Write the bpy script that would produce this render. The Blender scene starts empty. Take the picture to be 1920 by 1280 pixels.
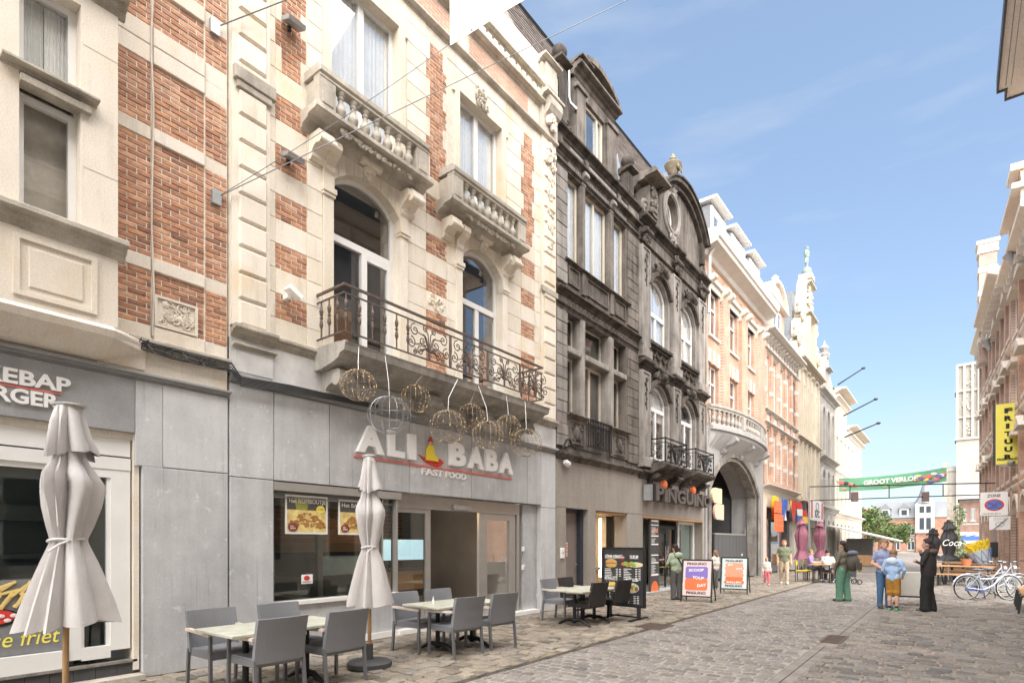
import bpy, math, random
import numpy as np
from mathutils import Vector, Matrix
random.seed(7); rng = np.random.default_rng(7)
C = bpy.context.scene.collection
sc = bpy.context.scene
R = math.radians
# ------------------------------------------------------------------ camera
A = math.atan(830/1080)
cd = bpy.data.cameras.new('camera'); cam = bpy.data.objects.new('camera', cd); C.objects.link(cam)
cam.location = (0, 0, 1.6); cam.rotation_euler = (math.pi/2, 0, A)
cd.sensor_width = 36; cd.lens = 20.25; cd.shift_y = 0.1969; cd.clip_end = 3000; cd.clip_start = 0.05
sc.camera = cam
# ------------------------------------------------------------------ sky
w = bpy.data.worlds.new('World'); sc.world = w; w.use_nodes = True
nt = w.node_tree; nt.nodes.clear()
def N(t, **k):
    n = nt.nodes.new(t)
    for a, b in k.items(): setattr(n, a, b)
    return n
sky = N('ShaderNodeTexSky'); sky.sky_type = 'NISHITA'; sky.sun_disc = False
sky.sun_elevation = R(46); sky.sun_rotation = R(132); sky.air_density = 1.0; sky.dust_density = 1.6; sky.ozone_density = 0.7
tc = N('ShaderNodeTexCoord'); mp = N('ShaderNodeMapping'); mp.inputs['Scale'].default_value = (1.0, 1.0, 5.5)
nz = N('ShaderNodeTexNoise'); nz.inputs['Scale'].default_value = 2.3; nz.inputs['Detail'].default_value = 7; nz.inputs['Roughness'].default_value = 0.55
rp = N('ShaderNodeValToRGB'); rp.color_ramp.elements[0].position = 0.50; rp.color_ramp.elements[1].position = 0.80
rp.color_ramp.elements[0].color = (0, 0, 0, 1); rp.color_ramp.elements[1].color = (0.55, 0.55, 0.55, 1)
mx = N('ShaderNodeMixRGB'); mx.inputs['Color2'].default_value = (3.3, 3.4, 3.5, 1)
bg = N('ShaderNodeBackground'); bg.inputs['Strength'].default_value = 0.09
out = N('ShaderNodeOutputWorld')
L = nt.links.new
L(tc.outputs['Generated'], mp.inputs['Vector']); L(mp.outputs[0], nz.inputs['Vector']); L(nz.outputs['Fac'], rp.inputs[0])
L(rp.outputs[0], mx.inputs['Fac']); L(sky.outputs[0], mx.inputs['Color1']); m2 = N('ShaderNodeMixRGB'); m2.inputs['Fac'].default_value = 0.40; m2.inputs['Color2'].default_value = (1.5, 2.1, 2.95, 1); L(mx.outputs[0], m2.inputs['Color1']); L(m2.outputs[0], bg.inputs[0]); L(bg.outputs[0], out.inputs[0])
# ------------------------------------------------------------------ soft sun behind thin cloud
sd = bpy.data.lights.new('sun', 'SUN'); sd.energy = 4.6; sd.angle = R(110); sd.color = (1.0, 0.95, 0.87)
so = bpy.data.objects.new('sun', sd); C.objects.link(so)
so.rotation_euler = Vector((-0.74*math.cos(R(46)), 0.67*math.cos(R(46)), -math.sin(R(46)))).to_track_quat('-Z', 'Y').to_euler()
sc.view_settings.view_transform = 'Standard'; sc.view_settings.look = 'None'; sc.view_settings.exposure = 1.7; sc.view_settings.gamma = 1
sc.cycles.use_denoising = True
sc.cycles.max_bounces = 6; sc.cycles.transparent_max_bounces = 24; sc.cycles.glossy_bounces = 3; sc.cycles.caustics_reflective = False; sc.cycles.caustics_refractive = False
# ------------------------------------------------------------------ materials
MATS = {}
class NT:
    def __init__(s, name):
        s.m = bpy.data.materials.new(name); s.m.use_nodes = True; s.t = s.m.node_tree; s.t.nodes.clear()
        s.o = s.n('ShaderNodeOutputMaterial'); s.b = s.n('ShaderNodeBsdfPrincipled'); s.l(s.b.outputs[0], s.o.inputs[0]); MATS[name] = s.m
    def n(s, t, **k):
        n = s.t.nodes.new(t)
        for a, b in k.items(): setattr(n, a, b)
        return n
    def l(s, a, b): s.t.links.new(a, b)
    def noise(s, scale, detail=4, rough=.55, mapscale=None, coord='Object'):
        tc = s.n('ShaderNodeTexCoord'); src = tc.outputs[coord]
        if mapscale:
            m = s.n('ShaderNodeMapping'); m.inputs['Scale'].default_value = mapscale; s.l(src, m.inputs[0]); src = m.outputs[0]
        z = s.n('ShaderNodeTexNoise'); z.inputs['Scale'].default_value = scale; z.inputs['Detail'].default_value = detail; z.inputs['Roughness'].default_value = rough
        s.l(src, z.inputs['Vector']); return z.outputs['Fac']
    def ramp(s, fac, a, b, p0=.35, p1=.65):
        r = s.n('ShaderNodeValToRGB'); e = r.color_ramp.elements
        e[0].position = p0; e[1].position = p1; e[0].color = (*a, 1); e[1].color = (*b, 1); s.l(fac, r.inputs[0]); return r.outputs[0]
    def mix(s, fac, c1, c2, mode='MIX'):
        m = s.n('ShaderNodeMixRGB', blend_type=mode)
        for i, v in ((0, fac), (1, c1), (2, c2)):
            if hasattr(v, 'links'): s.l(v, m.inputs[i])
            elif i == 0: m.inputs[0].default_value = v
            else: m.inputs[i].default_value = (*v, 1)
        return m.outputs[0]
    def math(s, op, a, b=0):
        m = s.n('ShaderNodeMath', operation=op)
        for i, v in ((0, a), (1, b)):
            if hasattr(v, 'links'): s.l(v, m.inputs[i])
            else: m.inputs[i].default_value = v
        return m.outputs[0]
    def bump(s, h, strength=.3, dist=.01):
        b = s.n('ShaderNodeBump'); b.inputs['Strength'].default_value = strength; b.inputs['Distance'].default_value = dist
        s.l(h, b.inputs['Height']); s.l(b.outputs[0], s.b.inputs['Normal'])
    def set(s, col=None, rough=.8, metal=0, spec=.4):
        if col is not None:
            if hasattr(col, 'links'): s.l(col, s.b.inputs['Base Color'])
            else: s.b.inputs['Base Color'].default_value = (*col, 1)
        s.b.inputs['Roughness'].default_value = rough; s.b.inputs['Metallic'].default_value = metal
        s.b.inputs['Specular IOR Level'].default_value = spec
        return s.m
def gray(c, k): return tuple(min(1, x*k) for x in c)
def plain(name, col, rough=.6, metal=0, var=.12, scale=8, bump=0, spec=.4, rnd=0):
    t = NT(name); f = t.noise(scale, 5)
    c = t.ramp(f, gray(col, 1-var), gray(col, 1+var), .3, .7)
    if rnd:
        oi = t.n('ShaderNodeObjectInfo')
        c = t.mix(1.0, c, t.ramp(oi.outputs['Random'], (1-rnd,)*3, (1+rnd,)*3, 0, 1), 'MULTIPLY')
    if bump: t.bump(t.noise(scale*12, 3), bump, .004)
    return t.set(c, rough, metal, spec)
def stone(name, light, dark, amount=(.42, .66), streak=.5, scale=1.6, rough=.85, bump=.35, rnd=.1, fine=.18):
    """weathered masonry: broad stain noise, vertical run-off streaks, fine speckle"""
    t = NT(name)
    a = t.noise(scale, 7, .62); b = t.noise(3.0, 5, .6, (1.6, 1.6, .22)); f = t.noise(55, 3, .6)
    s = t.math('ADD', t.math('MULTIPLY', a, 1-streak), t.math('MULTIPLY', b, streak))
    c = t.ramp(s, dark, light, *amount)
    c = t.mix(1.0, c, t.ramp(f, (1-fine,)*3, (1+fine,)*3, .3, .7), 'MULTIPLY')
    if rnd:
        oi = t.n('ShaderNodeObjectInfo'); c = t.mix(1.0, c, t.ramp(oi.outputs['Random'], (1-rnd,)*3, (1+rnd,)*3, 0, 1), 'MULTIPLY')
    t.bump(t.noise(38, 6, .65), bump, .008)
    return t.set(c, rough, 0, .25)
def brickmat(name, c1, c2, mortar, plane='YZ', bw=.21, bh=.065, ms=.012, wash=0):
    t = NT(name); tc = t.n('ShaderNodeTexCoord'); sp = t.n('ShaderNodeSeparateXYZ'); cb = t.n('ShaderNodeCombineXYZ')
    t.l(tc.outputs['Object'], sp.inputs[0]); t.l(sp.outputs['Y' if plane[0] == 'Y' else 'X'], cb.inputs[0]); t.l(sp.outputs['Z'], cb.inputs[1])
    b = t.n('ShaderNodeTexBrick'); b.inputs['Scale'].default_value = 1; b.inputs['Brick Width'].default_value = bw; b.inputs['Row Height'].default_value = bh
    b.inputs['Mortar Size'].default_value = ms*.5; b.inputs['Color1'].default_value = (*c1, 1); b.inputs['Color2'].default_value = (*c2, 1); b.inputs['Mortar'].default_value = (*mortar, 1)
    t.l(cb.outputs[0], b.inputs['Vector'])
    c = t.mix(1.0, b.outputs['Color'], t.ramp(t.noise(1.3, 6), (.82,)*3, (1.15,)*3), 'MULTIPLY')
    t.bump(t.math('SUBTRACT', 1.0, b.outputs['Fac']), .4, .008)
    return t.set(c, .85, 0, .2)
def glassmat(name, tint=(.985, .99, .99), base=.06):
    t = NT(name); t.t.nodes.remove(t.b)
    tr = t.n('ShaderNodeBsdfTransparent'); tr.inputs[0].default_value = (*tint, 1)
    gl = t.n('ShaderNodeBsdfGlossy'); gl.inputs['Roughness'].default_value = .02; gl.inputs[0].default_value = (1, 1, 1, 1)
    lw = t.n('ShaderNodeLayerWeight'); lw.inputs[0].default_value = .5
    f = t.math('ADD', base, t.math('MULTIPLY', t.math('POWER', lw.outputs['Facing'], 2.6), .85))
    m = t.n('ShaderNodeMixShader'); t.l(f, m.inputs[0]); t.l(tr.outputs[0], m.inputs[1]); t.l(gl.outputs[0], m.inputs[2]); t.l(m.outputs[0], t.o.inputs[0])
    return t.m
def emit(name, col, s):
    t = NT(name); t.b.inputs['Emission Color'].default_value = (*col, 1); t.b.inputs['Emission Strength'].default_value = s
    return t.set(col, .6)
def cobble(name, cols, joined):
    t = NT(name)
    if joined:
        a = t.n('ShaderNodeAttribute'); a.attribute_name = 'rnd'; r = a.outputs['Fac']
    else: r = t.n('ShaderNodeObjectInfo').outputs['Random']
    rr = t.n('ShaderNodeValToRGB'); e = rr.color_ramp.elements
    e[0].color = (*cols[0], 1); e[1].color = (*cols[-1], 1); e[1].position = 1
    for i, cc in enumerate(cols[1:-1]): k = e.new((i+1)/(len(cols)-1)); k.color = (*cc, 1)
    t.l(r, rr.inputs[0])
    geo = t.n('ShaderNodeNewGeometry')
    nz = t.n('ShaderNodeTexNoise'); nz.inputs['Scale'].default_value = 28; nz.inputs['Detail'].default_value = 6; t.l(geo.outputs['Position'], nz.inputs['Vector'])
    n2 = t.n('ShaderNodeTexNoise'); n2.inputs['Scale'].default_value = .9; n2.inputs['Detail'].default_value = 6; t.l(geo.outputs['Position'], n2.inputs['Vector'])
    c = t.mix(1.0, rr.outputs[0], t.ramp(nz.outputs[0], (.82,)*3, (1.16,)*3), 'MULTIPLY')
    c = t.mix(1.0, c, t.ramp(n2.outputs[0], (.86, .855, .84), (1.12, 1.11, 1.10)), 'MULTIPLY')
    t.bump(nz.outputs[0], .35, .005)
    return t.set(c, .7, 0, .3)
def weave(name, col, scale=55, rough=.55):
    t = NT(name); tc = t.n('ShaderNodeTexCoord')
    w1 = t.n('ShaderNodeTexWave', bands_direction='Z'); w1.inputs['Scale'].default_value = scale; t.l(tc.outputs['Object'], w1.inputs['Vector'])
    w2 = t.n('ShaderNodeTexWave', bands_direction='Y'); w2.inputs['Scale'].default_value = scale*.55; t.l(tc.outputs['Object'], w2.inputs['Vector'])
    h = t.math('MULTIPLY', w1.outputs['Fac'], t.math('ADD', .4, w2.outputs['Fac']))
    c = t.ramp(h, gray(col, .62), gray(col, 1.25), 0, 1); t.bump(h, .6, .004)
    return t.set(c, rough, 0, .4)
def wood(name, col, var=.25, rough=.6, ms=(3, 25, 25)):
    t = NT(name); f = t.noise(2.2, 6, .6, ms); c = t.ramp(f, gray(col, 1-var), gray(col, 1+var), .3, .7)
    return t.set(c, rough, 0, .3)

def mottled(name, a, b, ochre, soot, rnd=.08):
    """limestone with ochre patches, grey run-off and fine pitting"""
    t = NT(name); c = t.ramp(t.math('ADD', t.math('MULTIPLY', t.noise(1.3, 7, .6), .6), t.math('MULTIPLY', t.noise(2.6, 5, .6, (1.5, 1.5, .25)), .4)), b, a, .3, .62)
    c = t.mix(t.ramp(t.noise(1.9, 4, .5, (1, 1, .8)), (0, 0, 0), (.75,)*3, .54, .72), c, ochre); c = t.mix(t.ramp(t.noise(3.2, 6, .65, (1.7, 1.7, .3)), (0, 0, 0), (.55,)*3, .56, .74), c, soot)
    c = t.mix(1.0, c, t.ramp(t.noise(60, 3), (.9,)*3, (1.08,)*3, .3, .7), 'MULTIPLY')
    if rnd: oi = t.n('ShaderNodeObjectInfo'); c = t.mix(1.0, c, t.ramp(oi.outputs['Random'], (1-rnd, 1-rnd*1.2, 1-rnd*1.7), (1+rnd*.7,)*3, 0, 1), 'MULTIPLY')
    t.bump(t.noise(34, 6, .65), .3, .008); return t.set(c, .85, 0, .25)
def scuffed(name, light, dark, rnd=.07):
    """slate-grey cladding with chalky scuffs and water streaks"""
    t = NT(name); c = t.ramp(t.math('ADD', t.math('MULTIPLY', t.noise(2.3, 7, .65), .55), t.math('MULTIPLY', t.noise(2.2, 5, .6, (2, 2, .2)), .45)), dark, light, .3, .66)
    c = t.mix(t.ramp(t.noise(7, 6, .7), (0, 0, 0), (.5,)*3, .60, .68), c, gray(light, 1.3)); c = t.mix(t.ramp(t.noise(5, 5, .6, (3, 3, .12)), (0, 0, 0), (.6,)*3, .60, .75), c, gray(dark, .7))
    c = t.mix(1.0, c, t.ramp(t.noise(70, 3), (.88,)*3, (1.1,)*3, .3, .7), 'MULTIPLY')
    oi = t.n('ShaderNodeObjectInfo'); c = t.mix(1.0, c, t.ramp(oi.outputs['Random'], (1-rnd,)*3, (1+rnd,)*3, 0, 1), 'MULTIPLY')
    t.bump(t.noise(16, 7, .7), .35, .01); return t.set(c, .6, 0, .3)
cream = mottled('cream_stone', (.82, .755, .665), (.70, .63, .535), (.74, .60, .43), (.50, .45, .385))
creamd = stone('weathered_cream_stone', (.62, .57, .49), (.31, .275, .235), (.36, .66), .45, 2.2, .9, .5, .06, .14)
kstone = mottled('pale_stone', (.80, .735, .65), (.69, .625, .54), (.71, .60, .47), (.50, .455, .40), .05)
pstone = stone('sooty_stone', (.245, .213, .186), (.05, .043, .038), (.34, .64), .55, 1.9, .85, .6, .14, .24)
plight = stone('washed_grey_stone', (.37, .34, .312), (.125, .112, .10), (.32, .62), .5, 1.7, .85, .5, .14, .2)
pdark = stone('dark_sooty_stone', (.15, .128, .11), (.028, .024, .021), (.36, .66), .5, 2.2, .88, .6, .10, .24)
pshop = stone('brushed_concrete', (.37, .335, .30), (.285, .255, .23), (.3, .7), .6, 1.5, .9, .7, .03, .22)
granite = scuffed('grey_granite', (.60, .60, .61), (.38, .38, .39))
granite2 = scuffed('pale_grey_granite', (.68, .68, .69), (.50, .50, .51), .04)
granited = stone('dark_sign_granite', (.38, .38, .385), (.26, .26, .265), (.3, .68), .25, 2.0, .5, .15, .03, .08)
ba = NT('orange_brick'); _o = ba.n('ShaderNodeObjectInfo'); ba.bump(ba.noise(150, 3), .5, .004); _r = ba.n('ShaderNodeValToRGB'); _e = _r.color_ramp.elements
_e[0].color = (.24, .125, .088, 1); _e[1].color = (.62, .36, .235, 1); ba.l(_o.outputs['Random'], _r.inputs[0])
for _p, _c in ((.12, (.38, .185, .115, 1)), (.5, (.49, .25, .155, 1)), (.8, (.55, .285, .16, 1))): _k = _e.new(_p); _k.color = _c
brickA = ba.set(ba.mix(1.0, _r.outputs[0], ba.ramp(ba.noise(16, 5), (.78,)*3, (1.2,)*3), 'MULTIPLY'), .85, 0, .2)
brickJ = NT('joined_brick'); _a = brickJ.n('ShaderNodeAttribute'); _a.attribute_name = 'rnd'
brickJ.bump(brickJ.noise(170, 3), .5, .004)
brickJ = brickJ.set(brickJ.mix(1.0, brickJ.ramp(_a.outputs['Fac'], (.40, .20, .125), (.60, .34, .22), 0, 1), brickJ.ramp(brickJ.noise(14, 5), (.8,)*3, (1.2,)*3), 'MULTIPLY'), .85, 0, .2)
mortar = plain('mortar', (.68, .62, .53), .95, 0, .12, 12, .3, .1)
brickB = brickmat('far_brick', (.58, .36, .26), (.51, .29, .20), (.62, .54, .46))
brickBx = brickmat('far_brick_end', (.58, .36, .26), (.51, .29, .20), (.62, .54, .46), 'XZ')
brickR = brickmat('brown_brick', (.50, .33, .26), (.44, .28, .21), (.58, .5, .44))
brickRx = brickmat('brown_brick_end', (.46, .31, .26), (.41, .27, .22), (.56, .49, .44), 'XZ')
pstones = [pstone, plight, pdark]
white = plain('white_paint', (.80, .79, .77), .5, 0, .04, 3)
whites = plain('white_trim', (.62, .59, .545), .6, 0, .06, 3)
creamf = plain('cream_frame', (.66, .60, .50), .5, 0, .05, 3)
alu = plain('grey_aluminium', (.40, .38, .355), .4, .3, .06, 5)
slate = plain('slate', (.215, .185, .17), .75, 0, .2, 6, .3, .3)
slateb = plain('blue_slate', (.19, .20, .215), .7, 0, .12, 6, .3, .3)
sooty = stone('balcony_stone', (.47, .44, .395), (.20, .185, .165), (.34, .66), .5, 2.0, .9, .5, .06, .14)
iron = plain('black_iron', (.022, .021, .021), .5, .3, .2, 20)
rust = plain('brown_iron', (.135, .10, .085), .6, .3, .3, 20)
glass = glassmat('window_glass')
glassr = glassmat('shop_glass', (.78, .82, .8), .06)
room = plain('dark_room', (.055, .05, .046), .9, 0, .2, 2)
curtain = plain('white_curtain', (.90, .90, .885), .9, 0, .06, 9)
zinc = plain('zinc', (.42, .43, .44), .4, .6, .15, 4)
chair_veiled = weave('veiled_black_wicker', (.25, .252, .268), 38)  # same black wicker as the next, with a pale haze veil put into its colour
chair_black = weave('black_wicker', (.034, .032, .031), 38)
frame_grey = plain('grey_metal', (.19, .19, .20), .45, .4, .08, 6)  # on chair legs: the dark metal with the same pale veil in its colour
frame_dark = plain('dark_metal', (.05, .05, .052), .45, .4, .08, 6)
armwood = wood('pale_teak', (.62, .52, .44))
tabletop = wood('bleached_tabletop', (.48, .48, .40), .16, .45, (3, 3, 3))
castiron = plain('cast_iron', (.016, .017, .019), .4, .4, .2, 9)
canvas = plain('pale_canvas', (.55, .505, .505), .9, 0, .05, 5, .2, .1)
ct_ = NT('creased_canvas'); ct_.bump(ct_.math('ADD', ct_.noise(9, 5, .6, (1, 1, .45)), ct_.math('MULTIPLY', ct_.noise(420, 2), .12)), .5, .025)
canvas = ct_.set(ct_.mix(1.0, ct_.ramp(ct_.noise(3.5, 6, .6, (1, 1, .5)), (.50, .475, .465), (.60, .575, .565)), ct_.ramp(ct_.noise(1.2, 5), (.9, .89, .88), (1.05,)*3, .3, .6), 'MULTIPLY'), .9, 0, .15)
teak = wood('teak_pole', (.42, .25, .12), .2, .5, (20, 20, 2))
red = plain('red_paint', (.62, .05, .04), .5, 0, .05, 4)
redline = plain('coral_paint', (.78, .19, .17), .5, 0, .03, 4)
orange = plain('orange_paint', (.80, .19, .06), .5, 0, .04, 4)
orangel = plain('pale_orange_paint', (.85, .36, .22), .5, 0, .04, 4)
black = plain('black_plastic', (.018, .018, .019), .45, 0, .1, 6)
dgrey = plain('dark_grey', (.07, .07, .072), .6, 0, .1, 6)
lwhite = plain('letter_white', (.90, .885, .87), .5, 0, .02, 4)
yellow = plain('yellow', (.83, .62, .05), .5, 0, .05, 4)
lyellow = plain('sign_yellow', (.90, .80, .14), .5, 0, .03, 4)
green = plain('banner_green', (.20, .50, .30), .7, 0, .06, 4)
blue = plain('blue', (.06, .13, .45), .6, 0, .05, 4)
purple = plain('purple', (.25, .18, .55), .6, 0, .04, 4)
pink = plain('pale_pink', (.83, .66, .65), .6, 0, .03, 4)
mint = plain('pale_mint', (.70, .82, .80), .6, 0, .03, 4)
wine = plain('wine_canvas', (.38, .15, .21), .9, 0, .1, 5)
brown = wood('brown_wood', (.22, .12, .065))
tanw = wood('tan_wood', (.50, .29, .15), .18)
redbrown = plain('red_brown_wall', (.17, .055, .035), .8, 0, .1, 3)
beige = plain('beige_panel', (.62, .56, .48), .7, 0, .05, 2)
skinm = plain('skin', (.60, .36, .26), .6, 0, .06, 10)
hairb = plain('dark_hair', (.028, .018, .014), .6, 0, .2, 30)
hairl = plain('light_brown_hair', (.26, .15, .08), .6, 0, .2, 30)
lampm = emit('warm_lamp', (1.0, .68, .38), 70.0); stripm = emit('strip_lamp', (1.0, .75, .45), 5.0)
fairy = emit('warm_fairy_light', (1.0, .66, .30), .9)
# ------------------------------------------------------------------ mesh helpers
X0 = -7.7                                     # plane of the left-hand facades; p = how far a piece stands out towards the street
class MB:
    def __init__(s): s.v = []; s.f = []
    def add(s, vs, fs):
        o = len(s.v); s.v.extend(vs); s.f.extend([tuple(i+o for i in f) for f in fs]); return s
    def box(s, x0, x1, y0, y1, z0, z1):
        if x0 > x1: x0, x1 = x1, x0
        if y0 > y1: y0, y1 = y1, y0
        if z0 > z1: z0, z1 = z1, z0
        return s.add([(x0,y0,z0),(x1,y0,z0),(x1,y1,z0),(x0,y1,z0),(x0,y0,z1),(x1,y0,z1),(x1,y1,z1),(x0,y1,z1)],
                     [(0,3,2,1),(4,5,6,7),(0,1,5,4),(1,2,6,5),(2,3,7,6),(3,0,4,7)])
    def fb(s, y0, y1, z0, z1, p0, p1): return s.box(X0+p0, X0+p1, y0, y1, z0, z1)
    def bev(s, y0, y1, z0, z1, p0, p1, b=.012):
        """facade block whose front edges are chamfered"""
        x0, x1 = X0+p0, X0+p1; xb = x1-b
        return s.add([(x0,y0,z0),(x0,y1,z0),(x0,y1,z1),(x0,y0,z1),(xb,y0,z0),(xb,y1,z0),(xb,y1,z1),(xb,y0,z1),(x1,y0+b,z0+b),(x1,y1-b,z0+b),(x1,y1-b,z1-b),(x1,y0+b,z1-b)],
                     [(0,3,2,1),(0,1,5,4),(1,2,6,5),(2,3,7,6),(3,0,4,7),(4,5,9,8),(5,6,10,9),(6,7,11,10),(7,4,8,11),(8,9,10,11)])
    def prism(s, poly, fn0, fn1):
        n = len(poly); vs = [fn0(*q) for q in poly]+[fn1(*q) for q in poly]
        fs = [tuple(range(n))[::-1], tuple(range(n, 2*n))]+[(i, (i+1) % n, n+(i+1) % n, n+i) for i in range(n)]
        return s.add(vs, fs)
    def prof_y(s, prof, y0, y1): return s.prism(prof, lambda p, z: (X0+p, y0, z), lambda p, z: (X0+p, y1, z))
    def poly_x(s, poly, p0, p1): return s.prism(poly, lambda y, z: (X0+p0, y, z), lambda y, z: (X0+p1, y, z))
    def corn(s, y0, y1, z0, z1, p, pb=0):
        h = z1-z0; d = p-pb
        pr = [(pb-.02, z0), (pb+.12*d, z0), (pb+.2*d, z0+.18*h), (pb+.25*d, z0+.34*h), (pb+.5*d, z0+.46*h), (pb+.56*d, z0+.62*h), (pb+.9*d, z0+.66*h), (pb+d, z0+.74*h), (pb+d, z0+.95*h), (pb+.95*d, z1), (pb-.02, z1)]
        return s.prof_y(pr, y0, y1)
    def tube(s, pts, r, n=6, closed=False, caps=True):
        pts = [Vector(p) for p in pts]; m = len(pts); o = len(s.v); rs = r if hasattr(r, '__len__') else [r]*m
        up = None
        for i, p in enumerate(pts):
            a = pts[(i-1) % m] if closed or i > 0 else p; b = pts[(i+1) % m] if closed or i < m-1 else p
            t = (b-a).normalized() if (b-a).length > 1e-9 else Vector((0, 0, 1))
            if up is None: up = Vector((0, 0, 1)) if abs(t.z) < .9 else Vector((1, 0, 0))
            u = t.cross(up)
            if u.length < 1e-6: up = Vector((1, .3, 0)); u = t.cross(up)
            u.normalize(); v = u.cross(t).normalized(); up = v
            for k in range(n):
                g = 2*math.pi*k/n; q = p+(u*math.cos(g)+v*math.sin(g))*rs[i]; s.v.append(tuple(q))
        for i in range(m if closed else m-1):
            j = (i+1) % m
            for k in range(n):
                l = (k+1) % n; s.f.append((o+i*n+k, o+i*n+l, o+j*n+l, o+j*n+k))
        if caps and not closed:
            s.f.append(tuple(o+k for k in range(n))[::-1]); s.f.append(tuple(o+(m-1)*n+k for k in range(n)))
        return s
    def bar(s, a, b, w, h=None):
        """square bar between two points"""
        a, b = Vector(a), Vector(b); h = h or w; t = (b-a).normalized(); up = Vector((0, 0, 1)) if abs(t.z) < .95 else Vector((0, 1, 0))
        u = t.cross(up).normalized()*w/2; v = u.cross(t).normalized()*h/2
        vs = [tuple(q+i*u+j*v) for q in (a, b) for i, j in ((-1,-1),(1,-1),(1,1),(-1,1))]
        return s.add(vs, [(0,3,2,1),(4,5,6,7),(0,1,5,4),(1,2,6,5),(2,3,7,6),(3,0,4,7)])
    def lathe(s, prof, cx, cy, n=12, cz=0, a0=0, a1=2*math.pi):
        full = abs(a1-a0-2*math.pi) < 1e-6; k = n if full else n+1; o = len(s.v)
        for r, z in prof:
            for i in range(k):
                g = a0+(a1-a0)*i/n; s.v.append((cx+r*math.cos(g), cy+r*math.sin(g), cz+z))
        for j in range(len(prof)-1):
            for i in range(n):
                l = (i+1) % k; s.f.append((o+j*k+i, o+j*k+l, o+(j+1)*k+l, o+(j+1)*k+i))
        if full:
            s.f.append(tuple(o+i for i in range(k))[::-1]); s.f.append(tuple(o+(len(prof)-1)*k+i for i in range(k)))
        return s
    def ball(s, c, r, n=10, m=7, sc=(1, 1, 1)):
        o = len(s.v)
        for j in range(1, m):
            t = math.pi*j/m
            for i in range(n):
                g = 2*math.pi*i/n; s.v.append((c[0]+r*sc[0]*math.sin(t)*math.cos(g), c[1]+r*sc[1]*math.sin(t)*math.sin(g), c[2]+r*sc[2]*math.cos(t)))
        a = len(s.v); s.v.append((c[0], c[1], c[2]+r*sc[2])); s.v.append((c[0], c[1], c[2]-r*sc[2]))
        for j in range(m-2):
            for i in range(n):
                l = (i+1) % n; s.f.append((o+j*n+i, o+(j+1)*n+i, o+(j+1)*n+l, o+j*n+l))
        for i in range(n):
            l = (i+1) % n; s.f.append((a, o+i, o+l)); s.f.append((a+1, o+(m-2)*n+l, o+(m-2)*n+i))
        return s
    def scroll(s, cy, cz, r, p, turns=1.6, d=1, a0=0, rad=.012, n=22, w=4):
        pts = []
        for i in range(n+1):
            t = i/n; g = a0+d*t*turns*2*math.pi; q = r*(1-.85*t); pts.append((X0+p, cy+q*math.cos(g), cz+q*math.sin(g)))
        return s.tube(pts, rad, w)
    def xf(s, M): s.v = [tuple(M @ Vector(v)) for v in s.v]; return s
    def join(s, o): return s.add(o.v, o.f)
def mesh(name, mb, mat, smooth=False):
    me = bpy.data.meshes.new(name); me.from_pydata(mb.v, [], mb.f); 
    for m in (mat if isinstance(mat, (list, tuple)) else [mat]): me.materials.append(m)
    if smooth:
        me.polygons.foreach_set('use_smooth', [True]*len(me.polygons)); me.set_sharp_from_angle(angle=.7)
    me.update(); return me
def obj(name, mb, mat, parent=None, smooth=False, label=None, kind=None, loc=None):
    me = mb if isinstance(mb, bpy.types.Mesh) else mesh(name, mb, mat, smooth)
    o = bpy.data.objects.new(name, me); C.objects.link(o)
    if parent: o.parent = parent
    if loc: o.location = loc
    if label: o['label'] = label
    if kind: o['kind'] = kind
    return o
def thing(name, label, cat, loc=(0, 0, 0), rz=0, group=None):
    o = bpy.data.objects.new(name, None); C.objects.link(o); o.empty_display_size = .2
    o.location = loc; o.rotation_euler = (0, 0, rz); o['label'] = label; o['category'] = cat
    if group: o['group'] = group
    return o
def tag(o, label, cat, group=None):
    o['label'] = label; o['category'] = cat
    if group: o['group'] = group
    return o
def kids(o): return [c for c in KID.get(o.name, [])]
def dup(root, loc, rz, label, group=None, swap=None):
    """copy a thing with copies of its parts and sub-parts"""
    def cp(o, par):
        c = o.copy(); C.objects.link(c)
        if par: c.parent = par
        for ch in list(o.children): cp(ch, c)
        return c
    r = cp(root, None); r.location = loc; r.rotation_euler = (0, 0, rz); r['label'] = label
    if group: r['group'] = group
    if swap:
        for ch in list(r.children):
            b = ch.name.split('.')[0]
            if b in swap: ch.data = swap[b]
    return r
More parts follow.
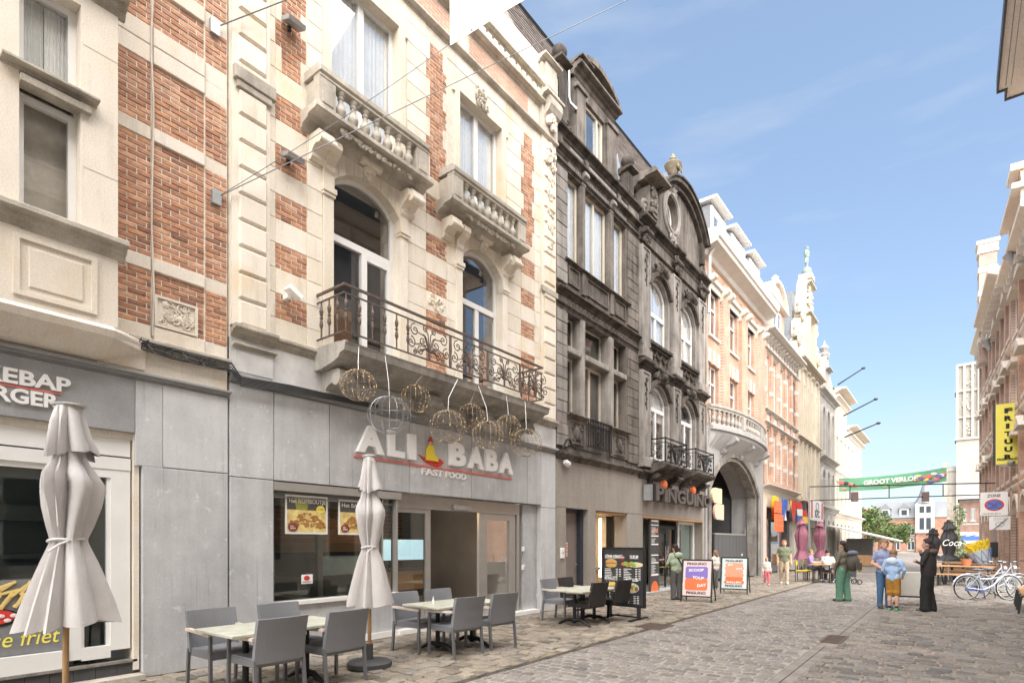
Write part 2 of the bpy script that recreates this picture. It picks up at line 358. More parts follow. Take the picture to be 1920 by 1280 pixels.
# a facade is modelled in street coordinates, its root stands at the origin of the street so that parts need no offset
def fix_root(root, loc):
    """move the Empty to the thing's base and shift every part back"""
    d = Vector(loc); root.location = d
    for ch in root.children: ch.location = Vector(ch.location)-d
def wall(mb, y0, y1, z0, z1, pf, pb, holes=()):
    """front and back skins with rectangular openings and their reveals"""
    ys = sorted({y0, y1, *[min(max(h[i], y0), y1) for h in holes for i in (0, 1)]}); zs = sorted({z0, z1, *[min(max(h[i], z0), z1) for h in holes for i in (2, 3)]})
    xf, xb = X0+pf, X0+pb
    solid = lambda i, j: 0 <= i < len(ys)-1 and 0 <= j < len(zs)-1 and not any(h[0] < (ys[i]+ys[i+1])/2 < h[1] and h[2] < (zs[j]+zs[j+1])/2 < h[3] for h in holes)
    for i in range(len(ys)-1):
        for j in range(len(zs)-1):
            if not solid(i, j): continue
            a, b, c, d = ys[i], ys[i+1], zs[j], zs[j+1]
            mb.add([(xf,a,c),(xf,b,c),(xf,b,d),(xf,a,d)], [(0,1,2,3)]); mb.add([(xb,a,c),(xb,b,c),(xb,b,d),(xb,a,d)], [(3,2,1,0)])
            if not solid(i-1, j): mb.add([(xf,a,c),(xf,a,d),(xb,a,d),(xb,a,c)], [(0,1,2,3)])
            if not solid(i+1, j): mb.add([(xf,b,c),(xb,b,c),(xb,b,d),(xf,b,d)], [(0,1,2,3)])
            if not solid(i, j-1): mb.add([(xf,a,c),(xb,a,c),(xb,b,c),(xf,b,c)], [(0,1,2,3)])
            if not solid(i, j+1): mb.add([(xf,a,d),(xf,b,d),(xb,b,d),(xb,a,d)], [(0,1,2,3)])
    return mb
def arcpts(y0, y1, zs, zc, n=12):
    """points of a segmental or round arch from (y0,zs) over the crown zc to (y1,zs)"""
    c = (y0+y1)/2; a = (y1-y0)/2; r = zc-zs
    if r >= a*.98: return [(c-a*math.cos(math.pi*i/n), zs+r*math.sin(math.pi*i/n)) for i in range(n+1)]
    Rr = (a*a+r*r)/(2*r); g = math.asin(a/Rr)
    return [(c+Rr*math.sin(-g+2*g*i/n), zc-Rr+Rr*math.cos(-g+2*g*i/n)) for i in range(n+1)]
def spandrel(mb, y0, y1, zs, zc, pf, pb, n=12):
    """fills the corners of a rectangular hole (top at zc) above an arch"""
    pts = arcpts(y0, y1, zs, zc, n)
    for (a, za), (b, zb) in zip(pts[:-1], pts[1:]):
        mb.prism([(a, za), (b, zb), (b, zc+.002), (a, zc+.002)], lambda y, z: (X0+pb, y, z), lambda y, z: (X0+pf, y, z))
    return mb
def archband(mb, y0, y1, zs, zc, t, p0, p1, n=12, foot=None):
    """arched moulding of width t outside the opening"""
    a = arcpts(y0, y1, zs, zc, n); b = arcpts(y0-t, y1+t, zs, zc+t, n)
    for i in range(n): mb.prism([a[i], a[i+1], b[i+1], b[i]], lambda y, z: (X0+p0, y, z), lambda y, z: (X0+p1, y, z))
    if foot is not None:
        mb.fb(y0-t, y0, foot, zs, p0, p1); mb.fb(y1, y1+t, foot, zs, p0, p1)
    return mb
def window(root, y0, y1, z0, z1, p=-.14, fm=None, fw=.06, mull=(), trans=(), arch=None, curt=None, gm=None, depth=.5, d=.05, name='window', pane_label=None, back=True, curt_gap=(0, 1)):
    """framed window set in a reveal: frame > panes; a curtain and the dark room stand behind the glass"""
    fm = fm or white; gm = gm or glass
    m = MB(); zs = arch if arch else z1
    m.fb(y0, y0+fw, z0, zs, p-d, p); m.fb(y1-fw, y1, z0, zs, p-d, p); m.fb(y0+fw, y1-fw, z0, z0+fw, p-d, p)
    if arch:
        o = arcpts(y0, y1, arch, z1); i = arcpts(y0+fw, y1-fw, arch, z1-fw)
        for k in range(12): m.prism([i[k], i[k+1], o[k+1], o[k]], lambda y, z: (X0+p-d, y, z), lambda y, z: (X0+p, y, z))
    else: m.fb(y0+fw, y1-fw, z1-fw, z1, p-d, p)
    for t in trans: m.fb(y0+fw, y1-fw, t[0], t[1], p-d, p+.02)
    for q in mull: m.fb(q[0], q[1], q[2] if len(q) > 2 else z0+fw, q[3] if len(q) > 3 else (z1-fw), p-d, p+.01)
    f = obj(name, m, fm, root)
    g = MB(); g.fb(y0+fw*.5, y1-fw*.5, z0+fw*.5, (z1-fw*.5 if not arch else arch), p-d*.6, p-d*.6+.006)
    if arch: g.poly_x(arcpts(y0+fw*.5, y1-fw*.5, arch+.001, z1-fw*.5), p-d*.6, p-d*.6+.006)
    obj('pane', g, gm, f)
    if curt is not None:
        c = MB(); n = 26; ya, yb = y0+.02, y1-.02; zt = z1-.01; zb = z0+(z1-z0)*curt
        for (fa, fb_) in ((0, .5-curt_gap[0]/2), (.5+curt_gap[0]/2, 1)):
            if fb_-fa < .01: continue
            A_, B_ = ya+(yb-ya)*fa, ya+(yb-ya)*fb_
            vs = []; 
            for k in range(n+1): y = A_+(B_-A_)*k/n; x = X0+p-.085+.014*math.sin(k*1.9)+.008*math.sin(k*4.3); vs += [(x, y, zb), (x, y, zt)]
            c.add(vs, [(2*k, 2*k+2, 2*k+3, 2*k+1) for k in range(n)])
        obj('curtain', c, curtain, f, True)
    if back:
        r = MB(); e = .03; xa, xb = X0+p-d-.01, X0+p-d-depth
        r.add([(xa,y0-e,z0-e),(xa,y1+e,z0-e),(xa,y1+e,z1+e),(xa,y0-e,z1+e),(xb,y0-e,z0-e),(xb,y1+e,z0-e),(xb,y1+e,z1+e),(xb,y0-e,z1+e)], [(4,5,6,7),(0,1,5,4),(1,2,6,5),(2,3,7,6),(3,0,4,7)])
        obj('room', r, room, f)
    return f
_tx = {}
def text(name, body, O, Rv, U, w, h, depth, mat, parent=None, fat=0, slant=0, bev=0, align=0, spacing=1.0):
    """solid lettering: lower left corner O, reading direction Rv, up U, fitted into w x h"""
    key = (body, fat, bev, spacing)
    if key not in _tx:
        cu = bpy.data.curves.new('t', 'FONT'); cu.body = body; cu.size = 1; cu.resolution_u = 3; cu.fill_mode = 'BOTH' if False else cu.fill_mode
        cu.extrude = .5; cu.offset = fat; cu.space_character = spacing; cu.space_line = .8
        o = bpy.data.objects.new('t', cu); C.objects.link(o); bpy.context.view_layer.update()
        me = bpy.data.meshes.new_from_object(o.evaluated_get(bpy.context.evaluated_depsgraph_get()))
        V = np.array([v.co[:] for v in me.vertices]); F = [tuple(p.vertices) for p in me.polygons]
        bpy.data.objects.remove(o); bpy.data.curves.remove(cu); bpy.data.meshes.remove(me); _tx[key] = (V, F)
    V, F = _tx[key]; V = V.copy(); lo, hi = V.min(0), V.max(0)
    V[:, 0] = (V[:, 0]-lo[0])/(hi[0]-lo[0])*w; V[:, 1] = (V[:, 1]-lo[1])/(hi[1]-lo[1])*h; V[:, 2] = (V[:, 2]+.5)*depth
    V[:, 0] += slant*V[:, 1]
    Rv = Vector(Rv).normalized(); U = Vector(U).normalized(); Nn = Rv.cross(U); O = Vector(O)
    mb = MB(); mb.v = [tuple(O+Rv*float(a)+U*float(b)+Nn*float(c)) for a, b, c in V]; mb.f = list(F)
    return obj(name, mb, mat, parent)
def ftext(name, body, y, z, w, h, p, depth, mat, parent, **k):
    return text(name, body, (X0+p, y, z), (0, 1, 0), (0, 0, 1), w, h, depth, mat, parent, **k)
def ashlar(root, y0, y1, z0, z1, ch, bl, p0, p1, mat, name='stone_block', off=0, gap=.006, skip=None, b=.008, jit=0):
    """courses of separate stone blocks"""
    nz = max(1, round((z1-z0)/ch)); h = (z1-z0)/nz; k = 0
    for j in range(nz):
        n = max(1, round((y1-y0)/bl)); l = (y1-y0)/n; edges = [y0+l*i for i in range(n+1)]
        if n > 1 and (j+off) % 2: edges = [y0]+[y0+l*(i+.5) for i in range(n)]+[y1]
        for a, c in zip(edges[:-1], edges[1:]):
            za, zb = z0+h*j, z0+h*(j+1)
            if skip and skip(a, c, za, zb): continue
            q = random.uniform(-jit, jit)
            obj(name, MB().bev(a+gap/2, c-gap/2, za+gap/2, zb-gap/2, p0, p1+q, b), mat, root)
_bm = {}
def brickmesh(l, h, d=.05):
    k = (round(l, 3), round(h, 3))
    if k not in _bm:
        m = MB(); b = .006; m.add([(0,0,0),(0,l,0),(0,l,h),(0,0,h),(d-b,0,0),(d-b,l,0),(d-b,l,h),(d-b,0,h),(d,b,b),(d,l-b,b),(d,l-b,h-b),(d,b,h-b)],
                     [(0,1,5,4),(1,2,6,5),(2,3,7,6),(3,0,4,7),(4,5,9,8),(5,6,10,9),(6,7,11,10),(7,4,8,11),(8,9,10,11)])
        _bm[k] = mesh('brick', m, brickA)
    return _bm[k]
def bricks(rects, ch=.066, bl=.205, j=.012, p0=-.04):
    """running bond inside the rectangles: list of (y, z, length, height, p)"""
    out = []
    for (y0, y1, z0, z1) in rects:
        n = max(1, round((z1-z0)/ch)); h = (z1-z0)/n
        for k in range(n):
            z = z0+h*k; y = y0-(0 if k % 2 else bl*.5); e = []
            while y < y1-.01:
                a, b = max(y, y0), min(y+bl, y1); y += bl
                if b-a < .045: continue
                out.append((a+j/2, z+j/2, b-a-j, h-j, p0+random.uniform(-.004, .004)))
    return out
def lay_bricks(root, bl, limit=300, key=None):
    bl.sort(key=key) if key else random.shuffle(bl)
    for (y, z, l, h, p) in bl[:limit]:
        obj('brick', brickmesh(l, h), None, root, loc=(X0+p, y, z))
    rest = bl[limit:]
    if rest:
        m = MB(); rr = []
        for (y, z, l, h, p) in rest:
            q = brickmesh(l, h); v = [(X0+p+c.co[0], y+c.co[1], z+c.co[2]) for c in q.vertices]; f = [tuple(pp.vertices) for pp in q.polygons]; m.add(v, f); rr += [random.random()]*len(f)
        o = obj('bricks', m, brickJ, root, kind='stuff'); at = o.data.attributes.new('rnd', 'FLOAT', 'FACE'); at.data.foreach_set('value', rr)
def baluster_mesh(h, r, mat, name='baluster', n=10):
    pr = [(r*.8,0),(r*.8,h*.07),(r*.5,h*.1),(r*.55,h*.16),(r*.95,h*.26),(r,h*.36),(r*.8,h*.46),(r*.45,h*.58),(r*.42,h*.72),(r*.6,h*.76),(r*.6,h*.8),(r*.5,h*.83),(r*.82,h*.92),(r*.82,h)]
    return mesh(name, MB().lathe(pr, 0, 0, n), mat, True)
def console(mb, y0, y1, z0, z1, p):
    """scrolled bracket"""
    h = z1-z0; pr = [(0, z0), (.18*p, z0-.0), (.3*p, z0+.12*h), (.28*p, z0+.3*h), (.45*p, z0+.45*h), (.8*p, z0+.55*h), (p, z0+.72*h), (p, z0+.9*h), (.9*p, z1), (0, z1)]
    mb.prof_y(pr, y0, y1)
    mb.xf(Matrix.Identity(4)); return mb
def roll(mb, y0, y1, z, p, r, n=10):
    return mb.prism([(r*math.cos(2*math.pi*i/n), r*math.sin(2*math.pi*i/n)) for i in range(n)], lambda a, b: (X0+p+a, y0, z+b), lambda a, b: (X0+p+a, y1, z+b))
def relief(mb, y0, y1, z0, z1, p, n, r, seed=0, th=.03):
    """carved ornament: scattered overlapping lobes and curls"""
    rr = random.Random(seed)
    for _ in range(n):
        y, z = rr.uniform(y0, y1), rr.uniform(z0, z1)
        if rr.random() < .5: mb.ball((X0+p, y, z), r*rr.uniform(.5, 1), 6, 4, (th/r, 1, rr.uniform(.6, 1.5)))
        else: mb.scroll(y, z, r*rr.uniform(.8, 1.4), p+th*.4, 1.3, rr.choice((-1, 1)), rr.uniform(0, 6), th*.4, 12)
    return mb
# ------------------------------------------------------------------ ground
def ground():
    gm = NT('far_setts'); v = gm.n('ShaderNodeTexVoronoi', feature='DISTANCE_TO_EDGE'); v.inputs['Scale'].default_value = 6.5
    tc = gm.n('ShaderNodeTexCoord'); gm.l(tc.outputs['Object'], v.inputs['Vector'])
    c = gm.mix(1.0, gm.ramp(v.outputs['Distance'], (.11, .095, .08), (.235, .205, .18), .02, .09), gm.ramp(gm.noise(1.0, 6), (.8,)*3, (1.2,)*3), 'MULTIPLY'); gm.bump(v.outputs['Distance'], .3, .02)
    gm = gm.set(c, .65)
    g = MB(); g.add([(-900,-300,-.06),(900,-300,-.06),(900,1500,-.06),(-900,1500,-.06)], [(0,1,2,3)])
    obj('ground', g, gm, kind='structure')
    sand = plain('joint_sand', (.34, .305, .265), .95, 0, .14, 5, .5); dirt = plain('dark_joint_sand', (.30, .25, .20), .95, 0, .3, 3, .5)
    moss = stone('mossy_joint_sand', (.36, .30, .22), (.12, .10, .05), (.36, .6), .1, 3, .95, .5, 0)
    # zones: name, x0, x1, row pitch, stone length, jitter, bed, colours
    Z = [('pavement', -7.72, -4.62, .205, .235, .024, moss, [(.14,.122,.104), (.285,.238,.195), (.245,.22,.19), (.335,.285,.23), (.185,.172,.158)], 'worn tan setts of the left pavement with sandy mossy joints'),
         ('road', -4.47, -1.74, .165, .20, .009, sand, [(.155,.14,.127), (.245,.219,.20), (.205,.192,.183), (.27,.238,.214), (.14,.133,.13)], 'even brown grey setts down the middle of the street'),
         ('side_road', -1.47, 2.12, .175, .225, .014, dirt, [(.14,.127,.114), (.245,.215,.19), (.197,.184,.175), (.27,.236,.204), (.12,.116,.112)], 'darker uneven setts on the right side of the street')]
    for zi, (nm, x0, x1, ry, ll, jit, bed, cols, lab) in enumerate(Z):
        root = MB(); root.box(x0-.005, x1+.005, 1.0, 36, -.05, (-.012, -.0055, -.010)[zi])
        root = obj(nm, root, bed, kind='structure', label=lab)
        vs = []
        for k in range(8):                       # eight worn stone shapes of unit size
            c = .16; P = np.array([(-.5+c,-.5),(.5-c,-.5),(.5,-.5+c),(.5,.5-c),(.5-c,.5),(-.5+c,.5),(-.5,.5-c),(-.5,-.5+c)]) * .94
            P = P*(1+rng.uniform(-.05, .03, (8, 1)))+rng.uniform(-.018, .018, (8, 2))
            T = P*.84; zt = rng.uniform(-.004, .004, 8); cx = np.array([[rng.uniform(-.1, .1), rng.uniform(-.1, .1), 0.005+rng.uniform(0, .003)]])
            V = np.vstack([np.c_[P, np.full(8, -.05)], np.c_[P, np.full(8, -.007)], np.c_[T, zt+.003], cx])
            F = [(i, (i+1) % 8, 8+(i+1) % 8, 8+i) for i in range(8)]+[(8+i, 8+(i+1) % 8, 16+(i+1) % 8, 16+i) for i in range(8)]+[(16+i, 16+(i+1) % 8, 24) for i in range(8)]
            vs.append((V, F))
        st = []
        ny = int(33.5/ry)
        for j in range(ny):
            y = 1.6+j*ry; x = x0+(ll*.5*(j % 2) if zi else rng.uniform(0, ll))-ll*.5
            while x < x1-.04:
                l = ll*(rng.uniform(.78, 1.22) if zi != 1 else rng.uniform(.9, 1.1)); a, b = max(x, x0), min(x+l, x1); x += l
                if b-a < .08: continue
                wob = .03*math.sin(a*3.1+j*.4) if zi else .05*math.sin(a*2.3+j*.9)
                px, py = (a+b)/2+rng.uniform(-jit, jit), y+wob+rng.uniform(-jit, jit)
                d = -px*math.sin(A)+py*math.cos(A); u = px*math.cos(A)+py*math.sin(A)
                if d < 4.5 or abs(u/d) > 1.0: continue
                if (GR1[0] < px < GR1[1] and GR1[2] < py < GR1[3]): continue
                st.append((d if d > 6.35 else d+40, px, py, (b-a)*.965, ry*.945*rng.uniform(.93, 1.03), rng.uniform(-.06, .06)*(2 if zi == 0 else 1), rng.integers(8), rng.uniform(-.006, .006)*(1.6 if zi != 1 else .8)))
        st.sort(key=lambda q: q[0])
        mo, mj = cobble(nm+'_sett', cols, False), cobble(nm+'_setts', cols, True)
        ms = []
        for V, F in vs:
            me = bpy.data.meshes.new('sett'); me.from_pydata(V.tolist(), [], F); me.materials.append(mo); ms.append(me)
        for (d, px, py, a, b, rz, k, dz) in st[:300]:
            o = bpy.data.objects.new('sett', ms[k]); C.objects.link(o); o.parent = root; o.location = (px, py, dz); o.rotation_euler = (rng.uniform(-.02, .02), rng.uniform(-.02, .02), rz); o.scale = (a, b, 1)
        VV, FF, RR = [], [], []; off = 0
        for (d, px, py, a, b, rz, k, dz) in st[300:]:
            V, F = vs[k]; V = V*np.array([a, b, 1]); cs, sn = math.cos(rz), math.sin(rz)
            V = np.c_[V[:, 0]*cs-V[:, 1]*sn+px, V[:, 0]*sn+V[:, 1]*cs+py, V[:, 2]+dz+V[:, 0]*rng.uniform(-.02, .02)]
            VV.append(V); FF += [tuple(i+off for i in f) for f in F]; off += len(V); RR += [rng.random()]*len(F)
        me = bpy.data.meshes.new('setts'); me.from_pydata(np.vstack(VV).tolist(), [], FF); me.materials.append(mj)
        at = me.attributes.new('rnd', 'FLOAT', 'FACE'); at.data.foreach_set('value', np.array(RR, dtype=np.float32))
        obj('setts', me, None, root, kind='stuff')
    # gutters: bed with long flat channel stones
    for nm, xa, xb, lab, cm in (('road_gutter', -4.62, -4.47, 'sunken dark gutter between the left pavement and the road', pdark), ('road_gutter', -1.74, -1.47, 'line of long flat bluestone slabs along the right of the road', plain('channel_bluestone', (.25, .225, .205), .75, 0, .25, 3, .3, .2))):
        g = MB(); g.box(xa-.02, xb+.02, 1.0, 36, -.055, -.02); g = obj(nm, g, dirt, kind='structure', label=lab); y = 2.0
        while y < 35:
            l = random.uniform(.35, .6)
            for q in ((xa, (xa+xb)/2), ((xa+xb)/2, xb)) if xb-xa > .2 else ((xa, xb),):
                if not (10.4 < y+l/2 < 11.5 and xa < -1.5 and xb > -1.6): 
                    obj('channel_stone', MB().box(q[0]+.008, q[1]-.008, y+.008, y+l-.008, -.05, -.008 if xb-xa > .2 else -.016), cm, g)
            y += l
def grate(x0, x1, y0, y1, label):
    t = thing('drain_grate', label, 'drain grate', ((x0+x1)/2, (y0+y1)/2, 0)); cx, cy = (x0+x1)/2, (y0+y1)/2
    m = MB(); a, b = (x1-x0)/2, (y1-y0)/2
    m.box(-a, a, -b, -b+.04, -.045, .004); m.box(-a, a, b-.04, b, -.045, .004); m.box(-a, -a+.04, -b+.04, b-.04, -.045, .004); m.box(a-.04, a, -b+.04, b-.04, -.045, .004)
    obj('rim', m, rust, t); n = 11
    for k in range(n):
        y = -b+.04+(2*b-.08)*(k+.5)/n; obj('bar', MB().box(-a+.04, a-.04, y-.014, y+.014, -.045, .001), rust, t)
GR1 = (-4.9, -4.3, 10.1, 10.95)
ground()
grate(-4.88, -4.32, 10.13, 10.92, 'rusty drain grate in the left gutter near the menu board')
grate(-1.76, -1.44, 10.55, 11.4, 'rusty square drain grate in the slab line on the right of the road')
# ------------------------------------------------------------------ snack bar at the far left: brick, stone bay window, granite shop front
def snackbar():
    b = thing('brick_house', 'brick house with stone bay window above the grey KEBAP BURGER snack bar', 'house')
    Y1 = 3.78
    w_ = MB(); wall(w_, -1.5, Y1, 3.55, 13, .002, -.4, []); obj('wall', w_, mortar, b)
    # stone bands and bricks between them
    rects = []; bands = [(4.02, 4.22), (4.88, 5.05), (6.45, 6.62), (7.38, 7.6), (7.6, 7.83), (8.3, 8.5)]
    zones = [(4.22, 4.88), (5.05, 6.45), (6.62, 7.38), (7.83, 8.3), (8.5, 9.6)]
    for y0, y1, pp in ((2.40, 2.86, 0), (2.875, 3.48, .02), (3.49, 3.775, -.015)):
        for z0, z1 in bands: obj('stone_band', MB().bev(y0+.003, y1-.003, z0+.004, z1-.004, -.05, .018+pp, .008), kstone, b)
        for z0, z1 in zones:
            if y0 == 2.875 and z0 == 4.22:
                rects += [(2.875, 3.48, 4.62, 4.88), (3.40, 3.48, 4.22, 4.62)]
            else: rects.append((y0, y1, z0, z1))
    lay_bricks(b, bricks(rects), 300, key=lambda q: q[1])
    # carved plaque
    pl = MB(); pl.fb(2.885, 3.385, 4.23, 4.61, -.03, .02); pl.fb(2.885, 3.385, 4.23, 4.26, .02, .045); pl.fb(2.885, 3.385, 4.58, 4.61, .02, .045); pl.fb(2.885, 2.915, 4.26, 4.58, .02, .045); pl.fb(3.355, 3.385, 4.26, 4.58, .02, .045)
    pl = obj('carved_plaque', pl, kstone, b)
    obj('carving', relief(MB(), 2.95, 3.33, 4.3, 4.54, .02, 34, .05, 3, .025), kstone, pl, True)
    # bay window
    P = .35
    bay = MB(); bay.fb(-1.2, 1.55, 4.72, 13, -.02, P); bay.fb(2.06, 2.40, 4.72, 13, -.02, P); bay.fb(1.55, 2.06, 7.3, 13, -.02, P)
    bay.fb(-1.2, 2.40, 3.98, 4.72, -.02, P)
    bay = obj('bay_window', bay, kstone, b)
    m = MB(); m.corn(-1.25, 2.47, 4.72, 4.93, P+.13, P-.02); m.fb(1.55, 2.14, 6.17, 6.24, P-.1, P+.06); m.corn(1.4, 2.2, 6.24, 6.34, P+.12, P-.1); m.corn(-1.25, 2.47, 7.42, 7.62, P+.16, P-.02); obj('sill_cornice', m, creamd, bay)
    m = MB()
    for a in (1.5, 2.15):
        m.fb(a, a+.05, 4.06, 4.66, P, P+.025)
    m.fb(1.55, 2.15, 4.06, 4.10, P, P+.025); m.fb(1.55, 2.15, 4.62, 4.66, P, P+.025); m.bev(1.62, 2.08, 4.16, 4.56, P, P+.015); obj('panel_moulding', m, kstone, bay)
    for z in (5.6, 6.9, 8.2): obj('joint', MB().fb(2.08, 2.402, z, z+.008, P-.01, P+.002), creamd, bay)
    window(b, 1.55, 2.06, 4.95, 6.17, P-.16, white, .07, curt=None, d=.06)
    window(b, 1.55, 2.06, 6.34, 7.3, P-.16, white, .07, curt=.0, d=.06)
    # corbelled foot of the bay
    m = MB(); m.prof_y([(0, 3.66), (.05, 3.66), (P+.02, 3.86), (P+.05, 3.93), (P, 3.98), (0, 3.98)], -1.25, 2.36)
    m.prism([(0, 3.66), (.05, 3.66), (P+.02, 3.86), (P+.05, 3.93), (P, 3.98), (0, 3.98)], lambda p, z: (X0+p, 2.36, z), lambda p, z: (X0+min(p, .07), 2.78, z)); obj('corbel', m, kstone, b)
    m = MB(); m.corn(2.6, Y1, 3.88, 4.03, .12, -.02); obj('cornice', m, creamd, b)
    m = MB(); m.fb(2.3, Y1-.02, 3.6, 3.9, -.03, .03); obj('frieze', m, kstone, b)
    # granite shop front
    m = MB(); m.corn(-1.5, Y1+.02, 3.52, 3.62, .1, -.02); obj('ledge', m, granited, b)
    obj('granite_panel', MB().bev(-1.5, 2.68, 2.9, 3.53, -.2, .03, .006), granited, b); obj('granite_panel', MB().bev(2.685, 2.98, 2.52, 3.53, -.2, .03, .006), granite, b)
    obj('granite_panel', MB().bev(2.985, 3.775, 2.53, 3.53, -.2, .03, .006), granite2, b); obj('granite_panel', MB().bev(2.76, 3.775, 0.0, 2.52, -.2, .03, .006), granite, b)
    m = MB(); m.fb(2.68, 2.74, .1, 2.9, -.3, -.02); m.fb(-1.5, 2.68, 2.82, 2.9, -.3, -.04); obj('stone_reveal', m, kstone, b)
    fr = MB(); fr.fb(-1.5, 2.66, 2.62, 2.82, -.16, -.06); fr.fb(-1.5, 2.66, 2.46, 2.60, -.12, -.05); fr.fb(2.46, 2.66, .36, 2.46, -.16, -.06); fr.fb(2.06, 2.18, .3, 2.46, -.17, -.06); fr.fb(2.18, 2.46, .28, .42, -.16, -.06); fr.fb(2.18, 2.46, 2.36, 2.46, -.16, -.06); fr.fb(-1.5, 2.06, .22, .42, -.17, -.05)
    fr.fb(2.18, 2.21, .42, 2.36, -.15, -.08); fr.fb(2.43, 2.46, .42, 2.36, -.15, -.08); fr.fb(-1.5, 2.06, 2.40, 2.46, -.15, -.08)
    fr = obj('shop_window', fr, white, b)
    obj('pane', MB().fb(-1.5, 2.06, .42, 2.46, -.13, -.124), glassr, fr); obj('pane', MB().fb(2.18, 2.46, .42, 2.36, -.13, -.124), glassr, fr)
    rm = MB(); rm.add([(X0-.2,-1.5,0),(X0-.2,2.7,0),(X0-2.5,2.7,0),(X0-2.5,-1.5,0),(X0-.2,-1.5,2.8),(X0-.2,2.7,2.8),(X0-2.5,2.7,2.8),(X0-2.5,-1.5,2.8)], [(0,1,2,3),(4,7,6,5),(3,2,6,7),(1,5,6,2),(0,3,7,4)]); obj('interior', rm, plain('snack_room', (.5, .5, .5), .8, 0, .2, 1), b)
    ct = MB(); ct.box(X0-1.5, X0-.8, -1.5, 2.3, 0, 1.15); ct.box(X0-1.55, X0-.75, -1.5, 2.3, 1.15, 1.2); ct.box(X0-2.45, X0-2.2, .2, 2.4, .9, 1.0); ct.box(X0-2.45, X0-2.15, .2, 2.4, 1.4, 1.46); ct.box(X0-2.45, X0-2.15, .2, 2.4, 1.9, 2.1); obj('counter', ct, zinc, b)
    # chips picture and chalk lettering along the foot of the window
    po = MB(); po.fb(-1.0, 2.02, .43, 1.22, -.118, -.114); po = tag(obj('window_sticker', po, plain('chalk_grey', (.2, .2, .205), .7, 0, .08, 20)), 'chalk grey window sticker with chips and a red sauce bowl behind the large umbrella', 'window sticker')
    m = MB(); 
    for k in range(34):
        y = random.uniform(.9, 1.75); z = random.uniform(.98, 1.2); g = random.uniform(.2, 1.1); l = .17; mm = MB(); mm.bar((0, -l/2, 0), (0, l/2, 0), .014, .026); mm.xf(Matrix.Translation((X0-.106+k*.0004, y, z)) @ Matrix.Rotation(g, 4, 'X')); m.join(mm)
    obj('chips', m, plain('chip_yellow', (.80, .60, .22), .6, 0, .15, 6), po)
    m = MB(); m.poly_x([(1.42+.24*math.cos(q*.4), .83+.1*math.sin(q*.4)) for q in range(16)], -.113, -.108); obj('bowl', m, black, po)
    m = MB(); m.poly_x([(1.42+.2*math.cos(q*.4), .84+.08*math.sin(q*.4)) for q in range(16)], -.107, -.104); obj('sauce', m, red, po)
    m = MB()
    for k in range(7): m.ball((X0-.1, 1.3+.05*k, .83+.03*math.sin(k*2.2)), .03, 6, 4, (.2, 1.2, .7))
    obj('shrimp', m, pink, po)
    ftext('lettering', 'Verse friet', 1.12, .52, .86, .16, -.113, .004, lyellow, po, slant=.2)
    ftext('lettering', 'burger', 2.25, .93, .16, .05, -.122, .003, green, fr); ftext('lettering', 'specialiteiten', 2.25, .83, .16, .04, -.122, .003, lwhite, fr)
    ms = mesh('plinth_tile', MB().fb(0, .205, 0, .2, -.1, -.045), dgrey); y = 0.0
    while y < 2.6: obj('plinth_tile', ms, None, b, loc=(0, y, .0)); y += .21
    obj('window_sill', MB().fb(-1.5, 2.72, .2, .23, -.2, -.02), plight, b)
    obj('doorstep', MB().box(X0-.05, X0+.16, 1.9, 2.75, 0, .06), creamd, b)
    sg = ftext('sign_letters', 'KEBAP', 1.32, 3.235, .73, .155, .03, .03, lwhite, b, fat=.028)
    ftext('sign_letters', 'BURGER', 1.14, 3.04, .81, .155, .03, .03, lwhite, b, fat=.028)
    obj('sign_line', MB().fb(1.1, 1.97, 3.205, 3.222, .03, .045), redline, b)
    fix_root(b, (X0, 1.4, 0))
snackbar()
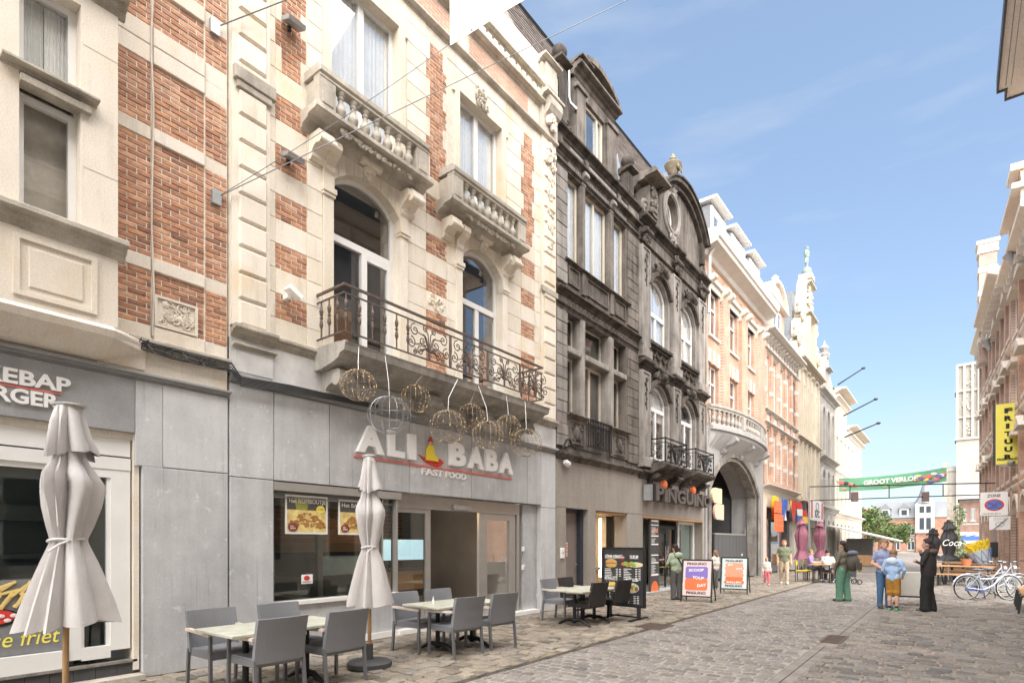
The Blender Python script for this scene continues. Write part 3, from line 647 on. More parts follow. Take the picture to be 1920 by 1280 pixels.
# ------------------------------------------------------------------ the stone and brick house with the fast-food shop
def fastfood_house():
    b = thing('stone_house', 'cream stone house with orange brick patches, iron balcony and the ALI BABA fast food shop', 'house')
    Ya, Yb = 3.8, 11.72
    D1 = (5.41, 6.78, 4.5, 7.57); D2 = (8.37, 9.64, 4.5, 7.57); W1 = (5.38, 6.76, 8.0, 10.6); W2 = (8.31, 9.64, 8.0, 10.45)
    w_ = MB(); wall(w_, Ya, Yb, 3.8, 13, .002, -.5, [D1, D2, W1, W2])
    for D in (D1, D2): spandrel(w_, D[0], D[1], 7.24, 7.572, .002, -.3)
    obj('wall', w_, mortar, b)
    # ashlar, courses of .355 m; brick columns alternate with stone
    c0 = 4.47; ch = .3555; cols = [(4.46, 4.97), (7.42, 7.97), (10.34, 10.87)]; rects = []
    holes = [(D1[0]-.17, D1[1]+.17, 4.4, 7.9), (D2[0]-.17, D2[1]+.17, 4.4, 7.9), (W1[0]-.14, W1[1]+.14, 7.9, 10.85), (W2[0]-.14, W2[1]+.14, 7.9, 10.7)]
    def hit(a, c, za, zb): return any(c > h[0]+.01 and a < h[1]-.01 and zb > h[2]+.01 and za < h[3]-.01 for h in holes)
    strips = [(4.36, 4.46), (4.46, 4.97), (4.97, 5.24), (5.24, 6.95), (6.95, 7.42), (7.42, 7.97), (7.97, 8.2), (8.2, 9.81), (9.81, 10.34), (10.34, 10.87), (10.87, 11.1)]
    for j in range(20):
        z0, z1 = c0+ch*j, c0+ch*(j+1)
        for k, (a, c) in enumerate(strips):
            if (a, c) in cols:
                if j == 4 and k == 5: 
                    obj('stone_block', MB().bev(a+.003, c-.003, z0+.003, z1-.003, -.06, .012, .006), cream, b)
                    obj('carved_plaque', relief(MB(), a+.05, c-.05, z0+.05, z1-.05, .012, 26, .045, 5, .025), cream, b, True); continue
                brick = (j % 2 == 1) if j < 11 else True
                if j >= 11:                       # toothed brick column
                    if z1 > 11.0: continue
                    e = .1 if j % 2 else 0; rects.append((a+e, c-.1+(.1-e)*.9, z0, z1))
                    if e: obj('stone_block', MB().bev(a+.003, a+e-.003, z0+.003, z1-.003, -.06, .012, .006), cream, b)
                elif brick: rects.append((a, c, z0, z1))
                else: obj('stone_block', MB().bev(a+.003, c-.003, z0+.003, z1-.003, -.06, .012, .006), cream, b)
                continue
            if z1 > 11.5: continue
            n = max(1, round((c-a)/.62))
            for q in range(n):
                ya, yc = a+(c-a)*q/n, a+(c-a)*(q+1)/n
                if hit(ya, yc, z0, z1): 
                    continue
                obj('stone_block', MB().bev(ya+.003, yc-.003, z0+.003, z1-.003, -.06, .012, .006), cream, b)
    lay_bricks(b, bricks(rects, bl=.17), 300, key=lambda q: q[0]*1.0+abs(q[1]-6)*.3)
    # pilasters with raised blocks
    for y0, y1 in ((3.82, 4.36), (11.1, 11.7)):
        obj('pilaster', MB().fb(y0, y1, 4.5, 11.2, -.06, .05), cream, b)
        z = 4.56; k = 0
        while z < 10.9:
            obj('rusticated_block', MB().bev(y0+.09, y1-.06, z, z+.315, .05, .085, .018), cream, b); z += .355
    m = MB(); m.bev(3.83, 4.42, 7.82, 8.0, .05, .12); m.bev(3.87, 4.37, 7.72, 7.82, .05, .1); obj('corbel_stone', m, creamd, b)
    m = MB(); m.fb(11.06, 11.72, 7.5, 7.62, .05, .1); obj('corbel_stone', m, creamd, b)
    for k in range(6): obj('carved_flower', relief(MB(), 11.3, 11.5, 8.6+.38*k, 8.78+.38*k, .085, 9, .05, 20+k, .03), cream, b, True)
    # window surrounds
    for (y0, y1, z0, z1) in (W1, W2):
        m = MB(); m.fb(y0-.14, y0+.004, 8.0, z1-.004, -.15, .03); m.fb(y1-.004, y1+.14, 8.0, z1-.004, -.15, .03); m.fb(y0-.14, y1+.14, z1-.004, z1+.26, -.15, .03); m.fb(y0-.2, y0-.14, z1-.1, z1+.26, -.06, .045); m.fb(y1+.14, y1+.2, z1-.1, z1+.26, -.06, .045)
        obj('window_surround', m, cream, b)
        window(b, y0, y1, z0, z1, -.15, white, .07, mull=[((y0+y1)/2-.06, (y0+y1)/2+.06)], curt=0, curt_gap=(0, 1))
    kc = MB(); cy = 8.97; relief(kc, cy-.16, cy+.16, 10.5, 10.9, .04, 16, .07, 9, .06); obj('keystone', kc, creamd, b, True)
    # arched openings below
    for i, (y0, y1, z0, z1) in enumerate((D1, D2)):
        m = MB(); n = 9; a = arcpts(y0, y1, 7.24, 7.57, n); o = [(y0-.17+(y1-y0+.34)*k/n, 7.98) for k in range(n+1)]
        for k in range(n):
            q = [a[k], a[k+1], (o[k+1][0], 7.98), (o[k][0], 7.98)]; obj('voussoir', MB().poly_x([(q[0][0]+.003, q[0][1]), (q[1][0]-.003, q[1][1]), (q[2][0]-.003, q[2][1]), (q[3][0]+.003, q[3][1])], -.2, .02), cream, b)
        for ya, yc in ((y0-.17, y0+.004), (y1-.004, y1+.17)):
            m = MB(); m.fb(ya, yc, 4.5, 6.95, -.15, .045); m.fb(ya-.02, yc+.02, 6.95, 7.0, -.06, .07); m.fb(ya-.03, yc+.03, 7.0, 7.08, -.06, .09); m.fb(ya-.01, yc+.01, 7.1, 7.3, -.06, .05); console(m, ya-.01, yc+.01, 7.3, 7.72, .26); obj('door_surround', m, cream, b)
        kc = MB(); c = (y0+y1)/2; roll(kc, c-.2, c+.2, 7.82, .09, .075); console(kc, c-.1, c+.1, 7.55, 7.8, .12); relief(kc, c-.1, c+.1, 7.58, 7.75, .05, 10, .05, 30+i, .05); obj('keystone', kc, cream, b, True)
        mid = (y0+y1)/2
        if i == 0:
            f = window(b, y0, y1, z0, z1, -.15, white, .075, trans=[(6.42, 6.53)], arch=7.24, back=True, depth=1.2, gm=glass)
            fm = MB(); fm.fb(mid-.02, mid+.09, 4.5, 6.42, -.2, -.12); fm.fb(mid+.09, y1-.077, 4.577, 4.66, -.2, -.13); fm.fb(y1-.15, y1-.077, 4.66, 6.418, -.2, -.13); fm.fb(mid+.09, y1-.15, 6.34, 6.418, -.2, -.13); obj('door_leaf', fm, white, f)
            sh = MB(); sh.fb(y0+.07, mid-.02, 4.5, 6.42, -.34, -.29); obj('open_door', sh, room, f)
            pn = MB(); pn.fb(y0+.09, mid-.1, 4.5, 5.45, -.3, -.285); obj('wooden_panel', pn, brown, f)
        else:
            f = window(b, y0, y1, z0, z1, -.15, white, .075, mull=[(mid-.06, mid+.06, 4.5, 6.42)], trans=[(6.42, 6.53)], arch=7.24, depth=1.0)
    # stone balustrades of the upper windows
    bal = baluster_mesh(.44, .085, creamd)
    for i, (y0, y1) in enumerate(((4.92, 7.16), (7.74, 10.06))):
        m = MB(); m.corn(y0-.06, y1+.06, 7.72, 8.0, .42, -.05); g = obj('balustrade', m, creamd, b)
        m = MB(); m.bev(y0, y1, 8.47, 8.6, .2, .4, .03); m.fb(y0, y0+.2, 8.47, 8.6, -.05, .2); m.fb(y1-.2, y1, 8.47, 8.6, -.05, .2); m.bev(y0+.02, y1-.02, 8.42, 8.47, .22, .38); obj('handrail', m, creamd, g)
        m = MB()
        for a in (y0+.02, y1-.3): m.fb(a, a+.28, 8.0, 8.42, .22, .37); m.fb(a+.05, a+.23, 8.06, 8.36, .37, .385); 
        m.fb(y0+.03, y0+.15, 8.0, 8.42, -.05, .22); m.fb(y1-.15, y1-.03, 8.0, 8.42, -.05, .22); obj('pedestal', m, creamd, g)
        n = 7 if i == 0 else 8
        for k in range(n): obj('baluster', bal, None, g, loc=(X0+.3, y0+.32+(y1-y0-.64)*(k+.5)/n, 7.99))
        m = MB(); relief(m, y0+.4, y1-.4, 7.8, 7.86, .34, 60, .035, 40+i, .03); obj('carved_edge', m, creamd, g, True)
        for q in (y0+.08, y1-.34): 
            m = MB(); console(m, q, q+.26, 7.36, 7.72, .3); roll(m, q-.01, q+.27, 7.58, .27, .07); obj('console', m, cream, b, True)
    # balcony
    S0, S1 = 5.08, 10.32
    m = MB(); m.prof_y([(-.1, 4.2), (.2, 4.2), (.5, 4.26), (.62, 4.3), (.66, 4.36), (.76, 4.38), (.78, 4.46), (.8, 4.5), (.6, 4.53), (-.1, 4.54)], S0, S1); sl = obj('balcony', m, sooty, b)
    m = MB(); 
    for k in range(90): m.ball((X0+random.uniform(.45, .74), random.uniform(S0+.05, S1-.05), 4.525), random.uniform(.02, .05), 6, 4, (1, 1.5, .35))
    obj('debris', m, creamd, sl, True)
    for y in (5.2, 7.1, 8.5, 9.9):
        m = MB(); console(m, y, y+.24, 3.82, 4.2, .5); roll(m, y-.02, y+.26, 4.05, .42, .1); obj('console', m, sooty, sl, True)
    rail = MB(); RP = .68; ya, yb = 5.14, 10.2
    Xr = X0+RP
    for z, h in ((5.36, .035), (5.24, .02), (4.68, .022)):
        rail.bar((Xr, ya-h/2, z), (Xr, yb+h/2, z), .035 if h > .03 else .022, h); rail.bar((X0-.1, ya, z), (Xr-.02, ya, z), .03 if h > .03 else .022, h); rail.bar((X0-.1, yb, z), (Xr-.02, yb, z), .03 if h > .03 else .022, h)
    rl = obj('railing', rail, rust, b)
    tw = lambda z0, z1: [(.012, z0), (.012, z0+.15), (.03, z0+.2), (.022, z0+.26), (.013, z0+.29), (.03, z0+.31), (.013, z0+.33), (.024, z0+.37), (.03, z0+.42), (.012, z0+.48), (.012, z1)]
    bm = mesh('spindle', MB().lathe(tw(0, .56), 0, 0, 6), rust)
    for y in [ya+.03+k*.24 for k in range(6)]+[yb-.03-k*.22 for k in range(4)]: obj('spindle', bm, None, rl, loc=(Xr, y, 4.68))
    for k in range(3):
        for yy in (ya, yb): obj('spindle', bm, None, rl, loc=(X0+.12+k*.2, yy, 4.68))
    # wrought-iron plant scrolls
    for k in range(4):
        c = 6.85+k*1.02; m = MB(); z0 = 4.69
        m.tube([(Xr, c, z0), (Xr, c, z0+.2)], .02, 5)
        for s in (-1, 1):
            for (dy, dz, r, d) in ((.15, .27, .115, 1), (.33, .41, .105, -1), (.41, .19, .10, 1), (.20, .10, .075, -1), (.09, .49, .06, -1), (.33, .06, .05, 1)):
                m.tube([(Xr, c, z0+.12), (Xr, c+s*dy*.35, z0+.12+dz*.6), (Xr, c+s*dy*.8, z0+dz*.95), (Xr, c+s*(dy+.02), z0+dz)], [.016, .013, .01, .008], 4)
                m.scroll(c+s*dy, z0+dz, r, RP, 1.35, s*d, math.pi/2, .0115, 20, 4)
        obj('iron_scroll', m, rust, rl)
        if k < 3: obj('post', MB().lathe([(.022, 0), (.03, .1), (.02, .2), (.03, .3), (.022, .56)], 0, 0, 6), rust, rl, loc=(Xr, c+.51, 4.68))
    # base course under the balcony
    for q in ((Ya+.02, 4.44, 4.36, 4.53, .16), (4.44, 5.1, 4.36, 4.52, .11), (10.3, Yb, 4.36, 4.53, .13), (Ya+.03, 4.45, 4.2, 4.3, .1)): obj('base_cornice', MB().corn(*q, -.02), creamd, b)
    m = MB(); m.fb(Ya, Yb, 3.86, 4.36, -.1, .03); m.fb(3.86, 4.4, 3.92, 4.2, .03, .05); obj('base_course', m, plain('sooty_white', (.55, .54, .53), .8, 0, .22, 2.5, .2), b)
    m = MB(); m.corn(Ya, Yb, 3.74, 3.88, .12, -.02); obj('shop_ledge', m, granited, b)
    # top of the facade
    m = MB(); m.corn(Ya, Yb, 11.05, 11.25, .12, -.05); m.corn(Ya, Yb, 11.72, 11.9, .17, -.05); m.corn(Ya, Yb, 12.14, 12.32, .15, -.05); obj('cornice', m, creamd, b)
    m = MB(); m.fb(Ya, Yb, 11.9, 12.14, -.2, .03)
    for k in range(38): m.fb(Ya+.1+k*.2, Ya+.22+k*.2, 11.97, 12.12, .03, .09)
    obj('dentil_band', m, cream, b)
    m = MB(); m.fb(Ya, Yb, 11.25, 11.76, -.2, .0); obj('frieze', m, cream, b)
    fb = MB(); fb.fb(8.6, 10.6, 11.27, 11.74, 0, .008); fb.fb(7.0, 8.3, 11.27, 11.74, 0, .008); obj('brick_frieze', fb, brickB, b); obj('brick_attic', MB().fb(Ya, 11.0, 12.32, 13.0, -.3, -.05), brickB, b)
    for k in range(5): 
        m = MB(); relief(m, 7.9+.02, 8.2, 12.45+.1*k, 12.5+.1*k, -.05, 6, .07, k, .06); obj('carved_ornament', m, cream, b, True)
    m = MB(); m.fb(11.05, 11.7, 11.2, 12.8, -.3, .1); m.corn(10.98, 11.72, 11.85, 12.1, .3, .02); m.corn(11.0, 11.72, 12.8, 12.97, .24, .0); m.fb(11.15, 11.6, 12.35, 12.85, .1, .14); console(m, 11.12, 11.62, 11.3, 12.0, .3); obj('end_pier', m, creamd, b)
    obj('carved_head', relief(MB(), 11.2, 11.55, 11.35, 11.9, .16, 18, .09, 77, .09), cream, b, True); obj('carved_head', relief(MB(), 11.2, 11.55, 10.5, 11.0, .09, 16, .08, 78, .08), cream, b, True)
    # roof
    m = MB(); m.prism([(-.35, 12.9), (-.25, 12.95), (-2.0, 16.4), (-3.2, 16.4)], lambda p, z: (X0+p, Ya, z), lambda p, z: (X0+p, 11.66, z)); obj('roof', m, slate, b)
    # granite shop front
    for (a, c, z0, z1, g) in ((Ya, 4.43, 2.5, 3.75, granite), (Ya, 4.43, 0, 2.49, granite), (4.435, 5.35, 2.5, 3.75, granite), (5.355, 7.0, 2.5, 3.75, granite), (7.005, 8.65, 2.5, 3.75, granite), (8.655, 10.55, 2.5, 3.75, granite), (10.555, 11.1, 2.5, 3.75, granite), (11.105, Yb, 2.45, 3.75, granite2), (11.105, Yb, 0, 2.44, granite2)):
        obj('granite_panel', MB().bev(a, c-.005, z0, z1, -.25, .03, .006), g, b)
    obj('granite_panel', MB().bev(10.56, 11.1, 0, 2.49, -.6, -.1, .006), granite, b); obj('granite_panel', MB().bev(4.435, 6.72, .1, .7, -.2, .0, .006), granite, b)
    m = MB(); m.fb(4.43, 6.74, .7, .755, -.2, .05); m.fb(4.43, 6.74, .0, .1, -.2, .03); obj('window_sill', m, lwhite, b)
    obj('door_sill', MB().fb(6.74, 11.0, 0, .08, -1.2, .06), lwhite, b)
    fr = MB(); fr.fb(4.43, 6.8, 2.36, 2.48, -.16, .04); fr.fb(6.70, 6.735, .755, 2.36, -.12, .02); fr.fb(6.33, 6.36, .755, 2.36, -.12, -.02); fr.fb(6.42, 6.445, .755, 2.36, -.12, -.02); fr.fb(4.43, 6.7, 2.26, 2.275, -.1, -.05)
    fr = obj('shop_window', fr, alu, b); obj('pane', MB().fb(4.43, 6.7, .755, 2.36, -.09, -.082), glassr, fr)
    # posters hung inside the glass
    for i, (y0, y1, z0, z1, tx, tw_) in enumerate(((4.66, 5.38, 1.74, 2.32, 'Het ROMBOUTJE', .62), (5.58, 6.35, 1.74, 2.3, 'Het BABAATJE', .62))):
        po = tag(obj('poster', MB().fb(y0, y1, z0, z1, -.078, -.068), lwhite), ('yellow food poster reading Het ROMBOUTJE in the shop window', 'food poster half hidden behind the closed umbrella in the shop window')[i], 'poster', 'food posters in the shop window'); s = .03
        obj('picture', MB().fb(y0+s, y1-s, z0+s, z0+.36, -.068, -.066), plain('cheese_yellow', (.84, .62, .25), .6, 0, .3, 9), po); obj('picture', MB().fb(y0+s, y1-s, z0+.36, z1-s, -.068, -.066), plain('poster_dark', (.10, .095, .085), .6, 0, .1, 5), po)
        if i == 0: obj('picture', MB().poly_x([(y0+.14, z1-.03), (y0+.4, z1-.03), (y0+.36, z0+.36), (y0+.18, z0+.36)], -.066, -.0645), plain('olive', (.33, .34, .08), .6), po)
        ftext('poster_title', tx, y0+.06, z1-.14, tw_, .085, -.064, .003, lwhite, po, fat=.012)
        m = MB(); rr = random.Random(4+i); cy = (y0+y1)/2
        for k in range(130):
            u, q = rr.uniform(-1, 1), rr.random(); z = z0+.10+q*.22*(1-u*u*.8); m.ball((X0-.062, cy+u*.3, z), rr.uniform(.012, .024), 5, 4, (.25, 1.4, .8))
        obj('food', m, plain('roast_meat', (.42, .20, .06), .6, 0, .5, 40, .3), po)
        m = MB(); m.poly_x([(y1-.13+.075*math.cos(q*.5), z1-.2+.06*math.sin(q*.5)) for q in range(13)], -.064, -.060); pr_ = obj('price_blob', m, lyellow, po); ftext('price', '\u20ac 7,50' if i else '\u20ac 7,00', y1-.175, z1-.215, .09, .03, -.0595, .002, red, po)
        m = MB(); m.poly_x([(y0+.12+.08*math.cos(q*.5), z0+.1+.065*math.sin(q*.5)) for q in range(13)], -.060, -.057); obj('badge', m, plain('dark_red', (.25, .05, .04), .6), po); ftext('badge_text', 'ALI\nBABA', y0+.075, z0+.07, .09, .06, -.0565, .002, lwhite, po)
    st_ = tag(obj('sticker', MB().fb(4.93, 5.12, .99, 1.13, -.08, -.074), lwhite), 'small white sticker with a red oval low on the shop window', 'sticker'); m = MB(); m.poly_x([(5.02+.05*math.cos(q*.5), 1.075+.038*math.sin(q*.5)) for q in range(13)], -.074, -.071); obj('badge', m, red, st_); ftext('notice_text', 'BANCONTACT', 4.95, 1.005, .15, .022, -.074, .002, dgrey, st_)
    # entrance
    Pd = -.14
    fr = MB(); fr.fb(6.74, 10.45, 2.24, 2.48, Pd-.1, Pd+.02); fr.fb(7.55, 7.68, .08, 2.24, Pd-.06, Pd); fr.fb(6.74, 7.55, 2.16, 2.24, Pd-.06, Pd); fr.fb(9.08, 9.26, .08, 2.24, Pd-.06, Pd); fr.fb(9.26, 10.2, 2.1, 2.24, Pd-.06, Pd); fr.fb(10.2, 10.32, .08, 2.24, Pd-.06, Pd); fr.fb(9.26, 9.34, .08, 2.1, Pd-.06, Pd); fr.fb(10.12, 10.2, .08, 2.1, Pd-.06, Pd); fr.fb(10.36, 10.45, .08, 2.24, Pd-.08, Pd+.02); fr.fb(9.34, 10.12, .08, .2, Pd-.06, Pd)
    fr = obj('entrance', fr, alu, b)
    obj('pane', MB().fb(6.76, 7.55, .5, 2.16, Pd-.04, Pd-.034), glassr, fr); obj('pane', MB().fb(9.34, 10.12, .2, 2.1, Pd-.04, Pd-.034), glass, fr)
    obj('low_panel', MB().fb(6.76, 7.55, .08, .5, Pd-.06, Pd-.02), alu, fr)
    obj('door_sensor', MB().fb(8.25, 8.75, 2.26, 2.35, Pd+.02, Pd+.08), zinc, fr)
    for z in (1.42, 1.0): obj('switch_plate', MB().bev(10.5, 10.58, z, z+.11, -.1, -.06), lwhite, b)
    # room behind
    rm = MB(); xa, xb = X0-.26, X0-4.2; rm.add([(xa,4.4,0),(xa,10.5,0),(xb,10.5,0),(xb,4.4,0),(xa,4.4,2.7),(xa,10.5,2.7),(xb,10.5,2.7),(xb,4.4,2.7)], [(0,1,2,3),(4,7,6,5),(3,2,6,7),(1,5,6,2),(0,3,7,4)]); obj('interior', rm, plain('shop_room', (.42, .40, .38), .8, 0, .2, 1), b)
    m = MB(); 
    for k in range(9): m.box(X0-4.18, X0-4.12, 4.4, 10.5, 1.55+.1*k, 1.63+.1*k)
    for k in range(9): m.box(X0-2.2, X0-2.14, 4.42, 7.8, 1.62+.055*k, 1.66+.055*k)
    obj('wood_cladding', m, wood('mahogany_slats', (.34, .15, .07)), b)
    obj('wall_band', MB().box(X0-4.1, X0-4.0, 6.5, 10.4, 1.4, 1.62), tanw, b); obj('dark_wainscot', MB().box(X0-4.1, X0-3.98, 4.5, 10.4, 0, 1.4), dgrey, b)
    ct = MB(); ct.box(X0-2.2, X0-1.6, 4.6, 7.3, 0, .95); ct.box(X0-2.25, X0-1.55, 4.6, 7.35, .95, 1.0); obj('counter', ct, dgrey, b)
    m = MB(); m.box(X0-2.1, X0-1.6, 6.3, 7.3, 1.0, 1.35); obj('display_case', m, plain('pale_blue_case', (.45, .58, .66), .3), b); obj('menu_screen', MB().box(X0-1.62, X0-1.56, 7.5, 9.0, 1.25, 1.68), emit('lit_menu_screen', (.42, .60, .72), .5), b); obj('counter_front', MB().box(X0-1.62, X0-1.5, 7.3, 8.9, .62, 1.02), tanw, b); obj('counter_slab', MB().box(X0-1.75, X0-1.45, 7.25, 8.95, 1.02, 1.08), dgrey, b)
    for y in (5.0, 5.9): obj('wood_post', MB().box(X0-1.2, X0-1.1, y, y+.1, .1, 2.3), alu, b)
    for y in (7.75, 8.2):
        l = obj('ceiling_lamp', MB().lathe([(.03, .1), (.06, .06), (.09, 0)], 0, 0, 10), black, b, loc=(X0-1.0, y, 2.28)); obj('bulb', MB().ball((0, 0, 0), .055, 8, 6), lampm, l)
    ch = MB(); ch.box(X0-1.75, X0-1.3, 8.0, 8.5, .42, .48); ch.tube([(X0-1.75, 8.0, .5), (X0-1.85, 8.25, .55), (X0-1.75, 8.5, .5)], .03, 6); ch.lathe([(.30, .5), (.32, .8), (.30, .82), (.28, .5)], X0-1.55, 8.25, 12, 0, math.pi/2, 3*math.pi/2)
    for q in (-.2, .2):
        for r_ in (-.2, .2): ch.box(X0-1.55+q-.02, X0-1.55+q+.02, 8.25+r_-.02, 8.25+r_+.02, .08, .44)
    obj('lounge_chair', ch, plain('tan_leather', (.3, .2, .14), .5), b)
    # shop sign
    for s_, y, w_ in (('A', 5.83, .55), ('L', 6.47, .36), ('I', 6.93, .17)): ftext('sign_letter', s_, y, 3.08, w_, .45, .03, .07, lwhite, b, fat=.05)
    for s_, y, w_ in (('B', 7.98, .44), ('A', 8.5, .46), ('B', 9.03, .38), ('A', 9.48, .46)): ftext('sign_letter', s_, y, 3.09, w_, .45, .03, .07, lwhite, b, fat=.05)
    ftext('sign_letters', 'FAST', 7.28, 2.85, .56, .12, .03, .018, lwhite, b, fat=.02); ftext('sign_letters', 'FOOD', 7.90, 2.85, .58, .12, .03, .018, lwhite, b, fat=.02)
    obj('sign_line', MB().fb(5.79, 9.96, 2.99, 3.02, .03, .05), redline, b)
    m = MB(); m.poly_x([(7.2, 3.2), (7.5, 3.12), (7.75, 3.18), (7.85, 3.12), (7.7, 3.02), (7.4, 3.07)], .03, .05); cp = obj('carpet_emblem', m, red, b)
    m = MB(); m.poly_x([(7.37, 3.12), (7.68, 3.12), (7.66, 3.2), (7.58, 3.24), (7.55, 3.4), (7.42, 3.4), (7.37, 3.3)], .05, .075); obj('seated_figure', m, yellow, cp)
    m = MB(); m.ball((X0+.06, 7.48, 3.44), .045, 8, 6, (.5, 1, 1)); obj('face', m, skinm, cp); m = MB(); m.poly_x([(7.43, 3.46), (7.53, 3.46), (7.49, 3.56)], .05, .08); obj('hat', m, red, cp)
    fix_root(b, (X0, 7.7, 0))
fastfood_house()
# ------------------------------------------------------------------ the dark sooty house with the ice-cream shop
def leafdrop(root, y, z0, z1, p, seed, mat):
    m = MB(); n = 7
    for k in range(n):
        t = k/(n-1); z = z1+(z0-z1)*t; r = .075*(1-.6*t)
        m.ball((X0+p, y-.04*(k % 2)*2+.04, z), r, 6, 4, (.45, 1, 1.1))
    m.tube([(X0+p+.01, y, z1), (X0+p+.01, y, z0)], .014, 4); obj('carved_garland', m, mat, root, True)
def dark_house():
    b = thing('sooty_house', 'tall soot-blackened stone house with a round gable and the PiNGUiNO ice-cream shop below', 'house')
    Ya, Ym, Yb = 11.74, 16.33, 22.22
    T2 = (12.25, 15.56, 4.86, 7.40); T3 = (12.25, 15.52, 8.68, 10.9)
    U = [(17.03, 18.55), (19.6, 21.1)]
    holes = [T2, T3]
    w_ = MB(); wall(w_, Ya, Ym, 3.8, 11.8, 0, -.45, holes); obj('wall', w_, pstone, b)
    hr = [(y0, y1, 7.98, 10.12) for y0, y1 in U]+[(y0, y1, 4.3, 6.68) for y0, y1 in U]
    w_ = MB(); wall(w_, Ym, Yb, 3.8, 12.05, .03, -.45, hr)
    for y0, y1 in U: spandrel(w_, y0, y1, 9.62, 10.122, .03, -.4); spandrel(w_, y0, y1, 6.2, 6.682, .03, -.4)
    obj('wall', w_, pstone, b)
    # quoined piers of the left bay
    for y0, y1 in ((Ya+.01, 12.24), (15.58, Ym-.02)):
        for z0, z1 in ((4.0, 7.34), (8.05, 10.85)): ashlar(b, y0, y1, z0, z1, .285, 2, -.02, .05, plight if y0 < 12 else pstone, jit=.006, gap=.012)
    # three-light windows
    for (y0, y1, z0, z1), up in ((T2, 0), (T3, 1)):
        m = MB()
        for a, c in ((12.95, 13.15), (14.48, 14.74)): m.fb(a, c, z0, z1, -.35, -.0); m.bev(a+.03, c-.03, z0, z1, 0, .04)
        mu = obj('stone_mullion', m, plight if not up else pstone, b)
        lights = ((y0, 12.95), (13.15, 14.48), (14.74, y1))
        for k, (a, c) in enumerate(lights):
            if up:
                window(b, a, c, z0, z1, -.13, creamf, .06, mull=[((a+c)/2-.035, (a+c)/2+.035)] if k == 1 else (), curt=0, curt_gap=(.0, 1) if k != 2 else (.2, 1))
            else:
                bot = z0 if k != 1 else 4.3
                if k == 1: bot = 4.86
                obj('transom', MB().bev(a, c, 6.4, 6.56, -.35, .03, .02), plight, b)
                window(b, a, c, 6.56, z1, -.26, creamf, .03, mull=(), curt=None, gm=glassr)
                window(b, a, c, bot, 6.4, -.26, creamf, .065, mull=[((a+c)/2-.05, (a+c)/2+.05)] if k == 1 else (), curt=None)
    # panels under the second-floor window, with shields
    for c, ya_, yb_ in ((12.68, 12.24, 13.14), (15.04, 14.5, 15.58)):
        m = MB(); m.fb(ya_, yb_, 4.06, 4.78, .0, .04); m.corn(ya_-.04, yb_+.04, 4.74, 4.86, .16, .0); ap = obj('apron', m, pstone, b)
        m = MB(); m.fb(c-.34, c+.34, 4.12, 4.17, .04, .07); m.fb(c-.34, c+.34, 4.66, 4.71, .04, .07); m.fb(c-.34, c-.3, 4.17, 4.66, .04, .07); m.fb(c+.3, c+.34, 4.17, 4.66, .04, .07)
        m.ball((X0+.05, c, 4.4), .17, 10, 6, (.35, .95, 1.1)); m.scroll(c-.2, 4.55, .09, .06, 1.3, 1, 0, .02); m.scroll(c+.2, 4.55, .09, .06, 1.3, -1, math.pi, .02); m.scroll(c-.17, 4.25, .08, .06, 1.2, -1, 0, .018); m.scroll(c+.17, 4.25, .08, .06, 1.2, 1, math.pi, .018)
        obj('carved_shield', m, pstone, ap, True)
    m = MB(); m.bar((X0+.09, 13.15, 4.86), (X0+.09, 14.49, 4.86), .05, .04); m.bar((X0+.09, 13.15, 4.14), (X0+.09, 14.49, 4.14), .03); m.bar((X0+.09, 13.15, 4.72), (X0+.09, 14.49, 4.72), .02)
    ir = obj('window_rail', m, iron, b); bm = mesh('rail_bar', MB().box(-.009, .009, -.009, .009, 0, .72), iron)
    for k in range(15): obj('rail_bar', bm, None, ir, loc=(X0+.09, 13.2+k*.09, 4.14))
    m = MB()
    for k in range(3): m.tube([(X0+.09, 13.82+.13*math.cos(q*.52), 4.42+.07*(k-1)*2+.1*math.sin(q*.52)) for q in range(12)], .012, 4, True)
    obj('iron_ornament', m, iron, ir)
    # string courses of the left bay
    def course(name, z0, z1, p, ya=Ya, yb=Ym, mt=pdark, pb=0):
        m = MB(); m.corn(ya, yb, z0, z1, p, pb); return obj(name, m, mt, b)
    course('shop_cornice', 3.66, 3.84, .16, Ya, Ym, pstone); course('cornice', 7.74, 7.9, .15); course('sill', 8.55, 8.68, .12, 12.1, 15.7); course('cornice', 11.16, 11.34, .15); course('cornice', 11.62, 11.82, .18); course('architrave', 10.9, 11.02, .07); course('architrave', 7.42, 7.56, .06)
    # recessed panels and friezes
    for y0, y1 in ((12.3, 12.86), (13.2, 14.42), (14.8, 15.46)):
        m = MB(); m.fb(y0, y1, 8.12, 8.16, 0, .04); m.fb(y0, y1, 8.54, 8.58, 0, .04); m.fb(y0, y0+.05, 8.16, 8.54, 0, .04); m.fb(y1-.05, y1, 8.16, 8.54, 0, .04); obj('panel_moulding', m, pstone, b)
    for y in (12.95, 14.5): obj('pilaster_strip', MB().bev(y, y+.2, 8.04, 8.62, 0, .07), pstone, b)
    m = MB(); y = 12.3
    while y < 15.55:
        m.scroll(y+.11, 7.65, .085, .0, 1.4, 1, 0, .022, 14, 4); y += .2
    obj('scroll_frieze', m, pstone, b)
    fl = mesh('flute', MB().bev(0, .05, 11.02, 11.15, 0, .04), plight)
    for k in range(36):
        y = 12.3+k*.09
        if 12.9 < y < 13.2 or 14.42 < y < 14.76: continue
        obj('flute', fl, None, b, loc=(0, y, 0))
    for y in (12.96, 14.5):
        m = MB(); console(m, y, y+.2, 10.92, 11.22, .14); roll(m, y-.01, y+.21, 11.13, .11, .045); obj('console', m, plight, b, True)
    for y0, y1 in ((12.4, 13.05), (13.3, 14.9), (15.05, 15.6)): obj('attic_panel', MB().bev(y0, y1, 11.37, 11.58, -.02, .035, .02), plight, b)
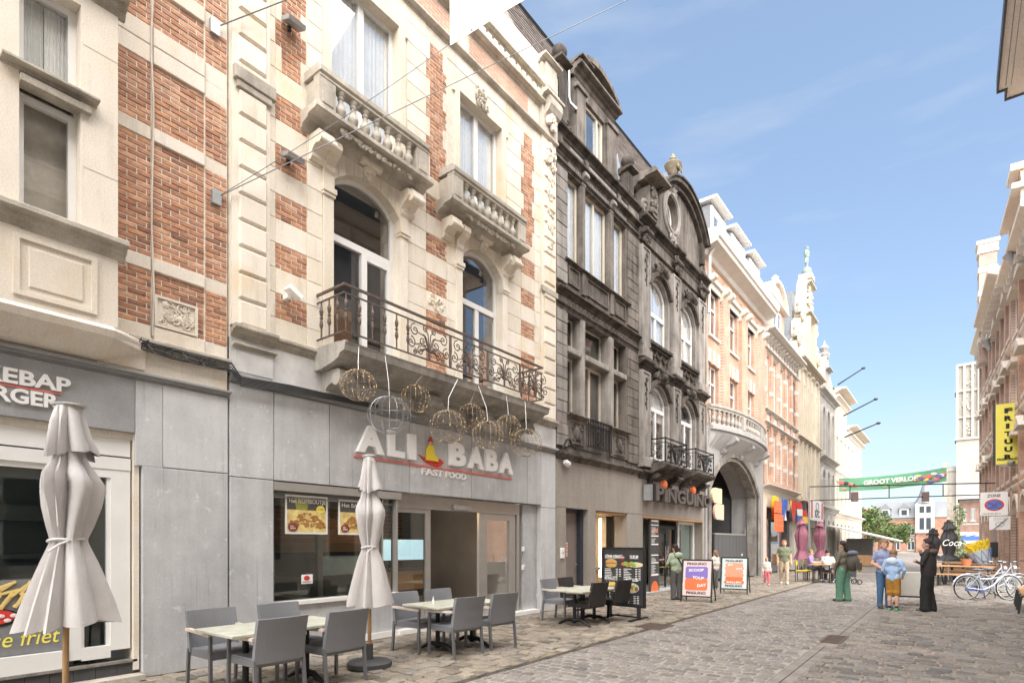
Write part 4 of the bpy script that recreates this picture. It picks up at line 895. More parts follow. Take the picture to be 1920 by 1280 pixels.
    for y in (Ya+.04, 13.08, 14.92, 15.62): obj('attic_pier', MB().bev(y, y+.2 if y < 15.6 else Ym-.03, 11.35, 11.61, -.02, .07), pstone, b)
    # roof: mansard with slate courses
    m = MB(); m.prism([(-.35, 12.05), (-.5, 12.05), (-2.0, 16.5), (-6, 16.8), (-6, 12)], lambda p, z: (X0+p, Ya, z), lambda p, z: (X0+p, Yb-.1, z)); rf = obj('roof', m, slate, b)
    m = MB(); n = 30; L_ = math.hypot(1.5, 4.45); ux, uz = -1.5/L_, 4.45/L_
    for j in range(n):
        t0 = L_*j/n;  k = 0; y = Ya+.02-(.11 if j % 2 else 0)
        while y < Yb-.15:
            a, c = max(y, Ya+.02), min(y+.21, Yb-.14); y += .22
            if c-a < .03: continue
            q = random.uniform(0, .012); x, z = X0-.42+ux*t0, 12.08+uz*t0; o = .03+q
            m.add([(x+o*uz,a,z+o*.34),(x+o*uz,c,z+o*.34),(x+ux*.165+.006,c,z+uz*.165),(x+ux*.165+.006,a,z+uz*.165),(x,a,z),(x,c,z)], [(0,1,2,3),(4,5,1,0),(4,0,3),(5,2,1)])
    obj('slates', m, slate, b, kind='stuff')
    m = MB(); m.tube([(X0-1.9, Ya, 16.54), (X0-1.9, Yb-.1, 16.54)], .07, 6); m.box(X0-2.0, X0-1.85, Ya-.03, Ya+.02, 12, 16.5); obj('ridge', m, iron, b)
    # dormer
    ya, yc = 12.62, 14.85; P = .02
    m = MB(); m.fb(ya, 13.1, 11.8, 13.5, -1.0, P); m.fb(14.2, yc, 11.8, 13.5, -1.0, P); m.fb(13.1, 14.2, 13.2, 13.5, -1.0, P); m.fb(13.1, 14.2, 11.8, 11.9, -1, P); dm = obj('dormer', m, pstone, b)
    m = MB(); m.bev(ya+.02, 13.06, 11.82, 13.2, P, P+.07); m.bev(14.24, yc-.05, 11.82, 13.2, P, P+.07); m.fb(ya-.05, 13.1, 13.2, 13.3, P, P+.12); m.fb(14.2, yc, 13.2, 13.3, P, P+.12); obj('pilaster', m, pstone, dm)
    m = MB(); m.corn(ya-.12, yc-.1, 13.5, 13.74, .3, P-.02); m.fb(ya-.05, yc-.12, 13.74, 13.79, -.9, P+.2)
    a = arcpts(ya-.1, yc-.1, 13.76, 14.14, 14)
    for (q, z), (q2, z2) in zip(a[:-1], a[1:]): m.prism([(q, z), (q2, z2), (q2, z2+.13), (q, z+.13)], lambda y, zz: (X0-.9, y, zz), lambda y, zz: (X0+.24, y, zz)); m.prism([(q, 13.74), (q2, 13.74), (q2, z2), (q, z)], lambda y, zz: (X0-.9, y, zz), lambda y, zz: (X0+.05, y, zz))
    m.corn(ya-.14, ya+.45, 13.74, 13.86, .34, P); obj('pediment', m, pstone, dm)
    m = MB(); m.lathe([(.12, 0), (.08, .1), (.06, .16)], X0-.1, 13.73, 10, 14.2); m.ball((X0-.1, 13.73, 14.51), .19, 12, 8); obj('ball_finial', m, pdark, dm, True)
    for y in (ya-.32, yc+.02):
        m = MB(); m.prism([(y, 11.82), (y+.3, 11.82), (y+.3 if y < 13 else y+.04, 13.1), (y+.26 if y < 13 else y, 13.1)], lambda q, z: (X0-.6, q, z), lambda q, z: (X0-.12, q, z)); m.scroll(y+.16, 12.2, .14, -.1, 1.4, 1, 0, .03); obj('volute', m, pstone, dm)
    m = MB(); m.tube([(X0-.06, ya-.14, 13.6), (X0-.06, ya-.14, 12.9), (X0-.02, ya-.14, 12.75), (X0+.1, ya-.05, 12.6), (X0+.02, ya+.03, 12.65)], .035, 6); obj('drainpipe', m, zinc, dm)
    window(b, 13.1, 14.2, 11.9, 13.2, -.06, creamf, .07, mull=[(13.86, 13.92)], curt=0, curt_gap=(.35, 1))
    for y, z, r in ((15.75, 12.97, .2), (12.0, 13.7, .2)):
        m = MB(); m.fb(y-.19, y+.19, 12.0, z-.4, -.2, .06); m.corn(y-.26, y+.26, z-.42, z-.25, .2, -.22); m.lathe([(.13, -.25), (.07, -.2), (.06, -.15)], X0-.05, y, 10, z); m.ball((X0-.05, y, z), r, 12, 8); obj('ball_finial', m, pdark, b, True)
    m = MB(); m.prism([(15.98, 12.75), (16.5, 13.05), (16.2, 13.7)], lambda y, z: (X0-.75, y, z), lambda y, z: (X0-.6, y, z)); obj('skylight', m, zinc, b)
    # right bay: three giant pilasters, carved panels
    PL = ((16.36, 16.97), (18.83, 19.5), (21.28, 22.12))
    for (y0, y1) in PL:
        c = (y0+y1)/2
        for z0, z1, top in ((4.05, 6.92, 7.0), (7.42, 10.75, 11.0)):
            m = MB(); m.fb(y0, y1, z0, z1, 0, .12); m.fb(y0, y0+.08, z0+.3, z1-.06, .12, .15); m.fb(y1-.08, y1, z0+.3, z1-.06, .12, .15); m.fb(y0, y1, z1-.06, z1, .12, .15); m.bev(y0-.04, y1+.04, z0-.1, z0+.18, 0, .2, .02); obj('pilaster', m, plight, b)
            leafdrop(b, c, z1-1.15, z1-.25, .14, 1, pdark)
        m = MB(); relief(m, y0+.08, y1-.06, 10.85, 11.34, .16, 22, .1, int(c*7), .09); roll(m, y0+.04, y1-.04, 11.2, .2, .09); obj('carved_capital', m, pdark, b, True)
        m = MB(); m.corn(y0-.08, y1+.08 if y1 < 22 else y1+.06, 6.98, 7.26, .28, .0); m.corn(y0-.06, y1+.06, 11.36, 11.66, .32, 0); obj('pilaster_cornice', m, pdark, b)
    m = MB(); m.corn(Ym, Yb, 6.98, 7.24, .2, .02); obj('mid_cornice', m, pdark, b)
    m = MB(); m.corn(Ym-.05, Yb, 11.36, 11.64, .25, .02); m.corn(Ym, Yb, 10.86, 10.95, .1, .02); obj('main_cornice', m, pdark, b)
    m = MB(); m.corn(Ym, Yb, 3.6, 3.86, .24, .02); obj('shop_cornice', m, pdark, b)
    for i, (y0, y1) in enumerate(U):
        c = (y0+y1)/2
        for z0, z1, sp, low in ((7.98, 10.12, 9.62, 0), (4.3, 6.68, 6.2, 1)):
            m = MB(); archband(m, y0+.004, y1-.004, sp, z1-.004, .12, -.06, .065, foot=z0); obj('window_surround', m, plight, b)
            tr = 8.92 if not low else 5.86
            window(b, y0, y1, z0, z1, -.07, white, .09, arch=sp, trans=[(tr, tr+.13)], mull=[(c-.06, c+.06, z0+.06, tr)], curt=(0 if not low else .55) if not (low and i) else None, curt_gap=(0, 1))
            m = MB(); archband(m, y0-.02, y1+.02, sp+.1, z1+.1, .13, .05, .19, foot=None); hd = obj('hood_mould', m, pdark, b)
            m = MB(); roll(m, c-.16, c+.16, z1+.30, .2, .13); relief(m, c-.5, c+.5, z1+.18, z1+.34, .16, 26, .09, i+low*5, .1); obj('carved_shell', m, pdark, hd, True)
            for q in (y0-.17, y1+.05): 
                m = MB(); m.fb(q, q+.14, z0, sp-.02, .0, .045); obj('jamb_strip', m, plight, b)
        m = MB(); m.bev(y0-.1, y1+.12, 7.86, 7.98, -.1, .2, .02); m.bev(y0-.06, y1+.08, 7.78, 7.86, -.1, .13, .02); obj('sill', m, pdark, b)
        m = MB()
        for k in range(3):
            ya_, yb_ = y0+.1+k*.44, y0+.1+(k+1)*.44; m.tube([(X0+.06, ya_+(yb_-ya_)*q/6, 7.72-.16*math.sin(math.pi*q/6)) for q in range(7)], [.025, .04, .055, .06, .055, .04, .025], 6); m.ball((X0+.06, ya_, 7.72), .055, 6, 4)
        m.tube([(X0+.06, y1-.04, 7.74), (X0+.06, y1-.04, 7.45)], .04, 5); obj('festoon', m, pdark, b, True)
    # iron balconies
    for i, (y0, y1) in enumerate(((17.0, 18.78), (19.62, 21.45))):
        P = .62; X = X0+P
        m = MB(); m.prof_y([(0, 3.78), (.2, 3.8), (.45, 3.9), (P, 3.95), (P+.06, 4.02), (P+.06, 4.08), (0, 4.1)], y0-.1, y1+.08); sl = obj('balcony_slab', m, pdark, b)
        m = MB()
        for z, h in ((4.86, .04), (4.73, .018), (4.14, .03)):
            m.bar((X, y0, z), (X, y1, z), .03, h); m.bar((X0, y0, z), (X, y0, z), .03, h); m.bar((X0, y1, z), (X, y1, z), .03, h)
        for y in (y0, y1): m.bar((X, y, 4.1), (X, y, 4.9), .028); m.bar((X0+.06, y, 4.1), (X0+.06, y, 4.86), .02)
        c = (y0+y1)/2
        for s_ in (-1, 1):
            m.bar((X, c+s_*.42, 4.14), (X, c+s_*.42, 4.73), .016)
            for (dy, z) in ((.52, 4.62), (.68, 4.62), (.55, 4.28), (.7, 4.28), (.62, 4.45)): m.scroll(c+s_*dy, z, .085, P, 1.4, s_, math.pi/2, .013, 14, 4)
            for k in range(5): m.tube([(X, c+s_*(.03+.02*k), 4.14), (X, c+s_*(.06+.05*k), 4.35), (X, c+s_*(.1+.065*k), 4.5+.03*k)], .013, 4)
            for yy in (y0,) if s_ < 0 else (y1,):
                for z in (4.3, 4.58):
                    m.tube([(X0+.32+.11*math.cos(q*.55), yy, z+.12*math.sin(q*.55)) for q in range(12)], .012, 4, True); m.tube([(X0+.46+.05*math.cos(q*.6), yy, z+.06*math.sin(q*.6)) for q in range(9)], .01, 4)
        for k in range(9): 
            t = -.3+.075*k; m.tube([(X, c+t, 4.72), (X, c+t+.16, 4.56), (X, c+t*.6, 4.42)], .008, 3); m.tube([(X, c+t, 4.72), (X, c+t-.16, 4.56), (X, c+t*.6, 4.42)], .008, 3)
        obj('balcony_railing', m, iron, b)
        for q in (y0, y1-.2):
            m = MB(); console(m, q, q+.2, 3.45, 3.8, .4); obj('console', m, pdark, b, True)
    # round gable
    G0, G1 = 16.9, 21.55; gc = 19.05; gp = .0
    m = MB(); out = [(16.42, 11.62), (22.1, 11.62), (22.0, 11.95), (21.55, 12.2), (21.5, 12.8)]+[(y, z) for y, z in arcpts(17.75, 21.4, 12.95, 13.82, 14)][::-1]+[(17.2, 12.9), (17.15, 12.35), (16.75, 12.3), (16.5, 12.0)]
    n_ = 20; oy, oz, ry, rz_ = 18.8, 12.76, .50, .54
    ov = [(oy+ry*math.cos(2*math.pi*k/n_), oz+rz_*math.sin(2*math.pi*k/n_)) for k in range(n_)]
    # ring of faces between outline and oval
    def outer(ang):
        best = None
        for (a, c) in zip(out, out[1:]+out[:1]):
            d = (math.cos(ang), math.sin(ang)); e = (c[0]-a[0], c[1]-a[1]); det = d[0]*-e[1]+e[0]*d[1]
            if abs(det) < 1e-9: continue
            q = (a[0]-oy, a[1]-oz); t = (q[0]*-e[1]+e[0]*q[1])/det; s = (d[0]*q[1]-d[1]*q[0])/det
            if t > 0 and -1e-6 <= s <= 1+1e-6 and (best is None or t > best): best = t
        return (oy+best*math.cos(ang), oz+best*math.sin(ang))
    N_ = 72
    for k in range(N_):
        a0, a1 = 2*math.pi*k/N_, 2*math.pi*(k+1)/N_
        i0, i1 = (oy+ry*math.cos(a0), oz+rz_*math.sin(a0)), (oy+ry*math.cos(a1), oz+rz_*math.sin(a1)); o0, o1 = outer(a0), outer(a1)
        m.prism([i0, i1, o1, o0], lambda y, z: (X0-.4, y, z), lambda y, z: (X0+.06, y, z))
    gb = obj('gable', m, pstone, b)
    m = MB(); pass
    for dz, t, p0, p1 in ((0, .16, -.4, .2), (.16, .14, -.4, .34), (.3, .06, -.4, .4)):
        o1 = arcpts(17.7-dz, 21.5+dz, 12.9-dz*.3, 13.76+dz, 16); o2 = arcpts(17.7-dz-t, 21.5+dz+t, 12.9-(dz+t)*.3, 13.76+dz+t, 16)
        for k in range(16): m.prism([o1[k], o1[k+1], o2[k+1], o2[k]], lambda y, z: (X0+p0, y, z), lambda y, z: (X0+p1, y, z))
    m.fb(21.5, 21.75, 12.1, 12.9, -.4, .2); obj('arched_cornice', m, pdark, gb)
    m = MB(); m.fb(16.75, 17.4, 11.9, 12.7, -.35, .2); m.corn(16.5, 17.65, 12.66, 13.0, .55, -.3); m.fb(16.5, 17.65, 13.0, 13.05, -.4, .5); m.bev(16.85, 17.3, 12.0, 12.6, .2, .24); obj('gable_pier', m, pstone, gb)
    m = MB(); relief(m, 16.8, 17.1, 11.9, 12.6, .22, 18, .1, 4, .1); m.scroll(16.6, 11.95, .25, .1, 1.6, 1, 0, .07, 24, 6); m.scroll(21.8, 11.95, .25, .1, 1.6, -1, 0, .06, 24, 6); obj('carved_volute', m, pstone, gb, True)
    m = MB()
    for r, p, t in ((1.18, .1, .07), (1.36, .08, .05)): m.tube([(X0+p, oy+ry*r*math.cos(2*math.pi*k/28), oz+rz_*r*math.sin(2*math.pi*k/28)) for k in range(28)], t, 6, True)
    relief(m, oy-.3, oy+.35, oz+.72, oz+.95, .1, 16, .1, 8, .1); relief(m, oy-.2, oy+.3, oz-.95, oz-.75, .1, 12, .09, 9, .1); obj('oval_frame', m, plight, gb, True)
    m = MB(); m.tube([(X0-.16, oy+ry*.93*math.cos(2*math.pi*k/24), oz+rz_*.93*math.sin(2*math.pi*k/24)) for k in range(24)], .04, 5, True); m.bar((X0-.16, oy+.12, oz-.58), (X0-.16, oy+.12, oz+.58), .05); ow = obj('oval_window', m, white, b)
    obj('pane', MB().poly_x(ov, -.17, -.164), glass, ow); obj('room', MB().poly_x(ov, -.6, -.5), room, ow)
    m = MB(); m.lathe([(.18, 0), (.18, .12), (.08, .16), (.13, .24), (.18, .3), (.19, .38), (.28, .5), (.30, .57), (.28, .6), (.12, .64), (.09, .72), (.12, .77), (.08, .86), (.02, .96)], X0-.05, 19.25, 14, 14.14); relief(m, 19.15, 19.4, 14.5, 14.62, .15, 8, .08, 2, .08); obj('urn', m, plain('urn_stone', (.22, .18, .13), .85, 0, .3, 8, .4), gb, True)
    m = MB(); m.fb(16.34, 17.0, 12.1, 13.3, -.6, -.42); m.fb(21.7, 22.2, 11.9, 13.3, -.6, -.42); obj('tar_felt', m, black, b); obj('brick_end', MB().fb(22.0, 22.2, 11.95, 12.9, -.42, -.1), brickA, b)
    # ground floor in brushed concrete
    D = (12.20, 13.28, 0, 2.49); O2 = (13.7, 15.6, 0, 2.49); O3 = (16.68, 22.0, 0, 2.47)
    w_ = MB(); wall(w_, Ya, Yb, 0, 3.74, .02, -.42, [D, O2, O3]); obj('shop_wall', w_, pshop, b)
    m = MB(); m.fb(Ya, 12.2, 2.49, 2.5, .02, .024); m.fb(15.6, 16.68, 2.485, 2.495, .02, .024); m.fb(16.66, 16.668, 0, 3.74, .02, .024); obj('joint', m, pdark, b)
    m = MB(); m.fb(12.2, 13.14, 0, 2.38, -.3, -.24); dr = obj('door', m, plain('taupe_door', (.235, .20, .18), .6, 0, .05, 2), b)
    m = MB(); m.fb(13.14, 13.28, 0, 2.49, -.3, -.12); m.fb(12.2, 13.14, 2.38, 2.49, -.3, -.2); obj('door_frame', m, plain('navy_frame', (.045, .05, .065), .5), b)
    m = MB(); m.tube([(X0-.2, 13.05, 1.05), (X0-.17, 13.05, 1.05), (X0-.17, 12.95, 1.05)], .012, 6); m.fb(13.03, 13.07, .9, 1.12, -.24, -.228); obj('door_handle', m, zinc, dr)
    nb = tag(obj('door_notice', MB().fb(12.37, 12.68, 1.27, 1.62, -.24, -.232), lwhite), 'orange red notice with a white border on the taupe door', 'notice'); obj('print', MB().fb(12.385, 12.665, 1.29, 1.6, -.232, -.23), redline, nb)
    for z in (1.52, 1.42, 1.33): obj('text_line', MB().fb(12.41, 12.64, z, z+.02, -.23, -.2285), lwhite, nb)
    bx = tag(obj('wall_box', MB().bev(11.93, 12.07, 1.23, 1.49, .02, .07), lwhite), 'small white box with a dark symbol fixed to the left pier of the sooty house', 'box'); m = MB(); m.scroll(12.0, 1.36, .035, .073, .7, 1, 1, .007, 10); obj('symbol', m, dgrey, bx)
    # hatch
    m = MB(); m.fb(13.7, 13.78, 0, 2.49, -.3, -.1); m.fb(14.42, 14.62, 0, 2.35, -1.3, -1.1); m.fb(15.25, 15.32, 0, 2.4, -.5, -.3); obj('hatch_frame', m, black, b)
    m = MB(); m.add([(X0-.42,13.7,0),(X0-.42,16.5,0),(X0-2.8,16.5,0),(X0-2.8,13.3,0),(X0-.42,13.7,2.6),(X0-.42,16.5,2.6),(X0-2.8,16.5,2.6),(X0-2.8,13.3,2.6)], [(0,1,2,3),(4,7,6,5),(3,2,6,7),(0,3,7,4)]); obj('hatch_room', m, redbrown, b)
    obj('inner_panel', MB().box(X0-2.6, X0-.44, 15.55, 15.6, 0, 2.5), beige, b); m = MB(); m.poly_x([(14.85+.32*math.cos(q*.262), 1.0+.55*math.sin(q*.262)) for q in range(13)], -1.6, -1.5); obj('arch_decor', m, tanw, b); obj('back_panel', MB().fb(14.62, 15.5, 0, 2.4, -1.7, -1.62), beige, b)
    m = MB(); m.fb(15.19, 15.24, .6, 2.34, -.7, -.66); obj('strip_light', m, stripm, b)
    m = MB(); m.fb(13.8, 15.56, 2.42, 2.48, -.4, -.02); obj('light_trim', m, tanw, b); m = MB(); m.fb(16.7, 22.0, 2.40, 2.46, -.4, .03); obj('light_trim', m, tanw, b)
    m = MB(); m.fb(13.9, 14.5, 0, .85, -.9, -.35); hc = obj('hatch_counter', m, tanw, b); m = MB(); m.fb(13.86, 14.56, .85, .92, -.95, -.3); obj('counter_top', m, plight, hc)
    m = MB(); rr = random.Random(3)
    for k in range(22): m.ball((X0-.6+rr.uniform(-.2, .2), rr.uniform(13.95, 14.45), .98+rr.uniform(0, .12)), .07, 6, 4)
    m.fb(13.95, 14.45, 1.2, 1.25, -.8, -.4); obj('cakes', m, plain('pastry', (.6, .45, .2), .7, 0, .4, 20), hc, True)
    m = MB(); m.ball((X0-1.0, 13.98, 2.0), .2, 12, 8); obj('globe_lamp', m, emit('globe_lamp', (1, .72, .45), 1.3), b, True)
    m = MB(); m.fb(14.0, 14.35, 1.45, 1.75, -2.2, -2.1); obj('red_screen', m, red, b)
    # ice-cream shop
    bx_ = X0-1.8
    m = MB(); m.add([(X0-.42,16.68,0),(X0-.42,22.0,0),(bx_,22.0,0),(bx_,16.68,0),(X0-.42,16.68,2.6),(X0-.42,22.0,2.6),(bx_,22.0,2.6),(bx_,16.68,2.6)], [(0,1,2,3),(4,7,6,5),(3,2,6,7),(1,5,6,2)]); obj('shop_room', m, plain('warm_grey', (.30, .28, .25), .8, 0, .1, 2), b)
    obj('side_panel', MB().box(bx_, X0-.44, 16.68, 16.72, 0, 2.42), beige, b); obj('threshold', MB().box(bx_, X0-.02, 16.7, 22.0, 0, .05), granite, b); obj('tan_foot', MB().fb(18.0, 18.5, .05, .95, -1.2, -.7), tanw, b)
    m = MB(); m.fb(18.35, 20.4, 2.1, 2.22, -.5, -.36); m.fb(18.3, 18.38, .05, 2.22, -.5, -.36); m.fb(20.2, 20.4, .05, 2.22, -.5, -.36); m.fb(19.45, 19.5, .05, 2.1, -.45, -.4); m.fb(18.4, 19.45, 1.95, 2.1, -.45, -.4); df = obj('glass_door', m, black, b); obj('pane', MB().fb(18.38, 20.2, .05, 2.1, -.43, -.424), glassr, df)
    m = MB(); m.tube([(X0-.36, 19.35, .9), (X0-.36, 19.35, 1.5)], .018, 6); m.tube([(X0-.36, 19.6, .9), (X0-.36, 19.6, 1.5)], .018, 6); obj('door_handle', m, zinc, df)
    wn = MB(); wn.fb(20.4, 22.0, 0, .12, -.4, -.3); wn.fb(20.4, 20.46, .12, 2.42, -.4, -.3); wn.fb(21.9, 22.0, .12, 2.42, -.4, -.3); wn.fb(20.46, 21.9, 2.3, 2.42, -.4, -.3); wn = obj('shop_window', wn, white, b)
    obj('pane', MB().fb(20.46, 21.9, .12, 2.3, -.36, -.354), glassr, wn)
    obj('green_base', MB().fb(20.46, 21.9, .12, .75, -.5, -.44), plain('bottle_green', (.03, .09, .07), .6), wn)
    m = MB(); pts = [(20.46, .75), (20.46, 1.5), (20.75, 1.75), (20.95, 1.75), (20.95, .75)]; m.poly_x(pts, -.5, -.45); obj('dark_arch', m, black, wn)
    m = MB(); m.poly_x([(20.95, 2.3), (20.95, .95)]+[(21.4-.4*math.cos(q*.31), .85-.3*math.sin(q*.31)) for q in range(11)]+[(21.85, .95), (21.85, 2.3)], -.5, -.44); obj('mint_tongue', m, plain('mint_blue', (.55, .70, .72), .6), wn)
    # sign
    sg = tag(obj('shop_sign', MB().fb(16.62, 16.78, 2.93, 3.42, .06, .3), zinc), 'dark PiNGUiNO shop sign with orange dots on the concrete band', 'sign')
    obj('sign_back', MB().fb(16.78, 16.9, 2.92, 3.44, .05, .34), black, sg)
    y = 16.92
    for s_, w_, h in (('P', .62, .50), ('I', .24, .40), ('N', .76, .46), ('G', .80, .46), ('U', .72, .46), ('I', .24, .40), ('N', .76, .46), ('O', .84, .46)):
        ftext('letter', s_, y, 2.93, w_*.92, h, .12, .26, plain('letter_brown', (.12, .10, .09), .55, 0, .05, 4) if 'letter_brown' not in MATS else MATS['letter_brown'], sg, fat=.035)
        if s_ == 'I':
            m = MB(); m.ball((X0+.3, y+.1, 3.48), .16, 12, 8, (.6, 1, 1)); m.ball((X0+.25, y-.02, 3.5), .1, 8, 6, (.5, .7, 1)); obj('orange_dot', m, orange, sg, True)
        y += w_+.015
    cm_ = thing('security_camera', 'white security camera under the shop cornice of the sooty house', 'camera', (X0+.1, 12.2, 3.55)); m = MB(); m.lathe([(.07, 0), (.08, .05), (.08, .14), (.05, .2)], 0, 0, 10); m.xf(Matrix.Rotation(1.3, 4, 'X')); obj('camera_body', m, lwhite, cm_, True); obj('mount', MB().box(-.1, .02, .0, .06, .02, .08), zinc, cm_)
    cb = MB(); cb.tube([(X0+.2, 11.78, 3.9), (X0+.26, 11.85, 4.1), (X0+.26, 11.98, 4.14), (X0+.24, 12.1, 4.02), (X0+.24, 12.3, 3.94), (X0+.23, 12.9, 3.96), (X0+.23, 13.6, 3.97)], .03, 6); tag(obj('cable', cb, black), 'looped black cable on the cornice at the left corner of the sooty house', 'cable')
    mn = thing('menu_pylon', 'tall narrow black menu pylon with an orange disc at the PiNGUiNO door', 'menu board', (X0-.05, 17.72, 0)); obj('panel', MB().box(-.06, 0, -.36, .36, 0, 2.43), dgrey, mn)
    for z, h in ((2.3, .06), (2.18, .04), (1.82, .04), (1.55, .04), (1.2, .04), (.95, .04), (.55, .06)): obj('heading', MB().box(0, .004, -.28, .28, z, z+h), lwhite, mn)
    text('menu_title', 'PiNGUiNO', (.005, -.26, 2.2), (0, 1, 0), (0, 0, 1), .5, .05, .003, dgrey, mn)
    for z in [2.1-.04*k for k in range(6)]+[1.74-.04*k for k in range(4)]+[1.12-.035*k for k in range(4)]+[.88-.035*k for k in range(8)]: obj('text_line', MB().box(0, .003, -.26, random.uniform(-.05, .12), z, z+.014), lwhite, mn)
    for k in range(6): obj('cone_picture', MB().box(0, .004, -.27+.09*k, -.22+.09*k, 1.95, 1.95+.05+.02*k), orangel, mn)
    m = MB(); m.prism([(.3*math.cos(q*.2856), .33*math.sin(q*.2856)) for q in range(12)], lambda y, z: (0, y, z+.05), lambda y, z: (.006, y, z+.05)); obj('orange_disc', m, orange, mn)
    fix_root(b, (X0, 17.0, 0))
dark_house()
# ------------------------------------------------------------------ the rest of the left row
def simple_win(root, y0, y1, z0, z1, p=-.2, mul=1, tr=None, fm=None, arch=None, curt=None):
    c = (y0+y1)/2
    return window(root, y0, y1, z0, z1, p, fm or white, .08, mull=[(c-.04, c+.04)] if mul else (), trans=[(tr, tr+.08)] if tr else (), arch=arch, curt=curt, depth=.6)
farbal = stone('balustrade_stone', (.46, .43, .39), (.33, .305, .275), (.3, .65), .4, 2, .85, .2)
def arcade_house():
    b = thing('arcade_house', 'brick house with three white dormers, a curved stone balcony and a wide dark archway', 'house')
    Ya, Yb = 22.26, 30.74
    top = [(22.75, 23.95), (25.2, 26.55), (27.9, 29.2)]
    W = [(y0, y1, 9.9, 11.7) for y0, y1 in top]+[(y0, y1, 6.3, 8.75) for y0, y1 in top]
    AR = (22.75, 29.7, 0, 5.35)
    w_ = MB(); wall(w_, Ya, Yb, 6.2, 12.9, 0, -.5, W); obj('wall', w_, brickB, b)
    w_ = MB(); wall(w_, Ya, Yb, 0, 6.2, .05, -1.2, [AR]); spandrel(w_, AR[0], AR[1], 3.8, 5.352, .05, -1.2, 14); obj('portal_wall', w_, scuffed('portal_stone', (.44, .43, .425), (.32, .31, .305)), b)
    m = MB(); archband(m, AR[0], AR[1], 3.8, 5.35, .28, .0, .12, 14, 0); archband(m, AR[0]+.16, AR[1]-.16, 3.8, 5.2, .12, -.4, .0, 14, 0); obj('arch_moulding', m, plight, b)
    for y0, y1 in ((24.15, 25.0), (26.75, 27.7), (29.4, 30.7)): obj('brick_pilaster', MB().fb(y0, y1, 6.2, 12.3, 0, .14), brickB, b)
    for y0, y1 in top:
        simple_win(b, y0, y1, 9.9, 11.7, -.14, 1, 11.0); simple_win(b, y0, y1, 6.3, 8.75, -.14, 1, 8.0)
        obj('sill', MB().bev(y0-.06, y1+.06, 9.78, 9.9, -.3, .08), whites, b); obj('lintel', MB().fb(y0-.1, y1+.1, 11.7, 11.95, -.1, .06), whites, b)
        for k in range(5):
            y = y0-.1+(y1-y0+.2)*k/5; obj('voussoir', MB().bev(y+.01, y+(y1-y0+.2)/5-.01, 8.76, 9.32, -.1, .05 if k % 2 == 0 else .02), whites if k % 2 == 0 else brickB, b)
    m = MB(); m.fb(Ya, Yb, 11.95, 12.1, 0, .16); obj('stone_band', m, kstone, b)
    for y in (22.5, 24.2, 24.8, 26.8, 27.5, 29.5, 30.4):
        m = MB(); console(m, y-.12, y+.14, 11.55, 12.05, .4); obj('console', m, kstone, b, True)
    m = MB(); m.prof_y([(0, 12.7), (.12, 12.7), (.2, 12.85), (.62, 13.0), (.66, 13.12), (.72, 13.16), (.78, 13.4), (.78, 13.5), (-.6, 13.6), (-.6, 12.7)], Ya-.4, Yb+.3)
    obj('cornice', m, whites, b); m = MB(); m.tube([(X0+.7, Ya+.05, 13.3), (X0+.45, Ya+.02, 13.1), (X0+.2, Ya+.02, 12.7), (X0+.16, Ya+.02, 10.5)], .07, 6); obj('drainpipe', m, whites, b)
    m = MB(); m.prism([(-.3, 13.5), (0, 13.5), (-1.6, 16.6), (-4, 16.6)], lambda p, z: (X0+p, Ya, z), lambda p, z: (X0+p, Yb, z)); obj('roof', m, slateb, b)
    for y0, y1 in ((22.85, 24.6), (25.45, 27.4), (28.2, 29.9)):
        m = MB(); m.fb(y0, y1, 13.5, 15.0, -1.6, .05); d = obj('dormer', m, slateb, b); m = MB(); m.corn(y0-.14, y1+.14, 14.95, 15.25, .35, -1.6); obj('dormer_cornice', m, white, d)
        m = MB(); m.fb(y0, y0+.16, 13.5, 14.95, .05, .1); m.fb(y1-.16, y1, 13.5, 14.95, .05, .1); m.fb(y0+.16, y1-.16, 14.75, 14.95, .05, .1); m.fb(y0+.16, y1-.16, 13.5, 13.7, .05, .1); obj('dormer_frame', m, white, d)
        simple_win(b, y0+.16, y1-.16, 13.7, 14.75, .09, 1)
    # bow balcony
    def bow(y): t = (y-26.6)/4.0; return .2+.62*max(0, 1-t*t)**.8
    n = 22; ys = [22.6+8.0*k/n for k in range(n+1)]
    mA, mB = MB(), MB()
    for a, c in zip(ys[:-1], ys[1:]):
        for z0, z1, e in ((5.95, 6.08, -.1), (6.08, 6.24, .02), (6.24, 6.32, -.06), (6.98, 7.08, -.06), (6.88, 6.98, -.1)):
            qa, qc = bow(a)+e, bow(c)+e; m = mA if z1 < 6.4 else mB
            ra, rc = (0, 0) if z1 < 6.4 else (qa-.18, qc-.18)
            m.add([(X0+ra,a,z0),(X0+qa,a,z0),(X0+qc,c,z0),(X0+rc,c,z0),(X0+ra,a,z1),(X0+qa,a,z1),(X0+qc,c,z1),(X0+rc,c,z1)], [(0,3,2,1),(4,5,6,7),(0,1,5,4),(1,2,6,5),(2,3,7,6),(3,0,4,7)])
        qa, qc = bow(a)-.1, bow(c)-.1; mA.add([(X0,a,5.4),(X0+.05,a,5.4),(X0+.05,c,5.4),(X0,c,5.4),(X0,a,5.95),(X0+qa,a,5.95),(X0+qc,c,5.95),(X0,c,5.95)], [(1,2,6,5),(0,1,5,4),(2,3,7,6)])
    bc = obj('balcony', mA, MATS['portal_stone'], b); obj('handrail', mB, farbal, bc)
    bal = baluster_mesh(.56, .1, farbal)
    for k in range(24):
        y = 22.85+7.6*k/23
        if k % 8 == 7: obj('pedestal', MB().box(-.12, .12, -.16, .16, 0, .56), farbal, bc, loc=(X0+bow(y)-.16, y, 6.32))
        else: obj('baluster', bal, None, bc, loc=(X0+bow(y)-.16, y, 6.32))
